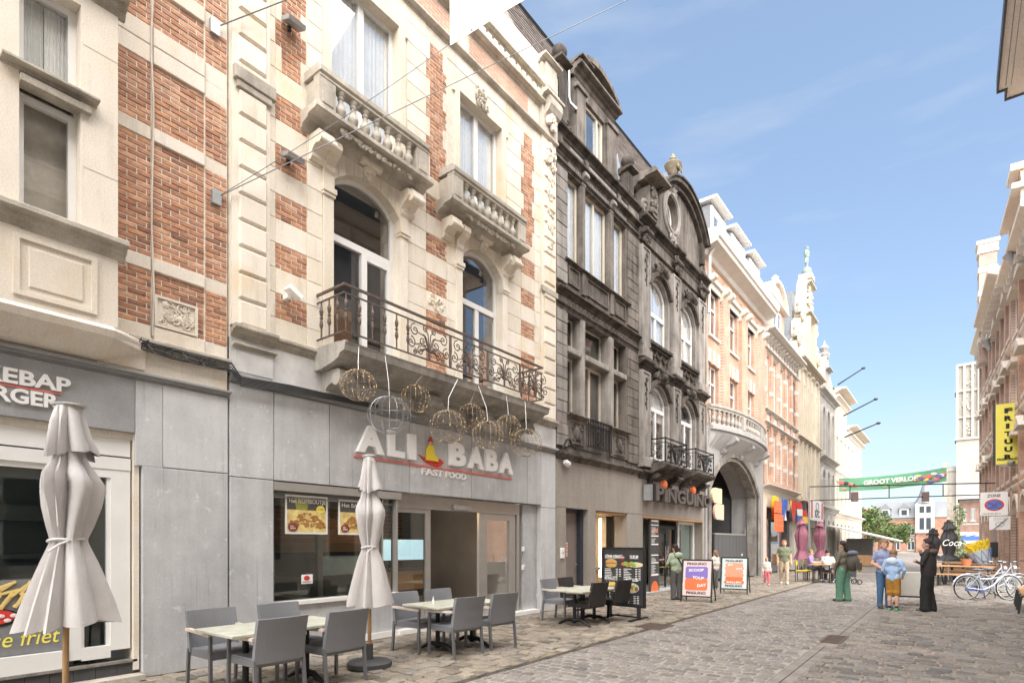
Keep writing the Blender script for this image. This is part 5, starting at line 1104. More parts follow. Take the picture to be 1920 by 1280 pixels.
    for y in (24.2, 26.6, 29.2):
        m = MB(); console(m, y-.2, y+.2, 5.3, 5.95, .7); obj('console', m, MATS['portal_stone'], b, True)
    # passage
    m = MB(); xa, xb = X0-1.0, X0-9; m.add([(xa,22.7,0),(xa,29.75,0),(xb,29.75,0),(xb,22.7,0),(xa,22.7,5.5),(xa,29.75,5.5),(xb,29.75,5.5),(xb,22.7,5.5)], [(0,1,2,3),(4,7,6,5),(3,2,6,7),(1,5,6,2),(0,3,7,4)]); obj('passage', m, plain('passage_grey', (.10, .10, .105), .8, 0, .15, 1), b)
    obj('cream_panel', MB().fb(25.2, 27.2, 3.3, 4.7, -2.0, -1.9), plain('khaki', (.5, .46, .3), .7), b); obj('blue_panel', MB().fb(25.6, 27.2, 2.6, 3.3, -1.95, -1.85), purple, b); obj('tan_panel', MB().fb(25.6, 27.2, 1.95, 2.6, -1.95, -1.85), tanw, b)
    gt = thing('passage_gate', 'dark grey metal gate closing the archway of the brick house', 'gate', (X0-.5, 26.9, 0))
    for k in range(9): obj('gate_panel', MB().box(-.03, .03, -2.0+.52*k, -1.5+.52*k, .05, 2.0), plain('gate_grey', (.11, .11, .115), .6, 0, .05, 2) if k == 0 else MATS['gate_grey'], gt)
    m = MB(); m.box(-.05, .05, -2.03, 2.7, 1.98, 2.05); m.box(-.05, .05, 2.68, 2.76, 0, 2.3); obj('gate_frame', m, alu, gt); obj('lock', MB().box(.03, .07, 1.9, 1.98, 1.0, 1.1), white, gt)
    for i, (z0, z1, mt, lb) in enumerate(((3.2, 3.8, plain('cream_sign', (.80, .66, .42), .5, 0, .03, 3), 'rounded cream sign panel beside the sooty house'), (2.55, 3.18, plain('pink_sign', (.80, .55, .42), .5, 0, .03, 3), 'rounded pink sign panel below the cream one'))):
        y = 22.62+.25*i; h = z1-z0; pts = [(y+1.15, z0), (y+1.15, z1)]+[(y+.35-.35*math.sin(q*.314), (z0+z1)/2+h/2*math.cos(q*.314)) for q in range(11)]
        tag(obj('sign_panel', MB().poly_x(pts, .12, .2), mt), lb, 'sign')
    fix_root(b, (X0, 26.5, 0))
arcade_house()
def banded_house():
    b = thing('banded_house', 'brick house with white stone bands, tall white windows and a curved dormer gable', 'house')
    Ya, Yb = 30.8, 38.55; W = []; n = 5; pitch = (Yb-Ya)/n
    for k in range(n):
        y = Ya+pitch*k+.28; W += [(y, y+1.0, 8.5, 11.3), (y, y+1.0, 4.9, 7.5)]
    SH = (31.6, 38.0, 0, 3.5)
    w_ = MB(); wall(w_, Ya, Yb, 4.5, 12.3, 0, -.5, W); obj('wall', w_, brickB, b)
    w_ = MB(); wall(w_, Ya, Yb, 0, 4.5, 0, -.5, [SH]); obj('shop_wall', w_, kstone, b)
    for (y0, y1, z0, z1) in W: simple_win(b, y0, y1, z0, z1, -.08, 1, z1-.7)
    for k in range(n+1):
        y = max(Ya, min(Yb-.42, Ya+pitch*k-.2)); obj('brick_pier', MB().fb(y, y+.44, 4.6, 11.6, 0, .1), brickB, b)
        for z in (5.6, 6.9, 9.3, 10.6): obj('stone_band', MB().bev(y-.02, y+.46, z, z+.22, -.02, .12), whites, b)
    for z0, z1, p in ((4.42, 4.62, .35), (7.65, 7.85, .2), (8.3, 8.48, .22), (11.4, 11.6, .2)):
        m = MB(); m.corn(Ya, Yb, z0, z1, p, 0); obj('string_course', m, whites, b)
    for k in range(n): obj('panel', MB().bev(Ya+pitch*k+.35, Ya+pitch*k+1.2, 7.88, 8.26, -.02, .05), whites, b)
    for k in range(12):
        y = Ya+.2+k*.64; obj('voussoir', MB().bev(y, y+.3, 11.62, 11.95, -.02, .06), whites, b); m = MB(); console(m, y, y+.2, 11.98, 12.26, .32); obj('corbel', m, whites, b)
    m = MB(); m.corn(Ya-.1, Yb+.1, 12.1, 12.5, .6, 0); obj('cornice', m, whites, b)
    m = MB(); m.prism([(-.3, 12.4), (0, 12.4), (-2.2, 15.6), (-5, 15.6)], lambda p, z: (X0+p, Ya, z), lambda p, z: (X0+p, Yb, z)); obj('roof', m, slateb, b)
    m = MB(); m.fb(31.6, 35.2, 12.45, 14.4, -1.6, .05); d = obj('dormer', m, brickB, b)
    m = MB(); m.corn(31.4, 35.4, 14.2, 14.5, .3, -1.6); a = arcpts(31.6, 35.2, 14.5, 15.5, 10)
    for (q, z), (q2, z2) in zip(a[:-1], a[1:]): m.prism([(q, 14.48), (q2, 14.48), (q2, z2), (q, z)], lambda y, zz: (X0-1.4, y, zz), lambda y, zz: (X0+.12, y, zz)); m.prism([(q, z), (q2, z2), (q2, z2+.16), (q, z+.16)], lambda y, zz: (X0-1.4, y, zz), lambda y, zz: (X0+.3, y, zz))
    m.lathe([(.2, 0), (.1, .2), (.2, .35), (.02, .5)], X0, 33.4, 8, 15.6); obj('dormer_gable', m, kstone, d); simple_win(b, 32.5, 34.3, 12.7, 14.1, .09, 1)
    fr = MB(); fr.fb(31.6, 38.0, 2.9, 3.5, -.3, -.2); fr.fb(33.2, 33.35, 0, 2.9, -.3, -.2); fr.fb(36.6, 37.2, 0, 2.9, -.3, -.1); fr = obj('shop_window', fr, plain('dark_frame', (.10, .09, .085), .5), b); obj('pane', MB().fb(31.6, 38.0, 0, 2.9, -.26, -.254), glassr, fr)
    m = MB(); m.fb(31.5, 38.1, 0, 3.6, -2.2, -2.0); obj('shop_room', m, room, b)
    m = MB(); m.fb(34.3, 36.8, 2.95, 3.45, -.19, -.16); fb = obj('fascia', m, dgrey, b)
    fix_root(b, (X0, 34.6, 0))
    # flags and orange boards
    fl = [('yellow and red flag leftmost of the row', [yellow, orange], 31.5), ('white and blue flag second in the row', [blue, white, blue], 33.3), ('black yellow and red striped flag third in the row', [black, yellow, red], 35.1), ('red white and blue flag fourth in the row', [red, white, blue], 36.9), ('black red and gold flag rightmost of the row', [dgrey, red, yellow], 38.4)]
    for i, (lb, cs, y) in enumerate(fl):
        t = thing('flag', lb+' over the shop', 'flag', (X0+.3, y, 4.05), 0, 'flags over the shop'); n = len(cs); vert = i in (1, 2)
        for k, cmat in enumerate(cs):
            m = MB(); a, c = (k/n, (k+1)/n); N_ = 8
            for side in (0, 1):
                pass
            vs = []
            for q in range(N_+1):
                u = q/N_
                for e in (0, 1):
                    if vert: yy = 1.5*(a+(c-a)*e); zz = -1.2*u
                    else: yy = 1.5*u; zz = -1.2*(a+(c-a)*e)
                    vs.append((.08*math.sin(yy*4+zz*2.2+i)+.12*abs(zz)*.3, yy, zz))
            o = [(v[0]-.01, v[1], v[2]) for v in vs]; L2 = len(vs)
            m.add(vs+o, [(2*q, 2*q+1, 2*q+3, 2*q+2) for q in range(N_)]+[(L2+2*q, L2+2*q+2, L2+2*q+3, L2+2*q+1) for q in range(N_)]); obj('stripe', m, cmat, t, True)
    ob = thing('orange_board', 'orange crate-like sign boards hanging below the flags', 'sign', (X0+.5, 31.9, 2.2))
    for z, w_, h in ((0, 1.6, .9), (.95, 1.2, .6)):
        obj('board', MB().box(-.05, .05, -.7, -.7+w_, z, z+h), orange, ob)
        for q in (.33, .66): obj('slat_line', MB().box(.05, .06, -.7, -.7+w_, z+h*q, z+h*q+.03), orangel, ob)
    obj('post', MB().box(-.03, .03, -.03, .03, -2.2, 0), zinc, ob)
banded_house()
gstone = stone('gable_stone', (.58, .52, .42), (.46, .40, .32), (.3, .65), .4, 1.2, .85, .2)
def gable_house():
    b = thing('gabled_house', 'cream stone house with a tall stepped gable carrying a green statue', 'house')
    Ya, Yb = 38.6, 46.0; c = 42.3; W = []
    for k in range(5):
        y = Ya+.55+k*1.36; W += [(y, y+.75, 4.9, 7.8), (y, y+.75, 8.6, 11.8)]
    SH = (39.4, 45.2, 0, 3.4)
    w_ = MB(); wall(w_, Ya, Yb, 0, 13.2, 0, -.5, W+[SH]); obj('wall', w_, gstone, b)
    for (y0, y1, z0, z1) in W: simple_win(b, y0, y1, z0, z1, -.08, 0, z1-.8, fm=creamf)
    for k in range(6):
        y = Ya+.1+k*1.36; obj('pilaster', MB().fb(y, y+.32, 4.5, 12.6, 0, .1), gstone, b); m = MB(); m.corn(y-.06, y+.38, 12.3, 12.7, .25, .0); obj('capital', m, gstone, b)
    for z0, z1, p in ((4.0, 4.3, .4), (8.0, 8.3, .25), (12.7, 13.15, .5)):
        m = MB(); m.corn(Ya, Yb, z0, z1, p, 0); obj('cornice', m, gstone, b)
    m = MB(); pts = [(Ya+.1, 13.1), (Yb-.1, 13.1), (Yb-.2, 14.2), (Yb-.9, 14.7), (Yb-1.2, 15.9), (Yb-1.9, 16.4), (Yb-2.3, 17.6), (Yb-2.6, 18.6), (c+.65, 19.0), (c-.65, 19.0), (Ya+2.6, 18.4), (Ya+2.3, 17.4), (Ya+1.9, 16.2), (Ya+1.2, 15.7), (Ya+.9, 14.5), (Ya+.2, 14.0)]
    m.poly_x(pts, -.5, .02); g = obj('gable', m, gstone, b)
    m = MB(); m.corn(c-1.3, c+1.3, 16.3, 16.6, .4, 0); m.corn(c-.9, c+.9, 18.4, 18.7, .35, 0); m.bev(c-.5, c+.5, 19.0, 19.35, -.5, .3)
    for y in (c-1.1, c+.8): m.fb(y, y+.3, 13.2, 16.3, 0, .3)
    for y, z in ((Ya+.5, 14.4), (Yb-.7, 14.6), (Ya+1.5, 16.2), (Yb-1.7, 16.3)): m.lathe([(.3, 0), (.36, .2), (.16, .4), (.24, .6), (.02, 1.0)], X0-.1, y, 8, z); m.scroll(y, z-.3, .4, .1, 1.4, 1, 0, .1, 20, 5)
    relief(m, c-.8, c+.8, 16.7, 18.3, .1, 30, .16, 5, .15); obj('gable_ornament', m, gstone, g, True)
    window(b, c-.55, c+.55, 13.5, 15.9, .04, creamf, .1, arch=15.35, depth=.3, mull=[(c-.04, c+.04)])
    m = MB(); m.prism([(-.5, 12.8), (-.5, 17.6), (-8, 17.6), (-8, 12.8)], lambda p, z: (X0+p, Ya+1.2, z), lambda p, z: (X0+p, Yb-1.2, z)); m.prism([(Ya, 12.9), (Yb, 12.9), (c+.3, 18.4), (c-.3, 18.4)], lambda y, z: (X0-.52, y, z), lambda y, z: (X0-9, y, z)); obj('roof', m, slateb, b)
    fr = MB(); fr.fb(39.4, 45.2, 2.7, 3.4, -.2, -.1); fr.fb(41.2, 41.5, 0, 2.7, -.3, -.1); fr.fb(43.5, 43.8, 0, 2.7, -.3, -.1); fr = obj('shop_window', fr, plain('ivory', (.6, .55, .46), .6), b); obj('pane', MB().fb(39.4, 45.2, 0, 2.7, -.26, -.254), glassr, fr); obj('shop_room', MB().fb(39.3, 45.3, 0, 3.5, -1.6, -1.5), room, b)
    st = thing('statue', 'green bronze running figure on a ball at the tip of the tall gable', 'statue', (X0-.1, c, 19.35)); pat = plain('verdigris', (.24, .31, .27), .7, 0, .2, 6)
    body = MB(); body.ball((0, 0, .3), .3, 10, 7); body.tube([(0, 0, .55), (0, .05, .9), (0, 0, 1.2)], [.07, .1, .13], 7); body.tube([(0, 0, 1.15), (0, -.25, .95), (0, -.42, .72)], [.12, .09, .05], 6); body.tube([(0, 0, 1.2), (0, .03, 1.55), (0, .05, 1.72)], [.13, .19, .08], 8); body.ball((0, .07, 1.86), .12, 8, 6)
    body.tube([(0, .15, 1.65), (0, .35, 1.8), (0, .42, 2.1)], [.06, .05, .035], 6); body.tube([(0, -.1, 1.65), (0, -.32, 1.5), (0, -.4, 1.25)], [.06, .05, .04], 6); obj('figure', body, pat, st, True)
    m = MB(); m.tube([(0, -.4, 1.25), (0, -.46, 1.7)], .02, 5); m.ball((0, -.45, 1.72), .06, 6, 5, (1, 2, .7)); m.ball((0, .07, 1.96), .12, 8, 5, (1, 1.3, .35)); obj('staff_and_hat', m, pat, st)
    kf = thing('banner', 'white KFC banner with two red stripes at the cream stone house', 'banner', (X0+.4, 40.6, 3.1)); obj('cloth', MB().box(-.02, .02, 0, 4.6, 0, 1.35), white, kf)
    for y in (.25, 3.85): obj('stripe', MB().box(.02, .03, y, y+.5, .15, 1.3), red, kf)
    text('lettering', 'KFC', (.022, 1.55, .2), (0, 1, 0), (0, 0, 1), 1.6, .5, .01, dgrey, kf, fat=.03)
    m = MB(); m.tube([(.03, 2.35+.5*math.cos(q*.4), .95+.25*math.sin(q*.4)) for q in range(16)], .02, 4, True); obj('badge', m, dgrey, kf)
    ks = tag(obj('fascia_sign', MB().fb(39.5, 41.1, 1.9, 2.9, -.08, 0), dgrey), 'dark sign with white KFC letters over the shop door', 'sign'); ftext('letters', 'KFC', 39.75, 2.2, 1.1, .45, .0, .02, lwhite, ks, fat=.03)
    fix_root(b, (X0, c, 0))
gable_house()
def far_left():
    b = thing('grey_house', 'narrow grey stone house with pointed arched windows and a spiked gable', 'house'); gs = stone('far_grey_stone', (.44, .415, .385), (.30, .28, .26), (.3, .65), .4, 1, .85, .2)
    Ya, Yb = 46.05, 53.0; W = [(Ya+.7+k*1.95, Ya+1.75+k*1.95, z0, z1) for k in range(3) for z0, z1 in ((4.6, 7.0), (8.2, 11.6), (.6, 3.4))]
    w_ = MB(); wall(w_, Ya, Yb, 0, 13.2, 0, -.5, W)
    for (y0, y1, z0, z1) in W: spandrel(w_, y0, y1, z1-.8, z1+.002, 0, -.4)
    obj('wall', w_, gs, b)
    for (y0, y1, z0, z1) in W: window(b, y0, y1, z0, z1, -.1, whites, .12, arch=z1-.8, depth=.5, mull=[((y0+y1)/2-.05, (y0+y1)/2+.05)]); m = MB(); archband(m, y0, y1, z1-.8, z1, .2, 0, .15, 8, z0); obj('surround', m, gs, b)
    for z in (3.9, 7.6, 12.4): m = MB(); m.corn(Ya, Yb, z, z+.4, .4, 0); obj('cornice', m, gs, b)
    m = MB(); m.poly_x([(Ya+.2, 12.8), (Yb-.2, 12.8), (Ya+3.9, 14.6), (Ya+3.2, 15.6), (Ya+2.4, 15.6), (Ya+1.6, 14.6)], -.6, .1); m.corn(Ya+2.0, Ya+3.6, 14.4, 14.7, .4, 0); g = obj('gable', m, gs, b); m = MB(); m.lathe([(.3, 0), (.4, .3), (.2, .5), (.35, .8), (.1, 1.1), (.02, 1.4)], X0-.1, Ya+2.8, 8, 15.5); obj('finial', m, gs, g)
    m = MB(); m.prism([(Ya, 12.7), (Yb, 12.7), (Yb-2, 15), (Ya+2, 15)], lambda y, z: (X0-.6, y, z), lambda y, z: (X0-8, y, z)); obj('roof', m, slateb, b); fix_root(b, (X0, 49.5, 0))
    for (Ya, Yb, H, lab, nm, mt) in ((53.05, 59.5, 14.2, 'plain cream house with a heavy top cornice beyond the grey house', 'cream_house', gstone), (59.55, 70.0, 12.2, 'pale corner house at the far end of the left row', 'corner_house', plain('pale_render', (.46, .44, .41), .8, 0, .06, 1))):
        b = thing(nm, lab, 'house'); n = int((Yb-Ya)/2.1); W = [(Ya+.6+k*(Yb-Ya)/n, Ya+1.6+k*(Yb-Ya)/n, z0, z1) for k in range(n) for z0, z1 in ((4.6, 6.8), (8.0, 10.4), (.9, 3.2))]
        if nm == 'corner_house': W = [q for q in W if q[0] < 64]
        w_ = MB(); wall(w_, Ya, Yb, 0, H, 0, -.5, W); w_.box(X0-9, X0-.5, Yb-.3, Yb, 0, H); obj('wall', w_, mt, b)
        for q in W: simple_win(b, *q, -.08, 1, q[3]-.6)
        for z, p in ((3.8, .3), (7.2, .2), (H-.9, .35), (H-.35, .8)): m = MB(); m.corn(Ya-.05, Yb+.2, z, z+.35, p, 0); obj('cornice', m, kstone, b)
        m = MB(); m.prism([(-.3, H-.1), (.2, H-.1), (-3, H+1.8), (-8, H+1.8)], lambda p, z: (X0+p, Ya, z), lambda p, z: (X0+p, Yb, z)); obj('roof', m, slateb, b); fix_root(b, (X0, (Ya+Yb)/2, 0))
far_left()
def at(px, py, d):
    u = (px-960)/1080*d; s, c = math.sin(A), math.cos(A); return Vector((u*c-d*s, u*s+d*c, 1.6+(1018-py)*d/1080))
# ------------------------------------------------------------------ right-hand row (seen at a grazing angle) and the eaves overhead
def eaves_house():
    b = thing('eaves_house', 'close right-hand house of which only the pale eaves show at the top', 'house', (1.8, 1.0, 0)); e = stone('pale_boards', (.78, .73, .675), (.70, .65, .60), (.3, .7), .2, 1, .8, .1)
    m = MB(); m.box(0, .4, -19, 18.4, 0, 13.25); obj('wall', m, cream, b)
    m = MB(); m.box(-.9, .5, -19, 18.5, 13.3, 13.45); m.box(-.72, .5, 18.5, 18.95, 13.3, 13.45); ea = obj('eaves', m, e, b); m = MB(); m.box(-.94, -.9, -19, 18.55, 13.26, 13.65); m.box(-.9, -.72, 18.5, 18.55, 13.26, 13.65); m.box(-.76, -.72, 18.55, 19.0, 13.26, 13.65); m.box(-.72, .5, 18.95, 19.0, 13.26, 13.65); obj('gutter', m, dgrey, ea)
    obj('board_joint', MB().box(-.77, -.755, -19, 18.4, 13.293, 13.301), plight, ea); obj('board_joint', MB().box(-.66, -.65, -19, 18.4, 13.293, 13.301), plight, ea)
    m = MB(); m.box(-.35, .5, -19, 18.9, 13.45, 13.6); m.box(.0, 8, -19, 18.6, 13.45, 15.5); obj('roof', m, slate, b)
    for k in range(12):
        for z in (1.0, 4.4, 7.6, 10.4):
            y = -18+k*2.9; w = obj('window', MB().box(-.05, 0, y, y+1.2, z, z+2.2), white, b); obj('pane', MB().box(-.06, -.05, y+.08, y+1.12, z+.08, z+2.12), plain('dark_pane', (.05, .06, .07), .1) if 'dark_pane' not in MATS else MATS['dark_pane'], w)
    for z in (3.6, 6.9, 9.8, 12.7): obj('string_course', MB().box(-.12, 0, -19, 18.3, z, z+.3), kstone, b)
eaves_house()
def right_house(nm, lab, y0, y1, H, bmat, bx, gable, seed, eave=.9):
    """brick house in a local frame: y along the street, street side at x = 0, pieces stand out towards -x"""
    ang = R(2.4); base = Vector((2.5, 26.5, 0)); d = Vector((-math.sin(ang), math.cos(ang), 0)); b = thing(nm, lab, 'house', base+d*y0, ang); L_ = y1-y0
    m = MB(); m.box(0, 6, 0, L_, 0, H); obj('wall', m, bmat, b); obj('end_wall', MB().box(.002, 6, -.012, 0, 0, H), bx, b)
    n = max(2, int(L_/1.9)); nf = 4; fh = (H-4.2)/(nf-1)
    for f in range(nf):
        z = 4.4+fh*(f-1) if f else 0
        if f:
            obj('string_course', MB().prism([(0, z-.55), (-.1, z-.5), (-.2, z-.36), (-.2, z-.25), (0, z-.2)], lambda x, zz: (x, 0, zz), lambda x, zz: (x, L_, zz)), kstone, b)
        for k in range(n):
            y = L_*(k+.5)/n; w_ = .5
            if f == 0:
                w = obj('shop_window', MB().box(-.06, 0, y-.75, y+.75, .4, 2.9), kstone, b); obj('pane', MB().box(-.08, -.06, y-.65, y+.65, .6, 2.7), MATS['dark_pane'], w); a = MB(); pts = arcpts(y-.85, y+.85, 2.9, 3.55, 8)
                for (p0, z0), (p1, z1) in zip(pts[:-1], pts[1:]): a.prism([(p0, z0), (p1, z1), (p1, z1+.2), (p0, z0+.2)], lambda q, zz: (0, q, zz), lambda q, zz: (-.22, q, zz))
                obj('arch', a, kstone, b); continue
            h = fh*.58; w = obj('window', MB().box(-.05, 0, y-w_, y+w_, z+.1, z+h), white, b); obj('pane', MB().box(-.07, -.05, y-w_+.1, y+w_-.1, z+.2, z+h-.1), MATS['dark_pane'], w)
            s = MB(); s.box(-.2, 0, y-w_-.15, y+w_+.15, z-.06, z+.1); s.box(-.09, 0, y-w_-.1, y-w_, z+.1, z+h); s.box(-.09, 0, y+w_, y+w_+.1, z+.1, z+h)
            if (k+seed) % 2: s.prism([(y-w_-.3, z+h), (y+w_+.3, z+h), (y, z+h+.5)], lambda q, zz: (0, q, zz), lambda q, zz: (-.42, q, zz))
            else: s.box(-.38, 0, y-w_-.25, y+w_+.25, z+h, z+h+.2)
            obj('window_surround', s, kstone, b)
            for q in (.35, .7): obj('stone_band', MB().box(-.04, 0, y+w_+.14, y+L_/n-w_-.14, z+h*q, z+h*q+.16), kstone, b)
    for k in range(n+1): obj('pilaster', MB().box(-.2, 0, max(0, L_*k/n-.16), min(L_, L_*k/n+.16), 0, H-.8), bmat, b)
    c = MB(); c.prism([(0, H-.7), (-.2, H-.65), (-.5*eave, H-.35), (-eave, H-.15), (-eave, H+.05), (.3, H+.15)], lambda x, zz: (x, -.2, zz), lambda x, zz: (x, L_, zz)); obj('cornice', c, kstone, b)
    br = mesh('bracket', MB().box(-.7*eave, 0, 0, .18, H-.75, H-.4), kstone)
    for k in range(int(L_/.8)): obj('bracket', br, None, b, loc=(0, .2+k*.8, 0))
    m = MB(); m.prism([(-.4, H), (5.6, H), (2.8, H+2.2)], lambda x, zz: (x, 0, zz), lambda x, zz: (x, L_, zz)); obj('roof', m, slate, b)
    if gable:
        g = MB(); a, c_ = L_*.3, L_*.8; g.prism([(a, H), (c_, H), (c_, H+1.6), (c_-.6, H+1.7), ((a+c_)/2+.5, H+3.0), ((a+c_)/2-.5, H+3.0), (a+.6, H+1.7), (a, H+1.6)], lambda q, zz: (-.3, q, zz), lambda q, zz: (.4, q, zz)); g = obj('gable', g, bmat, b)
        m = MB(); m.box(-.7, .5, a-.2, c_+.2, H+1.55, H+1.75); m.box(-.6, .5, (a+c_)/2-.7, (a+c_)/2+.7, H+2.9, H+3.15); m.box(-.42, 0, a, a+.3, H, H+1.55); m.box(-.42, 0, c_-.3, c_, H, H+1.55); obj('gable_trim', m, kstone, g)
    return b
h1 = right_house('ornate_house', 'ornate brick and stone house with a white-trimmed gable behind the FRITUUR sign', .2, 7.6, 13.4, brickB, brickBx, True, 0, .7)
h2 = right_house('bracketed_house', 'brick house with deep bracketed cornice beyond the FRITUUR house', 7.65, 15.5, 14.0, brickR, brickRx, False, 1, 1.0)
h3 = right_house('banded_end_house', 'last brick house of the right row, with wavy white stone bands', 15.55, 23.6, 14.6, brickR, brickRx, False, 0, .7)
def chimney():
    p = at(1849, 560, 35); b = thing('chimney', 'tall square brick chimney with pale stone bands on the right row', 'chimney', (p.x+.05, p.y, 12.5), R(2.4)); m = MB(); m.box(-.42, .42, -.5, .5, 0, 7.1); obj('stack', m, brickRx, b)
    for z in (1.2, 2.6, 4.0, 5.4): obj('stone_band', MB().box(-.46, .46, -.54, .54, z, z+.3), kstone, b)
    m = MB(); m.box(-.5, .5, -.56, .56, 6.55, 6.7); m.box(-.48, .48, -.54, .54, 6.7, 7.1); m.box(-.55, .55, -.62, .62, 7.1, 7.3); obj('cap', m, kstone, b)
chimney()
# ------------------------------------------------------------------ the square at the end of the street
ls = stone('lime_stone', (.44, .415, .375), (.33, .305, .27), (.3, .65), .3, .5, .85, .2, .03, .06)
def church():
    p = at(1816, 1018, 100); s = 100/1080
    b = thing('church_tower', 'pale gothic stone church tower rising over the end of the street', 'tower', (p.x, p.y, 0))
    m = MB(); m.box(-1.7, 1.7, 0, 4, 0, 20); obj('lower_stage', m, ls, b); m = MB(); m.box(-1.45, 1.45, .3, 3.6, 20, 33); obj('upper_stage', m, ls, b)
    for z, w_ in ((19.6, 1.9), (23.4, 1.6), (28, 1.9), (32.5, 1.7)): obj('string_course', MB().box(-w_, w_, -.3 if z < 20 else 0, 4, z, z+.4), ls, b)
    for x in (-1.55, -.55, .55, 1.4): obj('buttress', MB().box(x-.18, x+.18, -.15, .3, 20, 32.6), ls, b)
    for z0 in (20.6, 24.2, 28.8):
        m = MB()
        for k in range(12): m.ball((random.uniform(-.9, .9), .2, z0+random.uniform(0, 3)), .22, 6, 4, (1, .6, 1.3))
        obj('tracery', m, creamd, b, True)
    m = MB(); m.box(-3.6, 3.8, 1.2, 9, 0, 14.5); ch = obj('nave_end', m, ls, b)
    for x, w_, h in ((-3.6, .7, 16), (2.2, .8, 15.5), (-1.6, .5, 14)): obj('buttress', MB().box(x, x+w_, .6, 1.6, 0, h), ls, ch)
    obj('parapet', MB().box(-3.8, 4, 1.0, 2, 14.4, 15.2), ls, ch); 
    for x in (-2.5, .4):
        m = MB()
        pts = [(-.8, 1.5), (-.8, 8.5), (-.6, 9.6), (0, 10.6), (.6, 9.6), (.8, 8.5), (.8, 1.5)]
        m.prism([(x+q*1.2, z) for q, z in pts], lambda q, z: (q, 1.1, z), lambda q, z: (q, 1.22, z)); obj('blind_arch', m, creamd, ch)
    m = MB(); m.prism([(1.6, 15), (9, 15), (9, 27), (6.2, 26)], lambda x, z: (x-1, 3, z), lambda x, z: (x-1, 12, z)); obj('church_roof', m, slateb, b)
church()
farwhite = plain('far_white', (.42, .415, .40), .7, 0, .05, 2); farstone = plain('far_stone', (.36, .33, .29), .8, 0, .1, 2)
def front_house(nm, lab, px0, px1, d, zt, bm, rows, cols, rh, roofm, arch=False, extra=None, cat='house'):
    Yq = at(px0, 1018, d).y; sa, ca = math.sin(A), math.cos(A); fx = lambda px: Yq*((px-960)/1080*ca-sa)/(ca+(px-960)/1080*sa)
    a = Vector((fx(px0), Yq, 0)); w_ = fx(px1)-fx(px0); b = thing(nm, lab, cat, (a.x, a.y, 0), 0)
    m = MB(); m.box(0, w_, 0, 7, 0, zt); obj('wall', m, bm, b)
    for (z0, z1) in rows:
        for k in range(cols):
            x = w_*(k+.5)/cols; e = w_/cols*.24
            w = MB(); w.box(x-e, x+e, -.06, .0, z0, z1)
            if arch:
                for (y0_, za), (y1_, zb) in zip(arcpts(x-e, x+e, z1, z1+e*.9, 8)[:-1], arcpts(x-e, x+e, z1, z1+e*.9, 8)[1:]): w.add([(y0_, -.06, z1), (y1_, -.06, z1), (y1_, -.06, zb), (y0_, -.06, za)], [(0, 1, 2, 3)])
            w = obj('window', w, farwhite, b)
            for q in (-1, 1): obj('pane', MB().box(x+(q-1)*e*.5+.08, x+(q+1)*e*.5-.06, -.075, -.06, z0+.12, z1-.1), MATS['dark_pane'], w)
            obj('sill', MB().box(x-e-.1, x+e+.1, -.16, 0, z0-.14, z0), farstone, b)
    for z in [r[0]-.5 for r in rows]+[zt-.3]: obj('stone_band', MB().box(-.02, w_+.02, -.05, 0, z, z+.25), farstone, b)
    m = MB(); m.prism([(-.4, zt), (7.4, zt), (6, zt+rh), (2.2, zt+rh)], lambda y, z: (-.15, y, z), lambda y, z: (w_+.15, y, z)); rf = obj('roof', m, roofm, b)
    return b, w_, rf
b, w_, rf = front_house('square_house', 'orange brick house with grey roof and white corner turret on the far square', 1641, 1722, 105, 6.1, brickmat('square_brick', (.36, .17, .11), (.32, .15, .095), (.42, .34, .28), 'XZ'), [(-3.0, -1.4), (.4, 2.0), (3.2, 4.6)] and [(.4, 2.0), (3.0, 4.4)], 3, 3.0, slateb, True)
for x in (w_*.24, w_*.68):
    m = MB(); m.box(x-.7, x+.7, -.1, 2, 6.3, 7.8); dd = obj('dormer', m, farwhite, b); m = MB(); m.prism([(x-.9, 7.8), (x+.9, 7.8), (x, 8.8)], lambda q, z: (q, -.2, z), lambda q, z: (q, 2.5, z)); obj('dormer_roof', m, slateb, dd); obj('pane', MB().box(x-.4, x+.4, -.12, -.1, 6.6, 7.5), MATS['dark_pane'], dd)
m = MB(); m.box(w_-.3, w_+2.2, -.6, 2, 0, 3.4); tr = obj('turret', m, MATS['square_brick'], b); m = MB(); m.box(w_-.4, w_+2.3, -1.0, 1.4, 3.4, 8.6); obj('oriel', m, farwhite, tr); m = MB(); m.lathe([(1.6, 0), (.9, 1.2), (.35, 3.2), (.04, 5.0)], w_+.9, .2, 8, 8.6); obj('spire', m, slateb, tr)
for z0, z1 in ((4.0, 6.0), (6.9, 8.0)):
    for q in (-.75, .2): obj('pane', MB().box(w_+.95+q, w_+1.6+q, -1.02, -1.0, z0, z1), MATS['dark_pane'], tr)
m = MB(); m.box(w_+2.2, w_+4, -.2, 5, 0, 6.1); obj('side_wing', m, MATS['square_brick'], b); m = MB(); m.prism([(-.4, 6.1), (5, 6.1), (4, 9)], lambda y, z: (w_+2.2, y, z), lambda y, z: (w_+4, y, z)); obj('wing_roof', m, slateb, b)
front_house('tile_roof_house', 'low house with orange tiled roof behind the green trees', 1608, 1650, 125, 4.8, brickmat('roof_house_brick', (.4, .27, .19), (.36, .24, .17), (.42, .34, .28), 'XZ'), [(1.5, 3.2)], 3, 4.3, plain('orange_tiles', (.38, .17, .06), .8, 0, .12, 2))
b, w_, rf = front_house('corner_shop', 'small brown brick house with blue and white posters beside the church', 1799, 1850, 70, 6.9, brickmat('corner_brick', (.29, .165, .13), (.25, .14, .11), (.36, .30, .26), 'XZ'), [(1.5, 3.0), (4.3, 5.8)], 3, .4, slateb)
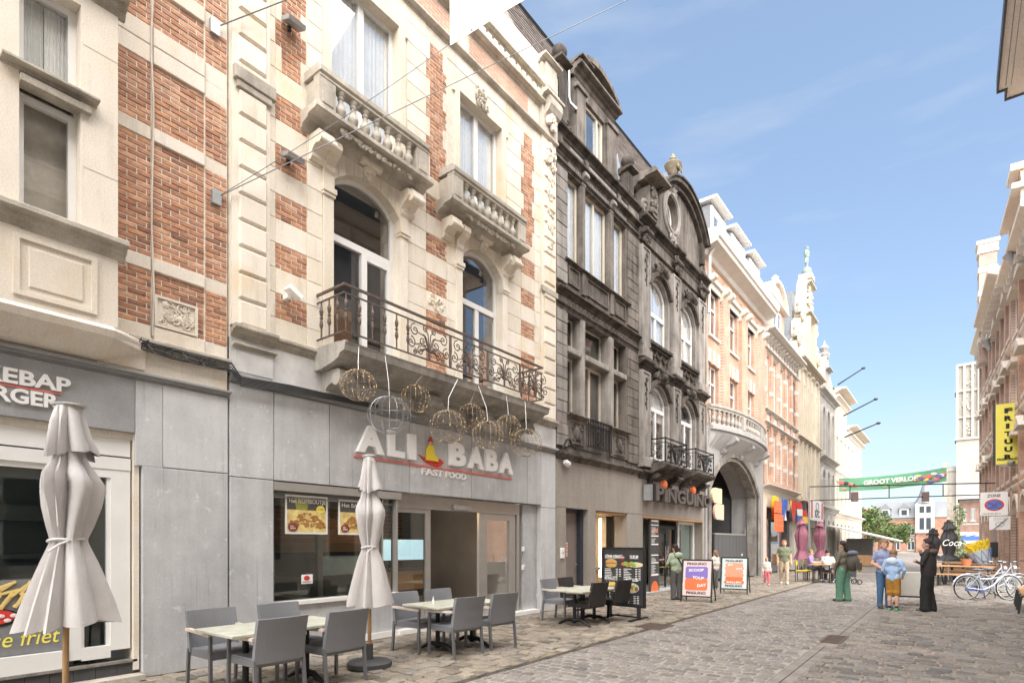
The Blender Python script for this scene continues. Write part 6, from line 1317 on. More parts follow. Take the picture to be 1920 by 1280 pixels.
m = MB(); m.box(-.2, w_+.2, -.9, 0, 6.9, 7.1); m.box(.3, w_, .2, 2, 7.1, 8.4); obj('penthouse', m, plain('penthouse_white', (.4, .39, .38), .7), b)
m = MB(); m.box(-.1, w_, -.6, 0, .4, .75); obj('awning', m, plain('dark_green', (.10, .20, .16), .7), b)
for k in range(3):
    x = w_*(k+.5)/3; t = tag(obj('poster', MB().box(x-.42, x+.42, -.1, -.085, 1.55, 2.95), farwhite), ('leftmost', 'middle', 'rightmost')[k]+' blue and white poster in the windows of the small brown brick house', 'poster', 'blue and white posters'); obj('stripe', MB().box(x-.42, x+.42, -.112, -.1, 1.95, 2.45), blue, t); obj('arrow', MB().prism([(x-.3, 2.5), (x+.3, 2.65), (x-.1, 2.2)], lambda q, z: (q, -.118, z), lambda q, z: (q, -.112, z)), blue, t)
    t.location = b.location; t.rotation_euler = b.rotation_euler
# ------------------------------------------------------------------ greenery
leafm = []
for i, cc in enumerate(((.085, .13, .035), (.14, .19, .06), (.05, .085, .026))): leafm.append(plain('leaf_green_%s' % 'abc'[i], cc, .7, 0, .3, 3))
def foliage(root, name, blobs, n, s, seed, loc=None):
    rr = np.random.default_rng(seed); V, F, MI = [], [], []
    for (x, y, z, r) in blobs:
        for _ in range(n):
            d = rr.normal(size=3); d /= np.linalg.norm(d); q = np.array((x, y, z))+d*r*rr.uniform(.45, 1.08)*np.array((1, 1, .8))
            u = rr.normal(size=3); u /= np.linalg.norm(u); v = np.cross(u, rr.normal(size=3)); v /= np.linalg.norm(v); a = s*rr.uniform(.6, 1.4); o = len(V)
            V += [tuple(q-u*a), tuple(q+v*a*.5), tuple(q+u*a), tuple(q-v*a*.5)]; F.append((o, o+1, o+2, o+3)); MI.append(int(rr.integers(3)))
    me = bpy.data.meshes.new(name); me.from_pydata(V, [], F)
    for m in leafm: me.materials.append(m)
    me.polygons.foreach_set('material_index', MI); return obj(name, me, None, root)
for i, (px, d, h, lab) in enumerate(((1622, 78, 7.0, 'bushy green tree nearest the pale corner house'), (1648, 84, 6.4, 'yellow green tree left of the man in the blue shirt'), (1675, 88, 5.6, 'lower green tree in front of the orange brick house'))):
    p = at(px, 1018, d); t = thing('tree', lab, 'tree', (p.x, p.y, 0), 0, 'trees on the square'); m = MB(); m.tube([(0, 0, 0), (.05, 0, 1.4), (.1, .1, 2.6)], [.22, .16, .1], 7)
    for q in range(4): g = q*1.6+i; m.tube([(.05, 0, 1.5+.2*q), (.8*math.cos(g), .8*math.sin(g), 2.6+.2*q), (1.4*math.cos(g), 1.4*math.sin(g), 3.4)], [.09, .06, .03], 5)
    obj('trunk', m, brown, t); rr = random.Random(i)
    foliage(t, 'crown', [(rr.uniform(-1.7, 1.7), rr.uniform(-1.5, 1.5), rr.uniform(1.9, h-1.0), rr.uniform(.7, 1.25)) for _ in range(16)], 110, .2, i)
p = at(1795, 1018, 66); t = thing('climbing_plant', 'green climbing plant on the edge of the church wall', 'plant', (p.x, p.y, 0)); m = MB(); m.tube([(0, 0, 0), (.1, .1, 3), (0, 0, 5.5)], [.08, .05, .03], 5); obj('stem', m, brown, t); foliage(t, 'leaves', [(.3*math.sin(k), 0, .6+k*.55, .6) for k in range(10)], 60, .14, 9)
# ------------------------------------------------------------------ terrace furniture
def chair_proto():
    """faces +x; origin on the floor under the seat"""
    t = thing('wicker_chair', '', 'chair')
    n = 6; m = MB()                                   # bowed back that runs down to the seat frame
    prof = [(-.235, .40), (-.245, .50), (-.27, .66), (-.315, .85)]
    for (xa, za), (xb, zb) in zip(prof[:-1], prof[1:]):
        for k in range(n):
            y0, y1 = -.275+.55*k/n, -.275+.55*(k+1)/n; b0, b1 = -.03*(1-(y0/.275)**2), -.03*(1-(y1/.275)**2); h = .012*(1-(y0/.275)**2) if zb > .8 else 0
            m.add([(xa+b0-.03,y0,za),(xa+b1-.03,y1,za),(xa+b1+.02,y1,za),(xa+b0+.02,y0,za),(xb+b0-.03,y0,zb),(xb+b1-.03,y1,zb),(xb+b1+.02,y1,zb),(xb+b0+.02,y0,zb)], [(0,3,2,1),(4,5,6,7),(0,1,5,4),(1,2,6,5),(2,3,7,6),(3,0,4,7)])
    obj('backrest', m, chair_veiled, t)
    m = MB(); m.box(-.25, .27, -.255, .255, .36, .43); m.box(-.23, .265, -.245, .245, .43, .445); obj('seat', m, chair_veiled, t)
    for x, y in ((.25, -.27), (.25, .27), (-.25, -.27), (-.25, .27)):
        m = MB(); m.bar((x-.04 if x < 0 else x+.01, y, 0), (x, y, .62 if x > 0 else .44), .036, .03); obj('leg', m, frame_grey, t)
    for y in (-.275, .275):
        m = MB(); m.prism([(-.27, .635), (.27, .615), (.285, .63), (.275, .645), (-.27, .665)], lambda x, z: (x, y-.026, z), lambda x, z: (x, y+.026, z)); obj('armrest', m, armwood, t)
    obj('maker_plate', MB().box(-.285, -.275, -.03, .03, .405, .425), lwhite, t)
    return t
CH = chair_proto()
sw = {}
for ch in CH.children: sw[ch.name] = ch.data
def recol(nm, m): me = sw[nm].copy(); me.materials.clear(); me.materials.append(m); return me
BL = {'backrest': recol('backrest', chair_black), 'seat': recol('seat', chair_black), 'leg': recol('leg', frame_dark)}
GRP = 'wicker chairs around the terrace tables'
chairs = [((-5.74, 3.23), math.pi, 'veil-greyed black wicker chair with its back to the street, nearest the camera', 0), ((-5.74, 4.02), math.pi+.03, 'veil-greyed black wicker chair in front of the small umbrella base, back to the street', 0), ((-6.48, 3.15), 0, 'veil-greyed black wicker chair against the wall at the left end of the nearest table', 0), ((-6.46, 3.98), .03, 'veil-greyed black wicker chair below the shop window with the red oval sticker', 0),
          ((-5.72, 6.1), math.pi-.1, 'veil-greyed black wicker chair at the left end of the middle table, back to the street', 0), ((-5.70, 6.86), math.pi-.08, 'veil-greyed black wicker chair before the shop entrance, right end of the middle table', 0), ((-6.42, 6.05), .05, 'veil-greyed black wicker chair facing the street beside the closed small umbrella', 0), ((-6.45, 6.8), 0, 'veil-greyed black wicker chair mostly hidden behind the middle table', 0),
          ((-5.72, 9.84), math.pi-.08, 'black wicker chair with its back to the street at the table beside the menu board', 1), ((-5.66, 10.74), math.pi-.1, 'black wicker chair standing right in front of the menu board', 1), ((-6.5, 10.12), .04, 'veil-greyed black wicker chair on the wall side of the farthest table, by the granite pier', 0), ((-6.5, 10.8), 0, 'black wicker chair on the wall side in front of the taupe door', 1)]
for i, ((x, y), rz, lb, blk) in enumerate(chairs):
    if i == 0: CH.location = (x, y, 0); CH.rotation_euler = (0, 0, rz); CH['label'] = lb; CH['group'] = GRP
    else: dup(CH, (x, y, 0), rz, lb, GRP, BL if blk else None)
def table_proto():
    t = thing('terrace_table', '', 'table'); m = MB(); m.add([(-.4,-.7,.672),(.4,-.7,.672),(.4,.7,.672),(-.4,.7,.672),(-.4,-.7,.696),(.4,-.7,.696),(.4,.7,.696),(-.4,.7,.696),(-.39,-.69,.704),(.39,-.69,.704),(.39,.69,.704),(-.39,.69,.704)], [(0,3,2,1),(0,1,5,4),(1,2,6,5),(2,3,7,6),(3,0,4,7),(4,5,9,8),(5,6,10,9),(6,7,11,10),(7,4,8,11),(8,9,10,11)]); obj('tabletop', m, tabletop, t)
    for y in (-.36, .36):
        m = MB(); m.tube([(0, y, .08), (0, y, .67)], .034, 8); m.box(-.25, .25, y-.05, y+.05, .65, .671); obj('column', m, castiron, t)
        m = MB()
        for s in (-1, 1): m.tube([(0, y, .12), (s*.15, y, .115), (s*.28, y, .06), (s*.36, y, .018)], [.04, .035, .028, .022], 6)
        m.ball((0, y, .1), .055, 8, 5); obj('foot', m, castiron, t, True)
    m = MB(); m.bar((0, -.36, .3), (0, .36, .3), .03); obj('crossbar', m, castiron, t)
    return t
TB = table_proto(); TG = 'terrace tables with bleached tops'
TB.location = (-5.94, 3.47, 0); TB['label'] = 'bleached terrace table nearest the camera'; TB['group'] = TG
dup(TB, (-6.05, 6.45, 0), -.05, 'bleached terrace table in front of the ALI BABA entrance', TG); dup(TB, (-5.84, 9.97, 0), -.04, 'bleached terrace table between the black chairs and the menu board', TG)
sb = tag(obj('sauce_bottle', MB().lathe([(.018, 0), (.02, .06), (.008, .085), (.006, .12)], 0, 0, 10), lwhite, None, True, loc=(-6.05, 5.98, .704)), 'tiny white bottle standing on the table before the ALI BABA entrance', 'bottle')
def closed_umbrella(name, label, x, y, ztop, zcap, ztie, zbot, rb, rt, mat, pole, seed=0, base=True, rmid=None, lean=(0, 0), group=None, n=8, ctop=.06):
    t = thing(name, label, 'umbrella', (x, y, 0), 0, group); t.rotation_euler = (lean[0], lean[1], 0)
    rr = random.Random(seed); rmid = rmid or rt*2.2; N_ = n*11; s1, s2, s3, s4 = [rr.uniform(0, 6.28) for _ in range(4)]
    def ring(r, z, amp, twist=0, sag=0, off=.0):
        """soft rounded lobes of cloth between deep creases of uneven spacing"""
        o = []
        for k in range(N_):
            a = 2*math.pi*k/N_; wv = .26*math.sin(2*a+s1)+.16*math.sin(3*a+s2)
            f = (2/math.pi*abs(math.asin(max(-1, min(1, math.sin(n*(a+wv)/2+twist))))))**.85; am = .65+.55*math.sin(1.0*a+s3)**2+.25*math.sin(5*a+s4)
            q = r*(1-amp*(1-f)*am)*(1+.10*math.sin(2*a+s2+z*2)+.05*math.sin(3*a+s4))
            o.append((q*math.cos(a)+off*r*math.cos(s3), q*math.sin(a)+off*r*math.sin(s3), z-sag*(f-.5)-sag*.8*math.sin(2*a+s4)))
        return o
    def skin(rings):
        m = MB()
        for r in rings: m.v += r
        for j in range(len(rings)-1):
            for k in range(N_): l = (k+1) % N_; m.f.append((j*N_+k, j*N_+l, (j+1)*N_+l, (j+1)*N_+k))
        return m
    h = zcap-ztie; g = ztie-zbot
    body = [ring(rt*.9, ztop-.06, .1), ring(rt*.9, zcap+.06, .3, .0), ring(rmid*.62, zcap-h*.14, .36, .12), ring(rmid*.86, zcap-h*.26, .38, .18), ring(rmid*.98, zcap-h*.36, .40, .25, .02, .12), ring(rmid, zcap-h*.44, .42, .3, .03, .14), ring(rmid*.88, zcap-h*.62, .42, .45, .01, .1), ring(rmid*.70, zcap-h*.84, .40, .55, 0, .04), ring(rmid*.56, ztie+.02, .35, .6), ring(rmid*.54, ztie, .3, .6), ring(rmid*.58, ztie-.04, .4, .6),
            ring(rb*.55, ztie-g*.25, .36, .55), ring(rb*.71, ztie-g*.5, .34, .5), ring(rb*.86, ztie-g*.75, .33, .45, .01), ring(rb, zbot, .32, .42, .035), ring(rb*.985, zbot+.012, .32, .42, .035), ring(rb*.985, zbot+.03, .36, .42, .035), ring(rb*.42, zbot+.15, .3, .42), ring(rb*.2, zbot+.35, .2, .4)]
    obj('canopy', skin(body), mat, t, True)
    vr = rmid*.86
    val = [ring(ctop, ztop, .02), ring(ctop*1.08, ztop-.02, .06), ring(ctop*.6+vr*.4, ztop-(ztop-zcap)*.38, .3, .1), ring(ctop*.3+vr*.68, ztop-(ztop-zcap)*.72, .4, .15, .01, .05), ring(vr*.98, zcap+.03, .42, .2, .03, .12), ring(vr, zcap-.02, .42, .2, .04, .14), ring(vr*.97, zcap-.012, .42, .2, .04, .14)]
    obj('top_flap', skin(val), mat, t, True)
    obj('cap', MB().lathe([(ctop*1.25, 0), (ctop*1.3, .012), (ctop*.9, .022)], 0, 0, 16, ztop), mat, t)
    m = MB(); m.tube([(rmid*.5*math.cos(k*.4), rmid*.5*math.sin(k*.4), ztie+.012*math.sin(k)) for k in range(16)], .014, 5, True); m.tube([(rmid*.5, -.02, ztie), (rmid*.65, -.1, ztie-.03), (rmid*.7, -.18, ztie-.09)], .011, 4); obj('tie', m, mat, t)
    obj('pole', MB().lathe([(.024, .04), (.024, ztop-.1)], 0, 0, 10), pole, t)
    if base:
        m = MB(); m.lathe([(.27, 0), (.285, .01), (.285, .065), (.26, .085), (.06, .095), (.045, .1), (.045, .3)], 0, 0, 28); obj('base', m, dgrey, t, True)
    return t
closed_umbrella('closed_umbrella', 'large closed pale umbrella on a wooden pole at the left edge', -6.2, 1.62, 2.79, 2.40, 1.63, .90, .38, .12, canvas, teak, 3, True, .265, (0, .035), 'closed pale umbrellas', 9, .10)
closed_umbrella('closed_umbrella', 'small closed pale umbrella between the two nearest tables', -6.02, 4.8, 2.72, 2.30, 1.55, .80, .31, .10, canvas, teak, 11, True, .2, (0, 0), 'closed pale umbrellas', 8, .075)
# ------------------------------------------------------------------ menu board
def food(root, cx, cz, w, h, kind, x=.0):
    """little picture of a dish made of flat printed shapes"""
    M_ = lambda n, c: MATS.get(n) or plain(n, c, .6, 0, .25, 30)
    def disc(nm, y, z, a, b, mt, l): obj(nm, MB().prism([(y+a*math.cos(k*.449), z+b*math.sin(k*.449)) for k in range(14)], lambda q, zz: (x+l, q, zz), lambda q, zz: (x+l+.0012, q, zz)), mt, root)
    bun = M_('bun', (.62, .33, .12)); lt = M_('lettuce', (.25, .42, .08)); mt = M_('meat_brown', (.28, .13, .05)); wr = M_('wrap', (.74, .62, .42)); ch_ = M_('fries', (.78, .60, .18))
    if kind == 0: disc('bun', cx, cz+h*.12, w*.5, h*.38, bun, .004); disc('filling', cx, cz-h*.05, w*.52, h*.14, mt, .0055); disc('salad', cx+w*.05, cz-h*.1, w*.5, h*.08, lt, .007); disc('bun', cx, cz-h*.25, w*.48, h*.2, bun, .0085)
    elif kind == 1:
        disc('wrap', cx+w*.22, cz-h*.05, w*.4, h*.28, wr, .004)
        for k in range(6): disc('salad', cx-w*.35+k*w*.1, cz+h*.1*math.sin(k*2.1), w*.13, h*.2, lt if k % 3 else M_('tomato', (.7, .14, .05)), .0055+.0012*k)
    elif kind == 2:
        disc('tray', cx, cz, w*.52, h*.5, M_('foil', (.6, .58, .5)), .004)
        for k in range(8): disc('topping', cx-w*.35+k*w*.1, cz+h*.12*math.sin(k*1.7), w*.12, h*.2, (ch_, mt, lt)[k % 3], .0055+.0012*k)
    else:
        disc('bread', cx, cz, w*.5, h*.36, bun, .004)
        for k in range(9): disc('fries', cx-w*.38+k*w*.09, cz+h*.14+.01*math.sin(k*3), w*.08, h*.2, ch_, .0055+.0012*k)
def menu_board():
    """stands on two posts with cross feet; face turned towards the camera side"""
    pL, pR = Vector((-6.2, 11.15, 0)), Vector((-5.0, 11.1, 0)); lo = at(1139, 1160, 12.0); 
    t = thing('menu_board', 'black menu board on a stand showing kebab dishes and prices', 'menu board', (-5.62, 11.2, 0), R(-90-8)+math.pi/2*0)
    # local: y runs to the reader's right, x towards the reader
    W_, Z0, Z1 = .5, .30, 1.47
    m = MB(); m.box(-.03, 0, -W_, W_, Z0, Z1); obj('panel', m, plain('menu_black', (.045, .045, .047), .4, 0, .2, 2), t)
    m = MB(); e = .045; m.box(-.045, .012, -W_-e, W_+e, Z1, Z1+e); m.box(-.045, .012, -W_-e, W_+e, Z0-e, Z0); m.box(-.045, .012, -W_-e, -W_, Z0, Z1); m.box(-.045, .012, W_, W_+e, Z0, Z1); obj('frame', m, black, t)
    for y in (-.35, .38):
        m = MB(); m.box(-.05, -.0, y-.035, y+.035, 0, Z0-.045); obj('post', m, frame_dark, t); m = MB(); m.bar((-.42, y-.05, .02), (.42, y+.05, .02), .05, .03); obj('foot', m, castiron, t)
    obj('crossbar', MB().bar((-.03, -.35, .05), (-.03, .38, .05), .03), castiron, t)
    def tx(s, y, z, w, h, mt=lwhite): text('menu_text', s, (.002, y, z), (0, 1, 0), (0, 0, 1), w, h, .002, mt, t, fat=.02)
    tx('DÖNER KEBAB', -.46, 1.29, .38, .075); tx('DURUM', .18, 1.285, .2, .065); tx('MITRAILLETTE', -.47, .82, .33, .065); tx('KAPSALON', .08, .80, .3, .065)
    for y, w in ((-.46, .38), (.18, .2), (-.47, .33), (.08, .3)): obj('underline', MB().box(0, .002, y, y+w, 1.275 if y in (-.46, .18) else .805, 1.28 if y in (-.46, .18) else .81), lwhite, t)
    obj('logo', MB().prism([(.0, 1.36), (.09, 1.3), (.0, 1.23), (-.09, 1.3)], lambda q, z: (0, q-.02, z), lambda q, z: (.002, q-.02, z)), plain('dark_red', (.25, .05, .04), .6) if 'dark_red' not in MATS else MATS['dark_red'], t); text('logo_text', 'ALI\nBABA', (.003, -.075, 1.285), (0, 1, 0), (0, 0, 1), .11, .075, .002, lwhite, t)
    food(t, -.3, 1.17, .3, .2, 0); food(t, .2, 1.16, .5, .2, 1); food(t, -.3, .70, .32, .2, 3); food(t, .22, .66, .36, .22, 2)
    rr = random.Random(5)
    for (y, z, n) in ((-.47, 1.04, 5), (.02, 1.05, 7), (-.47, .52, 4), (-.02, .48, 5)):
        for k in range(n):
            zz = z-.036*k; a = rr.uniform(.1, .2)
            obj('text_line', MB().box(0, .002, y, y+a, zz, zz+.013), lwhite, t); obj('text_dots', MB().box(0, .0015, y+a+.01, y+.27, zz, zz+.003), zinc, t)
            for q in (.29, .37): obj('price', MB().box(0, .002, y+q, y+q+.05, zz, zz+.013), lwhite, t)
menu_board()
def a_board(name, label, x, y, rz, bgm, fill):
    """folding pavement sign; local x towards the reader, y to the reader's right"""
    t = thing(name, label, 'pavement sign', (x, y, 0), rz, 'ice-cream pavement signs'); W_, H_ = .4, 1.14; tl = .2
    def P(y_, z, o=0): return (.18-tl*z/H_*.95+o*.98, y_, z+o*.17)
    def plate(nm, y0, y1, z0, z1, o0, o1, mt): obj(nm, MB().add([P(y0,z0,o0),P(y1,z0,o0),P(y1,z1,o0),P(y0,z1,o0),P(y0,z0,o1),P(y1,z0,o1),P(y1,z1,o1),P(y0,z1,o1)], [(0,3,2,1),(4,5,6,7),(0,1,5,4),(1,2,6,5),(2,3,7,6),(3,0,4,7)]), mt, t)
    plate('panel', -W_+.03, W_-.03, .17, H_-.02, 0, .012, bgm)
    for s in (-1, 1):
        m = MB(); m.bar(P(s*W_, 0), P(s*W_, H_), .035); obj('front_leg', m, black, t); m = MB(); m.bar((-.42, s*W_, 0), P(s*W_*.98, H_-.02), .03); obj('back_leg', m, black, t)
    m = MB(); m.bar(P(-W_, H_), P(W_, H_), .04); m.bar(P(-W_, .15), P(W_, .15), .03); obj('rail', m, black, t)
    U = (Vector(P(0, 1))-Vector(P(0, 0))).normalized()
    def tx(s, y_, z, w, h, mt, fat=.03, o=.015, rot=0):
        Rv = Vector((0, math.cos(rot), math.sin(rot))); text('lettering', s, P(y_, z, o), Rv, U, w, h, .003, mt, t, fat=fat)
    def blob(nm, y0, y1, z0, z1, r, o, mt):
        pts = []
        for cy, cz, a0 in ((y1-r, z1-r, 0), (y0+r, z1-r, 90), (y0+r, z0+r, 180), (y1-r, z0+r, 270)): pts += [(cy+r*math.cos(R(a0+q*30)), cz+r*math.sin(R(a0+q*30))) for q in range(4)]
        n = len(pts); obj(nm, MB().add([P(a, b, o) for a, b in pts]+[P(a, b, o+.003) for a, b in pts], [tuple(range(n))[::-1], tuple(range(n, 2*n))]+[(k, (k+1) % n, n+(k+1) % n, n+k) for k in range(n)]), mt, t)
    tx('PiNGUiNO', -.27, 1.0, .52, .075, black); tx('PiNGUiNO', -.27, .21, .52, .075, black)
    fill(tx, blob); return t
def f1(tx, blob):
    blob('purple_block', -.31, .29, .62, .96, .06, .013, purple); blob('orange_block', -.31, .29, .32, .64, .06, .0165, orange)
    tx('SCOOP', -.22, .82, .4, .075, lwhite, .035, .018, .03); tx('YOUR', -.12, .63, .34, .08, lwhite, .035, .021, -.1); tx('DAY', .02, .40, .24, .08, lwhite, .035, .022, .12)
def f2(tx, blob):
    for k in range(5): blob('orange_scoop', -.27-.02*(k % 2), .27+.02*(k % 2), .42+.108*k, .54+.108*k, .058, .013+.0005*k, orange if k == 0 else orangel)
    blob('orange_bar', -.3, .3, .31, .42, .05, .0165, orange); tx('IJS', -.2, .88, .16, .06, lwhite, .035, .019); tx('MET', .05, .76, .2, .06, lwhite, .035, .019); tx('BALLEN', -.22, .335, .44, .06, lwhite, .035, .021)
a_board('pavement_sign', 'pale pink PiNGUiNO pavement sign reading SCOOP YOUR DAY', -5.62, 15.7, R(-83), pink, f1)
a_board('pavement_sign', 'pale mint PiNGUiNO pavement sign with orange scoops reading BALLEN', -5.58, 18.95, R(-83), mint, f2)
# ------------------------------------------------------------------ decorations and fittings on the facades
wirem = plain('pale_rusty_wire', (.25, .20, .155), .6, .2)
def wire_ball(px, py, d, r, label, lights=True, seed=0):
    p = at(px, py, d); t = thing('wire_ball', label, 'light ball', tuple(p), 0, 'wire balls hanging from the balcony'); m = MB()
    for k in range(9):
        g = math.pi*k/9; m.tube([(r*math.cos(g)*math.cos(q*.3307), r*math.sin(g)*math.cos(q*.3307), r*.86*math.sin(q*.3307)) for q in range(19)], .0035, 3, True)
    for z in (-.5, 0, .5): c = math.sqrt(1-z*z); m.tube([(r*c*math.cos(q*.393), r*c*math.sin(q*.393), r*.86*z) for q in range(16)], .003, 3, True)
    obj('wire_frame', m, wirem if lights else zinc, t)
    if lights:
        m = MB(); rr = random.Random(seed)
        for k in range(110):
            g = math.pi*(k % 18)/9; a = rr.uniform(-1.3, 1.5); m.ball((r*math.cos(g)*math.cos(a), r*math.sin(g)*math.cos(a), r*.86*math.sin(a)), .0042, 4, 3)
        obj('fairy_lights', m, fairy, t)
    x = X0+.78; sx = x-p.x; m = MB(); dy = random.uniform(-.1, .35); m.tube([(0, 0, r*.86), (sx*.2, dy*.1, (4.5-p.z)*.55), (sx, dy, 4.5-p.z)], .006, 4); obj('cable', m, lwhite, t)
for i, (px, py, d, r, lb) in enumerate(((672, 722, 8.35, .26, 'glowing wire ball leftmost under the balcony'), (730, 778, 8.8, .33, 'bare unlit wire ball larger than the others'), (778, 748, 9.5, .26, 'glowing wire ball above the letter I of the sign'), (840, 800, 9.8, .32, 'large bright wire ball just above the letter B'), (882, 780, 10.6, .26, 'dim wire ball behind the large bright one'), (915, 815, 10.5, .29, 'fine-wired glowing ball above the second A of BABA'), (953, 798, 11.2, .24, 'small bright wire ball near the right end of the balcony'), (987, 830, 11.6, .32, 'wire ball rightmost at the granite pier'))): wire_ball(px, py, d, r, lb, i != 1, i)
def floodlight(px, py, label):
    t = (px-960)/1080; d = 7.7/(math.sin(A)-t*math.cos(A)); p = at(px, py, d-.15); q = thing('floodlight', label, 'lamp', tuple(p), 0, 'floodlights on the facade'); m = MB(); m.box(-.1, .12, -.13, .13, -.03, .03); m.xf(Matrix.Rotation(.4, 4, 'Y')); obj('lamp_body', m, zinc, q); obj('bracket', MB().box(-.22, -.08, -.02, .02, -.06, .03), frame_dark, q)
floodlight(550, 44, 'grey floodlight high on the toothed brick column'); floodlight(548, 296, 'grey floodlight on the middle brick patch')
t = (550-960)/1080; p = at(550, 551, 7.7/(math.sin(A)-t*math.cos(A))-.15); q = thing('security_camera', 'white security camera left of the iron balcony', 'camera', tuple(p)); m = MB(); m.box(-.05, .1, -.12, .1, -.035, .035); m.xf(Matrix.Rotation(-.5, 4, 'X')); obj('camera_body', m, lwhite, q); obj('mount', MB().box(-.2, .0, -.09, -.03, -.08, -.02), lwhite, q)
def cable(name, pts, r, mat, label): tag(obj(name, MB().tube(pts, r, 5), mat), label, 'cable')
def arcline(a, b, sag, n=10): return [tuple(Vector(a)+(Vector(b)-Vector(a))*k/n-Vector((0, 0, sag*4*(k/n)*(1-k/n)))) for k in range(n+1)]
an = Vector((X0+.03, 3.62, 6.12)); an2 = Vector((X0+.03, 3.6, 8.33)); bc = at(842, 84, 8.6)
cable('street_cable', arcline(an, at(1260, -40, 12.0), .0), .007, frame_grey, 'long steel cable running from the brick wall up across the sky')
cable('street_cable', arcline(an, bc, .05), .005, frame_grey, 'thin slack cable from the brick wall to the corner of the white banner')
cable('street_cable', arcline(an2, at(640, -40, 8.4), .0), .009, frame_grey, 'short steel cable at the top left between the bricks and the frame edge')
for p, lb in ((an, 'steel wall anchor of the two lower cables'), (an2, 'steel wall anchor of the top left cable')): tag(obj('wall_anchor', MB().box(p.x-.04, p.x+.03, p.y-.06, p.y+.06, p.z-.09, p.z+.09), zinc), lb, 'anchor')
cable('wall_cable', [(X0+.03, 2.87, 4.1)]+[(X0+.035+.01*math.sin(k*2), 2.865+.012*math.sin(k*1.3), 4.2+.4*k) for k in range(14)], .013, plain('cable_beige', (.6, .54, .47), .7), 'pale cable running up the brick wall')
rr = random.Random(2); m = MB()
for k in range(7): m.tube([(X0+.1+.03*rr.random(), .9+.24*q, 4.06-.008*q-.02*math.sin(q*.9+k)-.018*k) for q in range(13)]+[(X0+.14, 3.9, 3.82-.02*k), (X0+.16, 4.6, 3.86-.015*k), (X0+.15, 6.2, 3.88-.01*k)], .009, 4)
for k in range(60): y = rr.uniform(1, 3.7); m.tube([(X0+.12, y, 4.0-.03*(y-1)+rr.uniform(-.06, .03)), (X0+.18, y+rr.uniform(-.05, .05), 4.0-.03*(y-1)+rr.uniform(-.1, .05))], .006, 3)
tag(obj('cable_bundle', m, dgrey), 'messy bundle of dark cables and fairy wires along the cornice of the snack bar', 'cables')
# white banner at the top
a, b_, c_, d_ = bc, at(1090, -58, 8.9), at(1080, -330, 8.9), at(838, -300, 8.6); m = MB(); n = 8; vs = []
for i in range(n+1):
    for j in range(n+1):
        u, v = i/n, j/n; q = (a*(1-u)+b_*u)*(1-v)+(d_*(1-u)+c_*u)*v; vs.append(tuple(q+Vector((.02*math.sin(5*u+3*v), .02*math.cos(4*v+6*u), 0))))
L2 = len(vs); m.add(vs+[(x-.006, y+.006, z) for x, y, z in vs], [(i*(n+1)+j, i*(n+1)+j+1, (i+1)*(n+1)+j+1, (i+1)*(n+1)+j) for i in range(n) for j in range(n)]+[(L2+i*(n+1)+j, L2+(i+1)*(n+1)+j, L2+(i+1)*(n+1)+j+1, L2+i*(n+1)+j+1) for i in range(n) for j in range(n)])
bn = tag(obj('white_banner', m, plain('banner_white', (.86, .86, .86), .8, 0, .02, 2), None, True), 'plain white banner hung over the street at the top of the picture', 'banner')
m = MB()
for k in range(6): q = a*(1-k/6)+b_*k/6; m.ball(tuple(q+Vector((0, 0, .02))), .015, 6, 4)
obj('eyelets', m, dgrey, bn)
# ------------------------------------------------------------------ street-wide gantry, banner, flag poles
g0, g1 = at(1517, 1068, 31.5), at(1866, 1060, 31.5)
gt = thing('street_gantry', 'thin dark double bar with small boxes spanning the street on a left post', 'gantry', (g0.x, g0.y, 0)); D = g1-g0; zl = at(1517, 912, 31.5).z; zr = at(1850, 905, 31.5).z; zl2 = at(1517, 938, 31.5).z; zr2 = at(1850, 926, 31.5).z
m = MB(); m.tube([(0, 0, 0), (0, 0, zl)], .05, 7); obj('post', m, zinc, gt); m = MB(); m.tube([(0, 0, zl), (D.x, D.y, zr)], .035, 6); obj('upper_bar', m, frame_dark, gt); m = MB(); m.tube([(0, 0, zl2), (D.x, D.y, zr2)], .03, 6); obj('lower_bar', m, frame_dark, gt)
for f in (.22, .43, .72, .95): obj('strut', MB().bar((D.x*f, D.y*f, zl2+(zr2-zl2)*f), (D.x*f, D.y*f, zl+(zr-zl)*f), .05), frame_dark, gt)
for f in (.245, .625): obj('box', MB().box(-.17, .17, -.1, .1, zl2-.1, zl2+.42), plain('brown_box', (.16, .12, .11), .6) if 'brown_box' not in MATS else MATS['brown_box'], gt, loc=(D.x*f, D.y*f, .05))
b0, b1 = at(1573, 921, 38), at(1775, 902, 36); bt = thing('street_banner', 'green GROOT VERLOF banner hung across the street', 'banner', tuple(b0)); Dv = b1-b0; hgt = .85; n = 14; m = MB(); vs = []
tp = lambda u, v: Vector((Dv.x*u, Dv.y*u, Dv.z*u-.12*math.sin(math.pi*u)+hgt*v))+Vector((0, .05*math.sin(u*17)*(1-v*.5), 0))
for i in range(n+1):
    for v in (0, .5, 1): vs.append(tuple(tp(i/n, v)))
L2 = len(vs); m.add(vs+[(x, y+.02, z) for x, y, z in vs], [(3*i+j, 3*i+3+j, 3*i+4+j, 3*i+1+j) for i in range(n) for j in (0, 1)]+[(L2+3*i+j, L2+3*i+1+j, L2+3*i+4+j, L2+3*i+3+j) for i in range(n) for j in (0, 1)]); obj('cloth', m, green, bt, True)
Rv = Dv.normalized(); Uv = Vector((0, 0, 1)); text('lettering', 'GROOT VERLOF', tuple(tp(.24, .38)+Vector((0, -.12, -.02))), Rv, Uv, Dv.length*.50, .32, .02, lwhite, bt, fat=.05); text('lettering', 'GROOT VERLOF', tuple(tp(.42, .16)+Vector((0, -.12, -.02))), Rv, Uv, Dv.length*.2, .09, .02, lyellow, bt)
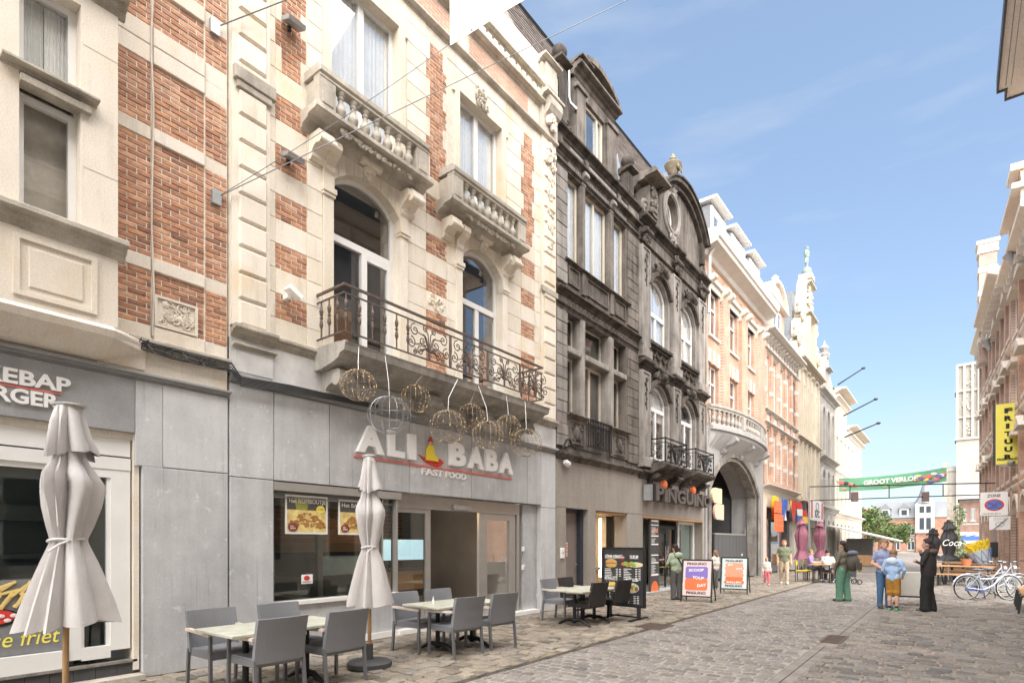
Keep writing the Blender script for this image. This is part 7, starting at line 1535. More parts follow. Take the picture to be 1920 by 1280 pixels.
for u0, cols_ in ((.02, (redline, orangel, dgrey)), (.84, (redline, purple, white)), (.70, (purple, redline, lyellow))):
    rr = random.Random(int(u0*100))
    for k in range(7): 
        q = tp(u0+.022*k, rr.uniform(.15, .7)); obj('splash', MB().ball(tuple(q+Vector((0, -.03, 0))), .16, 7, 4, (1.2, .12, rr.uniform(.4, 1))), cols_[k % 3], bt)
m = MB(); m.tube([tuple(tp(0, 1)), tuple(tp(1, 1))], .015, 4); m.tube([tuple(tp(0, 1)), (-1.2, -.2, .9)], .012, 4); m.tube([tuple(tp(1, 1)), tuple(Vector((Dv.x, Dv.y, Dv.z))+Vector((1.5, .2, 1.3)))], .012, 4); obj('rope', m, zinc, bt)
for i, (x0_, y0_, x1_, y1_, d) in enumerate(((1577, 718, 1619, 690, 50), (1588, 776, 1642, 748, 48), (1590, 816, 1647, 793, 47))):
    p0_, p1_ = at(x0_-6, y0_+3, d), at(x1_, y1_, d-4); fp = thing('flagpole', ('highest', 'middle', 'lowest')[i]+' of the three bare slanting flagpoles at the far left facades', 'flagpole', tuple(p0_), 0, 'slanting flagpoles'); dd = p1_-p0_; obj('pole', MB().tube([(0, 0, 0), tuple(dd)], [.06, .04], 6), frame_dark, fp); obj('tip', MB().ball(tuple(dd), .1, 8, 5, (1.6, 1, 1)), frame_dark, fp); 
# ------------------------------------------------------------------ signs on the right
p = at(1866, 1018, 25); t = thing('traffic_sign', 'white ZONE no-stopping sign with a smaller faded sign on a grey pole', 'traffic sign', (p.x, p.y, 0), R(-4))
obj('pole', MB().lathe([(.04, 0), (.04, 3.95)], 0, 0, 8), zinc, t); z0, z1 = at(0, 966, 25).z, at(0, 922, 25).z
obj('plate', MB().box(-.5, .42, -.07, -.045, z0, z1), white, t); text('lettering', 'ZONE', (-.27, -.072, z1-.22), (1, 0, 0), (0, 0, 1), .45, .13, .004, dgrey, t, fat=.02)
zc = (z0+z1)/2-.05
for r, mt, o in ((.33, red, -.073), (.26, plain('sign_blue', (.08, .2, .62), .5), -.078)): obj('disc', MB().prism([(r*math.cos(k*.2618), r*.78*math.sin(k*.2618)) for k in range(24)], lambda q, z: (q-.03, o, zc+z), lambda q, z: (q-.03, o+.004, zc+z)), mt, t)
for s in (1, -1): obj('red_bar', MB().bar((-.03-.2, -.082, zc-s*.16), (-.03+.2, -.082, zc+s*.16), .06, .01), red, t)
text('small_print', 'ma di wo do vr', (-.4, -.072, z0+.06), (1, 0, 0), (0, 0, 1), .6, .07, .004, dgrey, t)
obj('lower_plate', MB().box(-.2, .5, -.07, -.045, z0-.62, z0-.04), white, t); text('lettering', 'ZONE', (-.05, -.072, z0-.2), (1, 0, 0), (0, 0, 1), .4, .1, .004, zinc, t); obj('ring', MB().tube([(.15+.14*math.cos(k*.4), -.075, z0-.38+.1*math.sin(k*.4)) for k in range(16)], .012, 4, True), zinc, t); obj('black_stripe', MB().bar((-.12, -.085, z0-.66), (.42, -.085, z0-.1), .06, .01), dgrey, t); obj('black_case', MB().box(-.16, .1, -.12, .1, 1.0, 1.65), black, t)
p = at(1889, 813, 25); t = thing('blade_sign', 'tall yellow FRITUUR sign with black and red edges on the right facade', 'sign', (p.x, p.y, p.z), R(3)); hh = 1.31; ww = .40
obj('panel', MB().box(-ww, ww, -.06, .06, -hh, hh), lyellow, t); obj('black_edge', MB().box(-ww-.09, -ww, -.06, .06, -hh, hh), plain('sign_black', (.07, .06, .06), .5), t); obj('red_edge', MB().box(ww, ww+.11, -.06, .06, -hh, hh), orange, t)
for k, s_ in enumerate('FRITUUR'): text('letter', s_, (-.11 if s_ != 'I' else -.06, -.064, hh-.42-.335*k), (1, 0, 0), (0, 0, 1), .27 if s_ != 'I' else .12, .22, .006, black, t, fat=.06)
text('lettering', 'FRIETLAND', (-.35, -.064, -hh+.16), (1, 0, 0), (0, 0, 1), .7, .1, .006, black, t, fat=.03); m = MB(); m.bar((-.3, 0, -hh-.06), (.9, 0, -hh-.06), .06); m.bar((.3, 0, -hh-.2), (.9, 0, -hh-.06), .04); obj('bracket', m, zinc, t); obj('spot_lamp', MB().lathe([(.09, 0), (.14, .08), (.14, .14)], .1, -.2, 10, -hh-.05), zinc, t)
for px, py, d, lb in ((1893, 480, 23, 'grey street lantern under the ornate gable'), (1848, 641, 30, 'grey street lantern on the bracketed house')):
    p = at(px, py, d); t = thing('wall_lantern', lb, 'lamp', tuple(p), 0, 'lanterns on the right facades'); m = MB(); m.lathe([(.1, -.45), (.14, -.1), (.2, 0), (.22, .08), (.1, .14)], 0, 0, 10); m.xf(Matrix.Rotation(-.35, 4, 'Y')); obj('lamp_head', m, zinc, t, True); obj('arm', MB().bar((.05, 0, .02), (.75, .1, .1), .04), zinc, t)
# ------------------------------------------------------------------ terrace on the right, black umbrella, cone of chips
def cola():
    t = closed_umbrella('closed_umbrella', 'tall closed black umbrella with white Coca lettering', -.20, 29.9, 2.55, 2.2, 1.15, .92, .42, .17, plain('black_canvas', (.055, .055, .058), .9), zinc, 5, False, .34, (0, 0), 'closed black umbrellas', 6); text('lettering', 'Coca', (-.22, -.6, 1.5), (1, 0, 0), (0, 0, 1), .62, .26, .02, lwhite, t, slant=.3); obj('foot', MB().lathe([(.35, 0), (.35, .08), (.05, .1)], 0, 0, 12), dgrey, t)
cola(); closed_umbrella('closed_umbrella', 'closed black umbrella half hidden behind the woman in black', -.75, 31.2, 2.25, 2.0, 1.1, .9, .4, .18, MATS['black_canvas'], zinc, 6, False, .28, (0, 0), 'closed black umbrellas', 6)
for i, (x, y) in enumerate(((.3, 27.6), (.6, 31.2), (-.4, 33.2))):
    t = thing('beer_table', ('nearest', 'middle', 'farthest')[i]+' long wooden terrace table beside the black umbrella', 'table', (x, y, 0), R(-10), 'wooden terrace tables'); 
    for k in range(4): obj('plank', MB().box(-.9, .9, -.36+.18*k, -.19+.18*k, .72, .76), tanw, t)
    for q in (-.7, .7): obj('trestle', MB().bar((q, -.3, 0), (q, .3, .72), .04).bar((q, .3, 0), (q, -.3, .72), .04), frame_dark, t)
    for s in (-1, 1):
        bt_ = thing('beer_bench', ('near', 'far')[s > 0]+' wooden bench of the '+('nearest', 'middle', 'farthest')[i]+' terrace table', 'bench', (x+.62*s*math.sin(R(10)), y+.62*s*math.cos(R(10)), 0), R(-10), 'wooden terrace benches'); obj('plank', MB().box(-.9, .9, -.13, .13, .42, .46), tanw, bt_); m = MB()
        for q in (-.7, .7): m.bar((q, -.1, 0), (q, -.1, .42), .04); m.bar((q, .1, 0), (q, .1, .42), .04); m.bar((q, -.1, .2), (q, .1, .2), .03)
        obj('legs', m, frame_dark, bt_)
p = at(1845, 1018, 24); t = thing('chips_cone', 'big model paper cone of yellow chips beside the sign pole', 'advertising figure', (p.x, p.y, 0)); m = MB(); m.lathe([(.3, 0), (.3, .1), (.06, .14), (.06, .5)], 0, 0, 12); obj('stand', m, dgrey, t); m = MB(); m.lathe([(.12, 0), (.42, .85)], 0, 0, 20); m.xf(Matrix.Translation((.12, 0, .5)) @ Matrix.Rotation(-.35, 4, 'Y')); cone = obj('paper_cone', m, plain('paper_blue_white', (.72, .80, .85), .6), t)
m = MB()
for k in range(9):
    for s in (-1, 1): m.tube([((.13+.32*q/6)*math.cos(k*.698+s*q*.12), (.13+.32*q/6)*math.sin(k*.698+s*q*.12), .85*q/6) for q in range(7)], .008, 3)
m.xf(Matrix.Translation((.12, 0, .5)) @ Matrix.Rotation(-.35, 4, 'Y')); obj('blue_lattice', m, blue, t); m = MB(); rr = random.Random(8)
for k in range(120): g, q = rr.uniform(0, 6.3), rr.uniform(0, .38); m.bar((q*math.cos(g)*.8, q*math.sin(g)*.8, .75), (q*math.cos(g)*1.25, q*math.sin(g)*1.25, 1.06+rr.uniform(-.12, .2)), .065)
m.xf(Matrix.Translation((.12, 0, .5)) @ Matrix.Rotation(-.35, 4, 'Y')); obj('chips', m, yellow, t)
p = at(1808, 1018, 29); t = thing('planter_box', 'dark planter box with low green plants behind the terrace tables', 'planter', (p.x, p.y, 0)); obj('box', MB().box(-.9, .9, -.2, .2, 0, .75), dgrey, t); foliage(t, 'plants', [(q*.25-.75, 0, .85, .2) for q in range(7)], 40, .07, 4); p = at(1810, 1050, 27.8); tag(obj('flower_pot', MB().lathe([(.12, 0), (.18, .22), (.2, .25)], 0, 0, 12), plain('terracotta', (.5, .2, .1), .8), None, False, loc=(.35, 27.6, .762)), 'terracotta flower pot on the nearest wooden terrace table', 'pot')
# left-hand far terrace
for i, (px, d) in enumerate(((1503, 33), (1538, 37))):
    p = at(px, 1018, d); closed_umbrella('closed_umbrella', ('nearer', 'farther')[i]+' closed wine-red umbrella before the cream gabled house', p.x, p.y, 3.0, 2.7, 1.2, .7, .45, .14, wine, zinc, 20+i, True, .36, (0, 0), 'closed wine-red umbrellas', 6)
p = at(1600, 1018, 46); t = thing('awning', 'sloping white awning with a dark screen below at the far left corner', 'awning', (X0+.2, p.y-2, 0)); m = MB(); m.add([(0,-3,2.9),(0,5,2.9),(4.2,5,1.75),(4.2,-3,1.75),(0,-3,2.98),(0,5,2.98),(4.2,5,1.83),(4.2,-3,1.83)], [(0,3,2,1),(4,5,6,7),(0,1,5,4),(1,2,6,5),(2,3,7,6),(3,0,4,7)]); obj('cloth', m, whites, t); m = MB(); m.box(.3, 2.2, 4.2, 4.3, .6, 2.0); obj('dark_screen', m, plain('screen_grey', (.34, .34, .345), .8), t); m = MB(); m.box(.6, 3.0, -2.6, -2.5, 0, .75); obj('wooden_screen', m, tanw, t)
for i in range(3):
    t = thing('terrace_chair', ('left', 'middle', 'right')[i]+' thin yellow terrace chair near the banded brick house', 'chair', (-5.1+.1*i, 26.6+1.0*i, 0), .3*i, 'yellow terrace chairs'); m = MB()
    for x in (-.2, .2):
        for y in (-.2, .2): m.bar((x, y, 0), (x, y, .45 if x > 0 else .85), .025)
    obj('frame', m, frame_dark, t); obj('seat', MB().box(-.21, .21, -.21, .21, .44, .47), yellow, t); obj('backrest', MB().box(-.22, -.19, -.21, .21, .68, .85), yellow, t)
t = thing('bistro_table', 'thin long terrace table by the seated people far left', 'table', (-4.3, 27.2, 0)); obj('tabletop', MB().box(-.4, .4, -1.2, 1.2, .72, .75), tanw, t); m = MB()
for y in (-1, 1): m.bar((-.3, y, 0), (-.3, y, .72), .04); m.bar((.3, y, 0), (.3, y, .72), .04)
obj('legs', m, frame_dark, t)
# ------------------------------------------------------------------ bicycles and bench
def bicycle(label, x, y, rz, frame, seed, chain=None):
    t = thing('bicycle', label, 'bicycle', (x, y, 0), rz, 'parked bicycles'); r = .345; wb = 1.12
    for k, wx in enumerate((0, wb)):
        w = obj('wheel', MB().tube([(wx+(r-.03)*math.cos(q*.2244), 0, r+(r-.03)*math.sin(q*.2244)) for q in range(28)], .012, 5, True), zinc, t)
        obj('tyre', MB().tube([(wx+r*.97*math.cos(q*.2244), 0, r+r*.97*math.sin(q*.2244)) for q in range(28)], .019, 6, True), black, w)
        m = MB()
        for q in range(18): g = q*.349; m.tube([(wx, .02*(-1)**q, r), (wx+(r-.03)*math.cos(g), 0, r+(r-.03)*math.sin(g))], .0022, 3)
        m.tube([(wx, -.05, r), (wx, .05, r)], .022, 8); obj('spokes', m, zinc, w)
        m = MB(); m.tube([(wx+(r+.035)*math.cos(R(q)), 0, r+(r+.035)*math.sin(R(q))) for q in (range(-10, 185, 15) if k == 0 else range(20, 165, 15))], .018, 4); obj('mudguard', m, frame, t)
    m = MB(); bb = (.44, 0, .29); st = (.30, 0, .78); hd = (.92, 0, .92); hd2 = (.96, 0, .68)
    m.tube([bb, st], .018, 6); m.tube([bb, (.7, 0, .42), hd2], .022, 6); m.tube([(.36, 0, .6), (.66, 0, .60), hd], .018, 6); m.tube([hd, hd2, (1.03, 0, .5), (wb, 0, r)], .018, 6)
    for s in (-.05, .05): m.tube([(0, s, r), bb], .011, 5); m.tube([(0, s, r), (.31, s*.4, .68)], .01, 5)
    m.tube([(-.02, 0, .75), (.28, 0, .74)], .012, 5); m.tube([(-.02, 0, .75), (0, 0, r)], .009, 4); obj('frame', m, frame, t)
    m = MB(); m.box(-.0, .42, .045, .07, .25, .38); m.ball((.44, .06, .29), .11, 10, 6, (1, .25, 1)); obj('chain_case', m, chain or frame, t)
    m = MB(); m.tube([(.44, -.09, .29), (.58, -.09, .2)], .012, 5); m.tube([(.44, .09, .29), (.30, .09, .38)], .012, 5); m.box(.54, .64, -.15, -.07, .185, .205); m.box(.25, .35, .07, .15, .37, .39); obj('cranks', m, frame_dark, t)
    m = MB(); m.ball((.26, 0, .86), .14, 10, 6, (1.0, .62, .28)); m.ball((.38, 0, .86), .08, 8, 5, (1.2, .5, .3)); m.tube([st, (.28, 0, .84)], .014, 5); obj('saddle', m, plain('saddle_grey', (.14, .14, .16), .6) if 'saddle_grey' not in MATS else MATS['saddle_grey'], t, True)
    m = MB(); m.tube([hd, (.9, 0, 1.04)], .014, 5); m.tube([(.68, -.27, 1.08), (.86, -.24, 1.08), (.93, 0, 1.05), (.86, .24, 1.08), (.68, .27, 1.08)], .012, 6); obj('handlebar', m, zinc, t)
    m = MB()
    for s in (-.27, .27): m.tube([(.64, s, 1.08), (.76, s*.97, 1.08)], .018, 6)
    obj('grips', m, black, t); m = MB(); m.tube([(.5, .08, .28), (.62, .18, .0)], .012, 5); obj('kickstand', m, black, t); m = MB(); m.lathe([(.05, -.04), (.07, .03), (.04, .05)], 0, 0, 10); m.xf(Matrix.Translation((1.0, 0, .9)) @ Matrix.Rotation(1.57, 4, 'Y')); obj('headlight', m, zinc, t)
silver = plain('silver_blue_paint', (.50, .54, .62), .35, .4, .05, 4); bcase = plain('bike_blue', (.10, .14, .36), .4, .1, .05, 4)
bicycle('silver blue bicycle parked nearest, seen from its chain side', .27, 20.75, R(33), silver, 1, bcase)
bicycle('second bicycle leaning just behind the silver blue one', .55, 21.5, R(36), plain('bike_grey', (.33, .34, .36), .4, .4, .05, 4), 2)
bicycle('third bicycle farther back with only part of its wheels showing', 1.15, 22.6, R(30), MATS['bike_grey'], 3)
t = thing('park_bench', 'wooden plank bench with bent metal legs at the right edge', 'bench', (1.45, 18.75, 0), R(88))
for k in range(3): obj('plank', MB().box(-1.5, 1.5, -.2+.14*k, -.075+.14*k, .42, .47), tanw, t)
for x in (-1.3, -.35, .6, 1.35):
    m = MB(); m.tube([(x, -.24, 0), (x, -.2, .38), (x, -.12, .41), (x, .14, .41), (x, .2, .38), (x, .25, 0)], .022, 6); obj('leg', m, frame_dark, t)
# ------------------------------------------------------------------ people
CLO = bpy.data.textures.new('cloth_folds', 'CLOUDS'); CLO.noise_scale = .11; CLO.noise_depth = 3
def mk(n, c): return MATS.get(n) or plain(n, c, .85, 0, .12, 12, .25)
def person(label, loc, rz, H, parts, mats, group=None, vox=.013):
    """one continuous body: tapered limbs are merged by a voxel remesh; every face takes the cloth or skin of the limb it lies on.
    parts: (tag, kind, data) in metres for a 1.7 m figure facing +x"""
    t = thing('person', label, 'person', loc, rz, group); k = H/1.7; m = MB(); caps = []
    for tg, pts, rs in parts:
        pts = [Vector(p)*k for p in pts]; rs = [r*k for r in rs]; m.tube([tuple(p) for p in pts], rs, 10)
        for p, r in zip(pts, rs): m.ball(tuple(p), r*.99, 10, 7)
        for (a, ra), (b, rb) in zip(zip(pts[:-1], rs[:-1]), zip(pts[1:], rs[1:])): caps.append((tg, np.array(a), np.array(b), ra, rb))
    me = mesh('tmp', m, skinm); o = bpy.data.objects.new('tmp', me); C.objects.link(o); md = o.modifiers.new('r', 'REMESH'); md.mode = 'VOXEL'; md.voxel_size = vox*k; sm = o.modifiers.new('s', 'SMOOTH'); sm.iterations = 3; sm.factor = .5; dm = o.modifiers.new('d', 'DISPLACE'); dm.texture = CLO; dm.strength = .02*k; dm.mid_level = .5; dm.texture_coords = 'LOCAL'
    bpy.context.view_layer.update(); nm = bpy.data.meshes.new_from_object(o.evaluated_get(bpy.context.evaluated_depsgraph_get())); bpy.data.objects.remove(o); bpy.data.meshes.remove(me)
    n = len(nm.polygons); cen = np.empty(n*3); nm.polygons.foreach_get('center', cen); cen = cen.reshape(-1, 3); best = np.full(n, 1e9); idx = np.zeros(n, int); tags = list(mats)
    for tg, a, b, ra, rb in caps:
        ab = b-a; s = np.clip(((cen-a)@ab)/max(ab@ab, 1e-9), 0, 1); d = np.linalg.norm(cen-a-s[:, None]*ab, axis=1)-(ra+(rb-ra)*s); d = np.where(d < 0, d*.4, d); u = d < best; best[u] = d[u]; idx[u] = tags.index(tg)
    nm.materials.clear()
    for tg in tags: nm.materials.append(mats[tg])
    nm.polygons.foreach_set('material_index', idx.astype(np.int32)); nm.polygons.foreach_set('use_smooth', [True]*n); nm.name = 'body'
    obj('body', nm, None, t); return t, k
def hand(p, d, s=1.0, tg='skin'):
    """palm and five curled fingers growing from the wrist p along d"""
    p, d = Vector(p), Vector(d).normalized(); side = d.cross(Vector((0, 1, 0))); side = side.normalized() if side.length > .1 else Vector((1, 0, 0)); nn = d.cross(side).normalized(); L_ = [(tg, [p, p+d*.085], [.026, .036])]
    for q, l in ((-.027, .062), (-.009, .075), (.009, .07), (.027, .052)): a = p+d*.085+side*q; L_.append((tg, [a, a+d*l*.55+nn*.008, a+d*l*.9+nn*.03], [.0105, .0095, .008]))
    a = p+d*.03+side*.03; L_.append((tg, [a, a+d*.03+side*.028, a+d*.06+side*.03+nn*.012], [.012, .011, .009])); return L_
def standing(lean=0, stance=.09, hip=.9, arms=None, leg='trousers', legr=(.085, .07, .058), top='top', torso=.14, shoe='shoe', skinleg=False, wide=1.0, feetdir=(0, 0), step=0, head=(0, 0), shorts=False, sleeve=True):
    P = []; sh = 1.38
    for s in (-1, 1):
        y = stance*s; fx = step*s
        if shorts:
            P.append((leg, [(0, y*.9, hip-.02), (.02+fx*.4, y, .58), (.01+fx*.5, y, .5)], [.11, .098, .1])); P.append(('skin', [(.01+fx*.5, y, .54), (.0+fx*.8, y, .42), (-.02+fx, y, .3), (-.01+fx, y, .1)], [.064, .054, .058, .037])); P.append(('sock', [(-.01+fx, y, .15), (-.01+fx, y, .08)], [.043, .042]))
        else: P.append((leg, [(0, y*.9, hip-.02), (.02+fx*.5, y, .48), (-.01+fx, y, .12), (-.01+fx, y, .07)], [legr[0]*1.25, legr[1]*1.08, legr[2], legr[2]*1.12]))
        P.append((shoe, [(-.045+fx, y, .035), (.06+fx, y*1.06, .042), (.15+fx, y*1.15, .03)], [.037, .046, .033]))
    P.append((leg, [(0, -.07, hip), (0, .07, hip)], [.105, .105]))
    P.append((top, [(0, -.055, hip+.04), (0, .055, hip+.04)], [.115*wide, .115*wide])); P.append((top, [(lean*.5, -.06, 1.15), (lean*.5, .06, 1.15)], [torso*.86*wide]*2)); P.append((top, [(lean*.9, -.085, 1.3), (lean*.9, .085, 1.3)], [torso*.82]*2)); P.append((top, [(0, 0, hip+.02), (lean*.5, 0, 1.15), (lean*.9, 0, 1.32)], [.12*wide, torso*.9*wide, torso*.85]))
    P.append((top, [(lean, -.17, sh), (lean, 0, sh+.03), (lean, .17, sh)], [.06, .07, .06]))
    P.append(('skin', [(lean, 0, sh), (lean+.015+head[0]*.4, head[1]*.4, 1.5)], [.055, .05])); hx, hy = lean+.02+head[0], head[1]
    P.append(('skin', [(hx-.012, hy, 1.57), (hx-.01, hy, 1.615)], [.088, .09])); P.append(('skin', [(hx+.03, hy, 1.54), (hx+.045, hy, 1.51)], [.062, .048])); P.append(('skin', [(hx+.085, hy, 1.575), (hx+.1, hy, 1.555)], [.012, .016]))
    for s in (-1, 1): P.append(('skin', [(hx-.01, hy+.088*s, 1.58), (hx-.01, hy+.093*s, 1.55)], [.018, .014]))
    for s, (el, ha) in zip((-1, 1), arms or (((-.02, -.23, 1.12), (.05, -.24, .86)), ((-.02, .23, 1.12), (.05, .24, .86)))):
        a = Vector((lean, .18*s, 1.36)); el, ha = Vector(el), Vector(ha); mid = el+(ha-el)*.12
        P.append((top, [a, a+(el-a)*.55], [.06, .056])); P.append((top if sleeve else 'skin', [a+(el-a)*.55, el, ha], [.054 if sleeve else .044, .046, .036])); P += hand(ha, ha-el)
    return P
def head_bits(t, k, hx, hy, hairmat, long=0, cap=None, beard=False):
    c = Vector((hx-.012, hy, 1.6))*k; m = MB()
    n_ = 14; o = []
    for j in range(8):
        for i in range(n_):
            g = 2*math.pi*i/n_; th = math.pi*.5*j/7*(1.32 if math.cos(g) < .25 else .72); r = .102*k*(1+.03*math.sin(i*5+j*3)); m.v.append((c.x+r*1.04*math.sin(th)*math.cos(g), c.y+r*.97*math.sin(th)*math.sin(g), c.z+.02*k+r*1.02*math.cos(th)))
    for j in range(7):
        for i in range(n_): l = (i+1) % n_; m.f.append((j*n_+i, (j+1)*n_+i, (j+1)*n_+l, j*n_+l))
    if long: m.tube([(c.x-.07*k, c.y, c.z-.02*k), (c.x-.1*k, c.y, c.z-.15*k), (c.x-.09*k, c.y, c.z-long*k)], [.075*k, .07*k, .03*k], 9)
    obj('hair', m, hairmat, t, True)
    m = MB()
    for s in (-1, 1): m.ball(((hx+.072)*k, (hy+.033*s)*k, 1.585*k), .011*k, 6, 5)
    obj('eyes', m, dgrey, t); obj('mouth', MB().ball(((hx+.083)*k, hy*k, 1.515*k), .018*k, 8, 5, (.35, 1.2, .35)), plain('lip', (.45, .18, .15), .6) if 'lip' not in MATS else MATS['lip'], t)
def direction(px_right): return math.atan2(math.sin(0), 1)
# woman in pale green jacket at the ice-cream shop, seen from behind (faces the door)
gj = mk('sage_jacket', (.36, .42, .30)); gd = mk('grey_denim', (.115, .11, .105)); wsh = mk('white_shoe', (.7, .68, .64))
t, k = person('person in a sage green hooded jacket with a dark ponytail, at the ice-cream shop door', (-6.28, 15.85, 0), R(150), 1.57, standing(lean=.03, arms=(((.06, -.29, 1.13), (.27, -.16, 1.2)), ((.06, .29, 1.1), (.25, .2, 1.02))), leg='jeans', top='jacket', legr=(.085, .082, .085), wide=1.18, torso=.155, stance=.1, step=.02, head=(.02, 0)), {'jacket': gj, 'jeans': gd, 'shoe': wsh, 'skin': skinm})
head_bits(t, k, .07, 0, hairb, .26); obj('hood', MB().ball((-.1*k, 0, 1.37*k), .13*k, 12, 8, (.6, 1.15, .75)), gj, t, True); m = MB(); m.tube([(-.05*k, .14*k, 1.44*k), (-.16*k, 0, 1.2*k), (-.1*k, -.17*k, 1.0*k)], .016*k, 5); m.tube([(.1*k, .13*k, 1.4*k), (.17*k, -.03*k, 1.2*k)], .014*k, 5); obj('bag_strap', m, black, t)
# man with backpack in green trousers
t, k = person('person in green trousers with a camouflage jacket and a big dark backpack', (-2.44, 18.2, 0), R(158), 1.66, standing(leg='trousers', top='jacket', legr=(.1, .098, .09), torso=.15, wide=1.1, arms=(((.05, -.25, 1.12), (.2, -.16, 1.08)), ((.02, .25, 1.12), (.12, .24, .9))), step=.06, stance=.1), {'jacket': mk('camo_jacket', (.15, .13, .095)), 'trousers': mk('green_cotton', (.11, .235, .165)), 'shoe': mk('dark_shoe', (.05, .05, .05)), 'skin': skinm})
head_bits(t, k, .02, 0, hairb, .2); m = MB(); m.ball((-.27*k, 0, 1.1*k), .24*k, 12, 9, (.62, .85, 1.05)); obj('backpack', m, mk('backpack_brown', (.09, .08, .065)), t, True); m = MB(); m.ball((-.26*k, 0, 1.36*k), .15*k, 12, 8, (.8, 1.3, .55)); obj('backpack_lid', m, mk('backpack_blue', (.12, .135, .17)), t, True); m = MB(); m.box(-.45*k, -.42*k, -.12*k, .12*k, .9*k, 1.1*k); obj('backpack_pocket', m, mk('backpack_brown', (.09, .08, .065)), t); obj('orange_bag', MB().ball((-.3*k, -.28*k, .95*k), .1*k, 8, 6, (.7, .5, 1.2)), yellow, t, True)
# man in blue shirt and jeans
t, k = person('tall person in a violet blue T-shirt and blue jeans beside the child in shorts', (-1.38, 16.85, 0), R(-65), 1.68, standing(leg='jeans', top='shirt', legr=(.085, .075, .062), torso=.145, sleeve=False, arms=(((.02, -.27, 1.12), (.17, -.08, .98)), ((.02, .27, 1.12), (.17, .1, .98))), wide=1.1), {'shirt': mk('violet_shirt', (.27, .30, .46)), 'jeans': mk('blue_jeans', (.07, .145, .27)), 'shoe': mk('brown_shoe', (.10, .065, .055)), 'skin': skinm})
head_bits(t, k, .02, 0, hairl)
# boy in pale blue hoodie
t, k = person('child in a pale blue hooded jacket, mustard shorts and green shoes', (-1.16, 16.42, 0), R(78), 1.45, standing(leg='shorts', top='hoodie', shorts=True, torso=.15, wide=1.08, stance=.085, arms=(((.0, -.27, 1.14), (.12, -.2, .98)), ((.02, .27, 1.12), (.14, .2, 1.0)))), {'hoodie': mk('sky_hoodie', (.40, .56, .80)), 'shorts': mk('mustard', (.40, .195, .035)), 'shoe': mk('green_shoe', (.12, .45, .24)), 'sock': mk('dark_sock', (.03, .035, .06)), 'skin': skinm})
head_bits(t, k, .02, 0, hairl); obj('hood', MB().ball((-.11*k, 0, 1.38*k), .14*k, 12, 8, (.6, 1.15, .8)), mk('pale_hood', (.55, .66, .82)), t, True)
# woman in black
t, k = person('person with long dark hair in an open black coat and wide black trousers, eating', (-.50, 16.72, 0), R(175), 1.70, standing(leg='trousers', top='coat', legr=(.1, .1, .105), torso=.15, wide=1.12, stance=.075, arms=(((.07, -.25, 1.13), (.15, -.1, 1.36)), ((.08, .25, 1.12), (.2, .1, 1.16))), step=.05), {'coat': mk('black_coat', (.035, .03, .03)), 'trousers': mk('black_cotton', (.022, .021, .022)), 'shoe': mk('black_white_shoe', (.12, .12, .12)), 'skin': skinm})
head_bits(t, k, .02, 0, mk('plum_hair', (.05, .03, .035)), .32); m = MB(); m.ball((-.1*k, 0, 1.4*k), .15*k, 12, 8, (.7, 1.2, .55)); obj('fur_hood', m, mk('brown_fur', (.10, .075, .06)), t, True)
m = MB(); m.lathe([(.155*k, .84*k), (.17*k, .95*k), (.17*k, 1.2*k), (.15*k, 1.34*k)], 0, 0, 14, 0, R(40), R(320)); m.xf(Matrix.Scale(1.25, 4, (0, 1, 0))); obj('coat_skirt', m, mk('black_coat', (.035, .03, .03)), t, True)
p = at(1700, 1018, 14.4); t = thing('push_cart', 'small white panelled push cart with a dark frame beside the woman in black', 'cart', (-.95, 18.2, 0), R(8)); obj('panel', MB().box(-.35, .35, -.2, .2, .25, .85), whites, t); m = MB(); m.bar((.37, -.2, .05), (.37, -.2, 1.15), .03); m.bar((.37, .2, .05), (.37, .2, 1.15), .03); m.bar((-.4, -.2, .23), (.4, -.2, .23), .04); obj('frame', m, black, t)
for x in (-.3, .3): obj('castor', MB().ball((x, -.2, .06), .055, 8, 6, (1, .4, 1)), black, t)
# people farther back
t, k = person('small child in a pale top and pink leggings walking near the archway', (-5.75, 23.6, 0), R(-60), 1.05, standing(leg='leggings', top='top', torso=.17, wide=1.1, step=.1), {'top': mk('pale_top', (.62, .55, .5)), 'leggings': mk('pink_leggings', (.62, .13, .17)), 'shoe': wsh, 'skin': skinm}, 'people in the far street', .018); head_bits(t, k, .02, 0, mk('blond_hair', (.5, .33, .16)), .15)
t, k = person('person in an olive T-shirt and beige trousers walking with a child', (-5.3, 24.4, 0), R(-70), 1.72, standing(leg='trousers', top='shirt', torso=.16, wide=1.1, step=.13, sleeve=False), {'shirt': mk('olive_shirt', (.17, .19, .12)), 'trousers': mk('beige_cotton', (.5, .38, .27)), 'shoe': wsh, 'skin': skinm}, 'people in the far street', .018); head_bits(t, k, .02, 0, hairl)
t, k = person('child with light brown hair half hidden behind the mint pavement sign', (-6.6, 20.2, 0), R(160), 1.35, standing(top='top', torso=.16, wide=1.1), {'top': mk('pale_top', (.62, .55, .5)), 'trousers': mk('grey_denim', (.1, .1, .1)), 'shoe': wsh, 'skin': skinm}, 'people in the far street', .018); head_bits(t, k, .02, 0, hairl, .2)
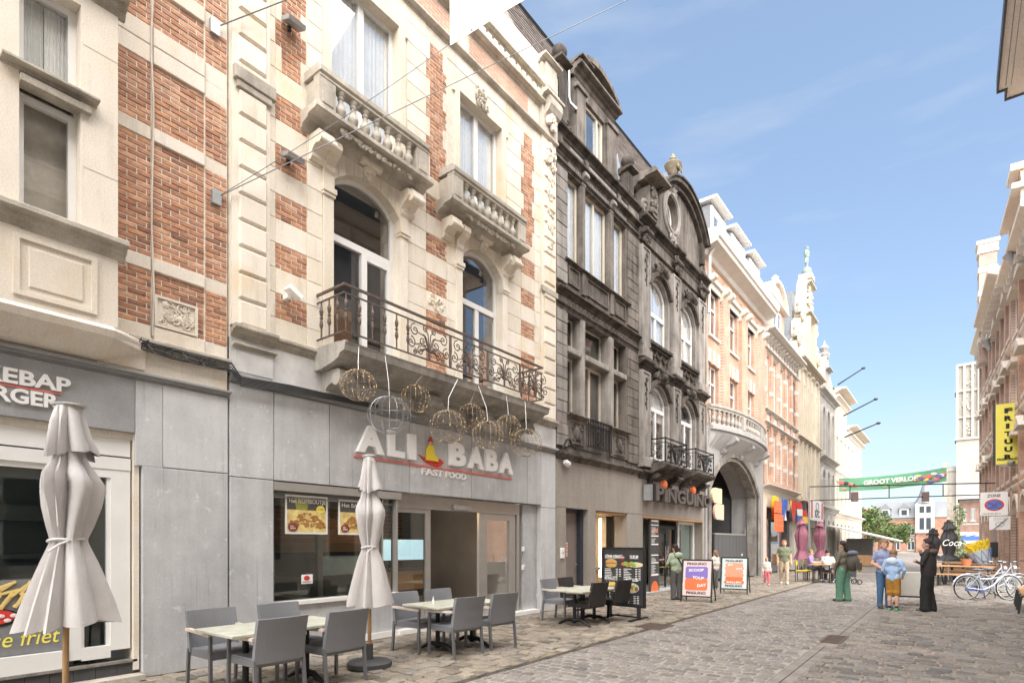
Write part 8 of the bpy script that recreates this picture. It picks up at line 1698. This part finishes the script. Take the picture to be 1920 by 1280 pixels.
def seated(arm=.2):
    P = []
    for s in (-1, 1): y = .1*s; P.append(('trousers', [(0, y, .52), (.4, y*1.2, .5), (.42, y*1.2, .1)], [.1, .075, .055])); P.append(('shoe', [(.38, y*1.2, .035), (.55, y*1.3, .03)], [.038, .034])); P.append(('top', [(0, .18*s, 1.0), (.08, .24*s, .78)], [.06, .052])); P.append(('skin', [(.08, .24*s, .78), (.32, .15*s, .78)], [.045, .034])); P += hand((.32, .15*s, .78), (1, -.2*s, 0))
    P += [('trousers', [(0, -.08, .53), (0, .08, .53)], [.12, .12]), ('top', [(0, 0, .6), (.0, 0, .8), (.02, 0, .96)], [.14, .145, .13]), ('top', [(.01, -.17, 1.01), (.01, .17, 1.01)], [.06, .06]), ('top', [(0, -.07, .85), (0, .07, .85)], [.12, .12]), ('skin', [(.02, 0, 1.0), (.03, 0, 1.14)], [.055, .05]), ('skin', [(.02, 0, 1.2), (.02, 0, 1.25)], [.088, .09]), ('skin', [(.06, 0, 1.17), (.075, 0, 1.14)], [.06, .048]), ('skin', [(.11, 0, 1.2), (.12, 0, 1.185)], [.012, .016])]
    return P
for i, (x, y, rz, c_, lb) in enumerate(((-4.1, 26.4, 90, (.62, .66, .68), 'pale grey'), (-4.95, 27.6, 0, (.30, .22, .42), 'violet'), (-3.7, 28.1, 180, (.55, .22, .14), 'rust red'))):
    s_ = thing('stool', 'dark stool under the person in the %s shirt' % lb, 'stool', (x, y, 0), 0, 'stools under seated people'); obj('seat', MB().box(-.18, .18, -.18, .18, .40, .425), brown, s_); m = MB()
    for a_ in (-.15, .15):
        for b2 in (-.15, .15): m.bar((a_, b2, 0), (a_, b2, .40), .03)
    obj('legs', m, frame_dark, s_)
    t, k = person('person seated on a stool at the far left terrace in a %s shirt' % lb, (x, y, 0), R(rz), 1.7, seated(), {'top': mk('shirt_%s' % lb.split()[0], c_), 'trousers': mk('dark_cotton', (.06, .06, .07)), 'shoe': wsh, 'skin': skinm}, 'people in the far street', .018); h = head_bits; c0 = len(t.children); head_bits(t, k, .04, 0, (hairb, hairl, hairb)[i])
    for ch in list(t.children):
        if ch.name.split('.')[0] in ('hair', 'eyes', 'mouth'): ch.location = (-.0, 0, -.37)
t = thing('pushchair', 'dark folded pushchair standing by the seated people', 'pushchair', (-3.3, 25.9, 0), R(30)); m = MB(); m.box(-.2, .2, -.22, .22, .3, .55); m.ball((-.05, 0, .75), .27, 10, 7, (.8, .85, .75)); obj('seat', m, black, t, True); m = MB()
for s in (-.22, .22): m.bar((-.3, s, .06), (.35, s, 1.0), .03); m.bar((.3, s, .06), (-.1, s, .6), .03)
obj('frame', m, frame_dark, t)
for x in (-.3, .3):
    for s in (-.24, .24): obj('wheel', MB().tube([(x+.09*math.cos(q*.6283), s, .1+.09*math.sin(q*.6283)) for q in range(10)], .02, 5, True), black, t)
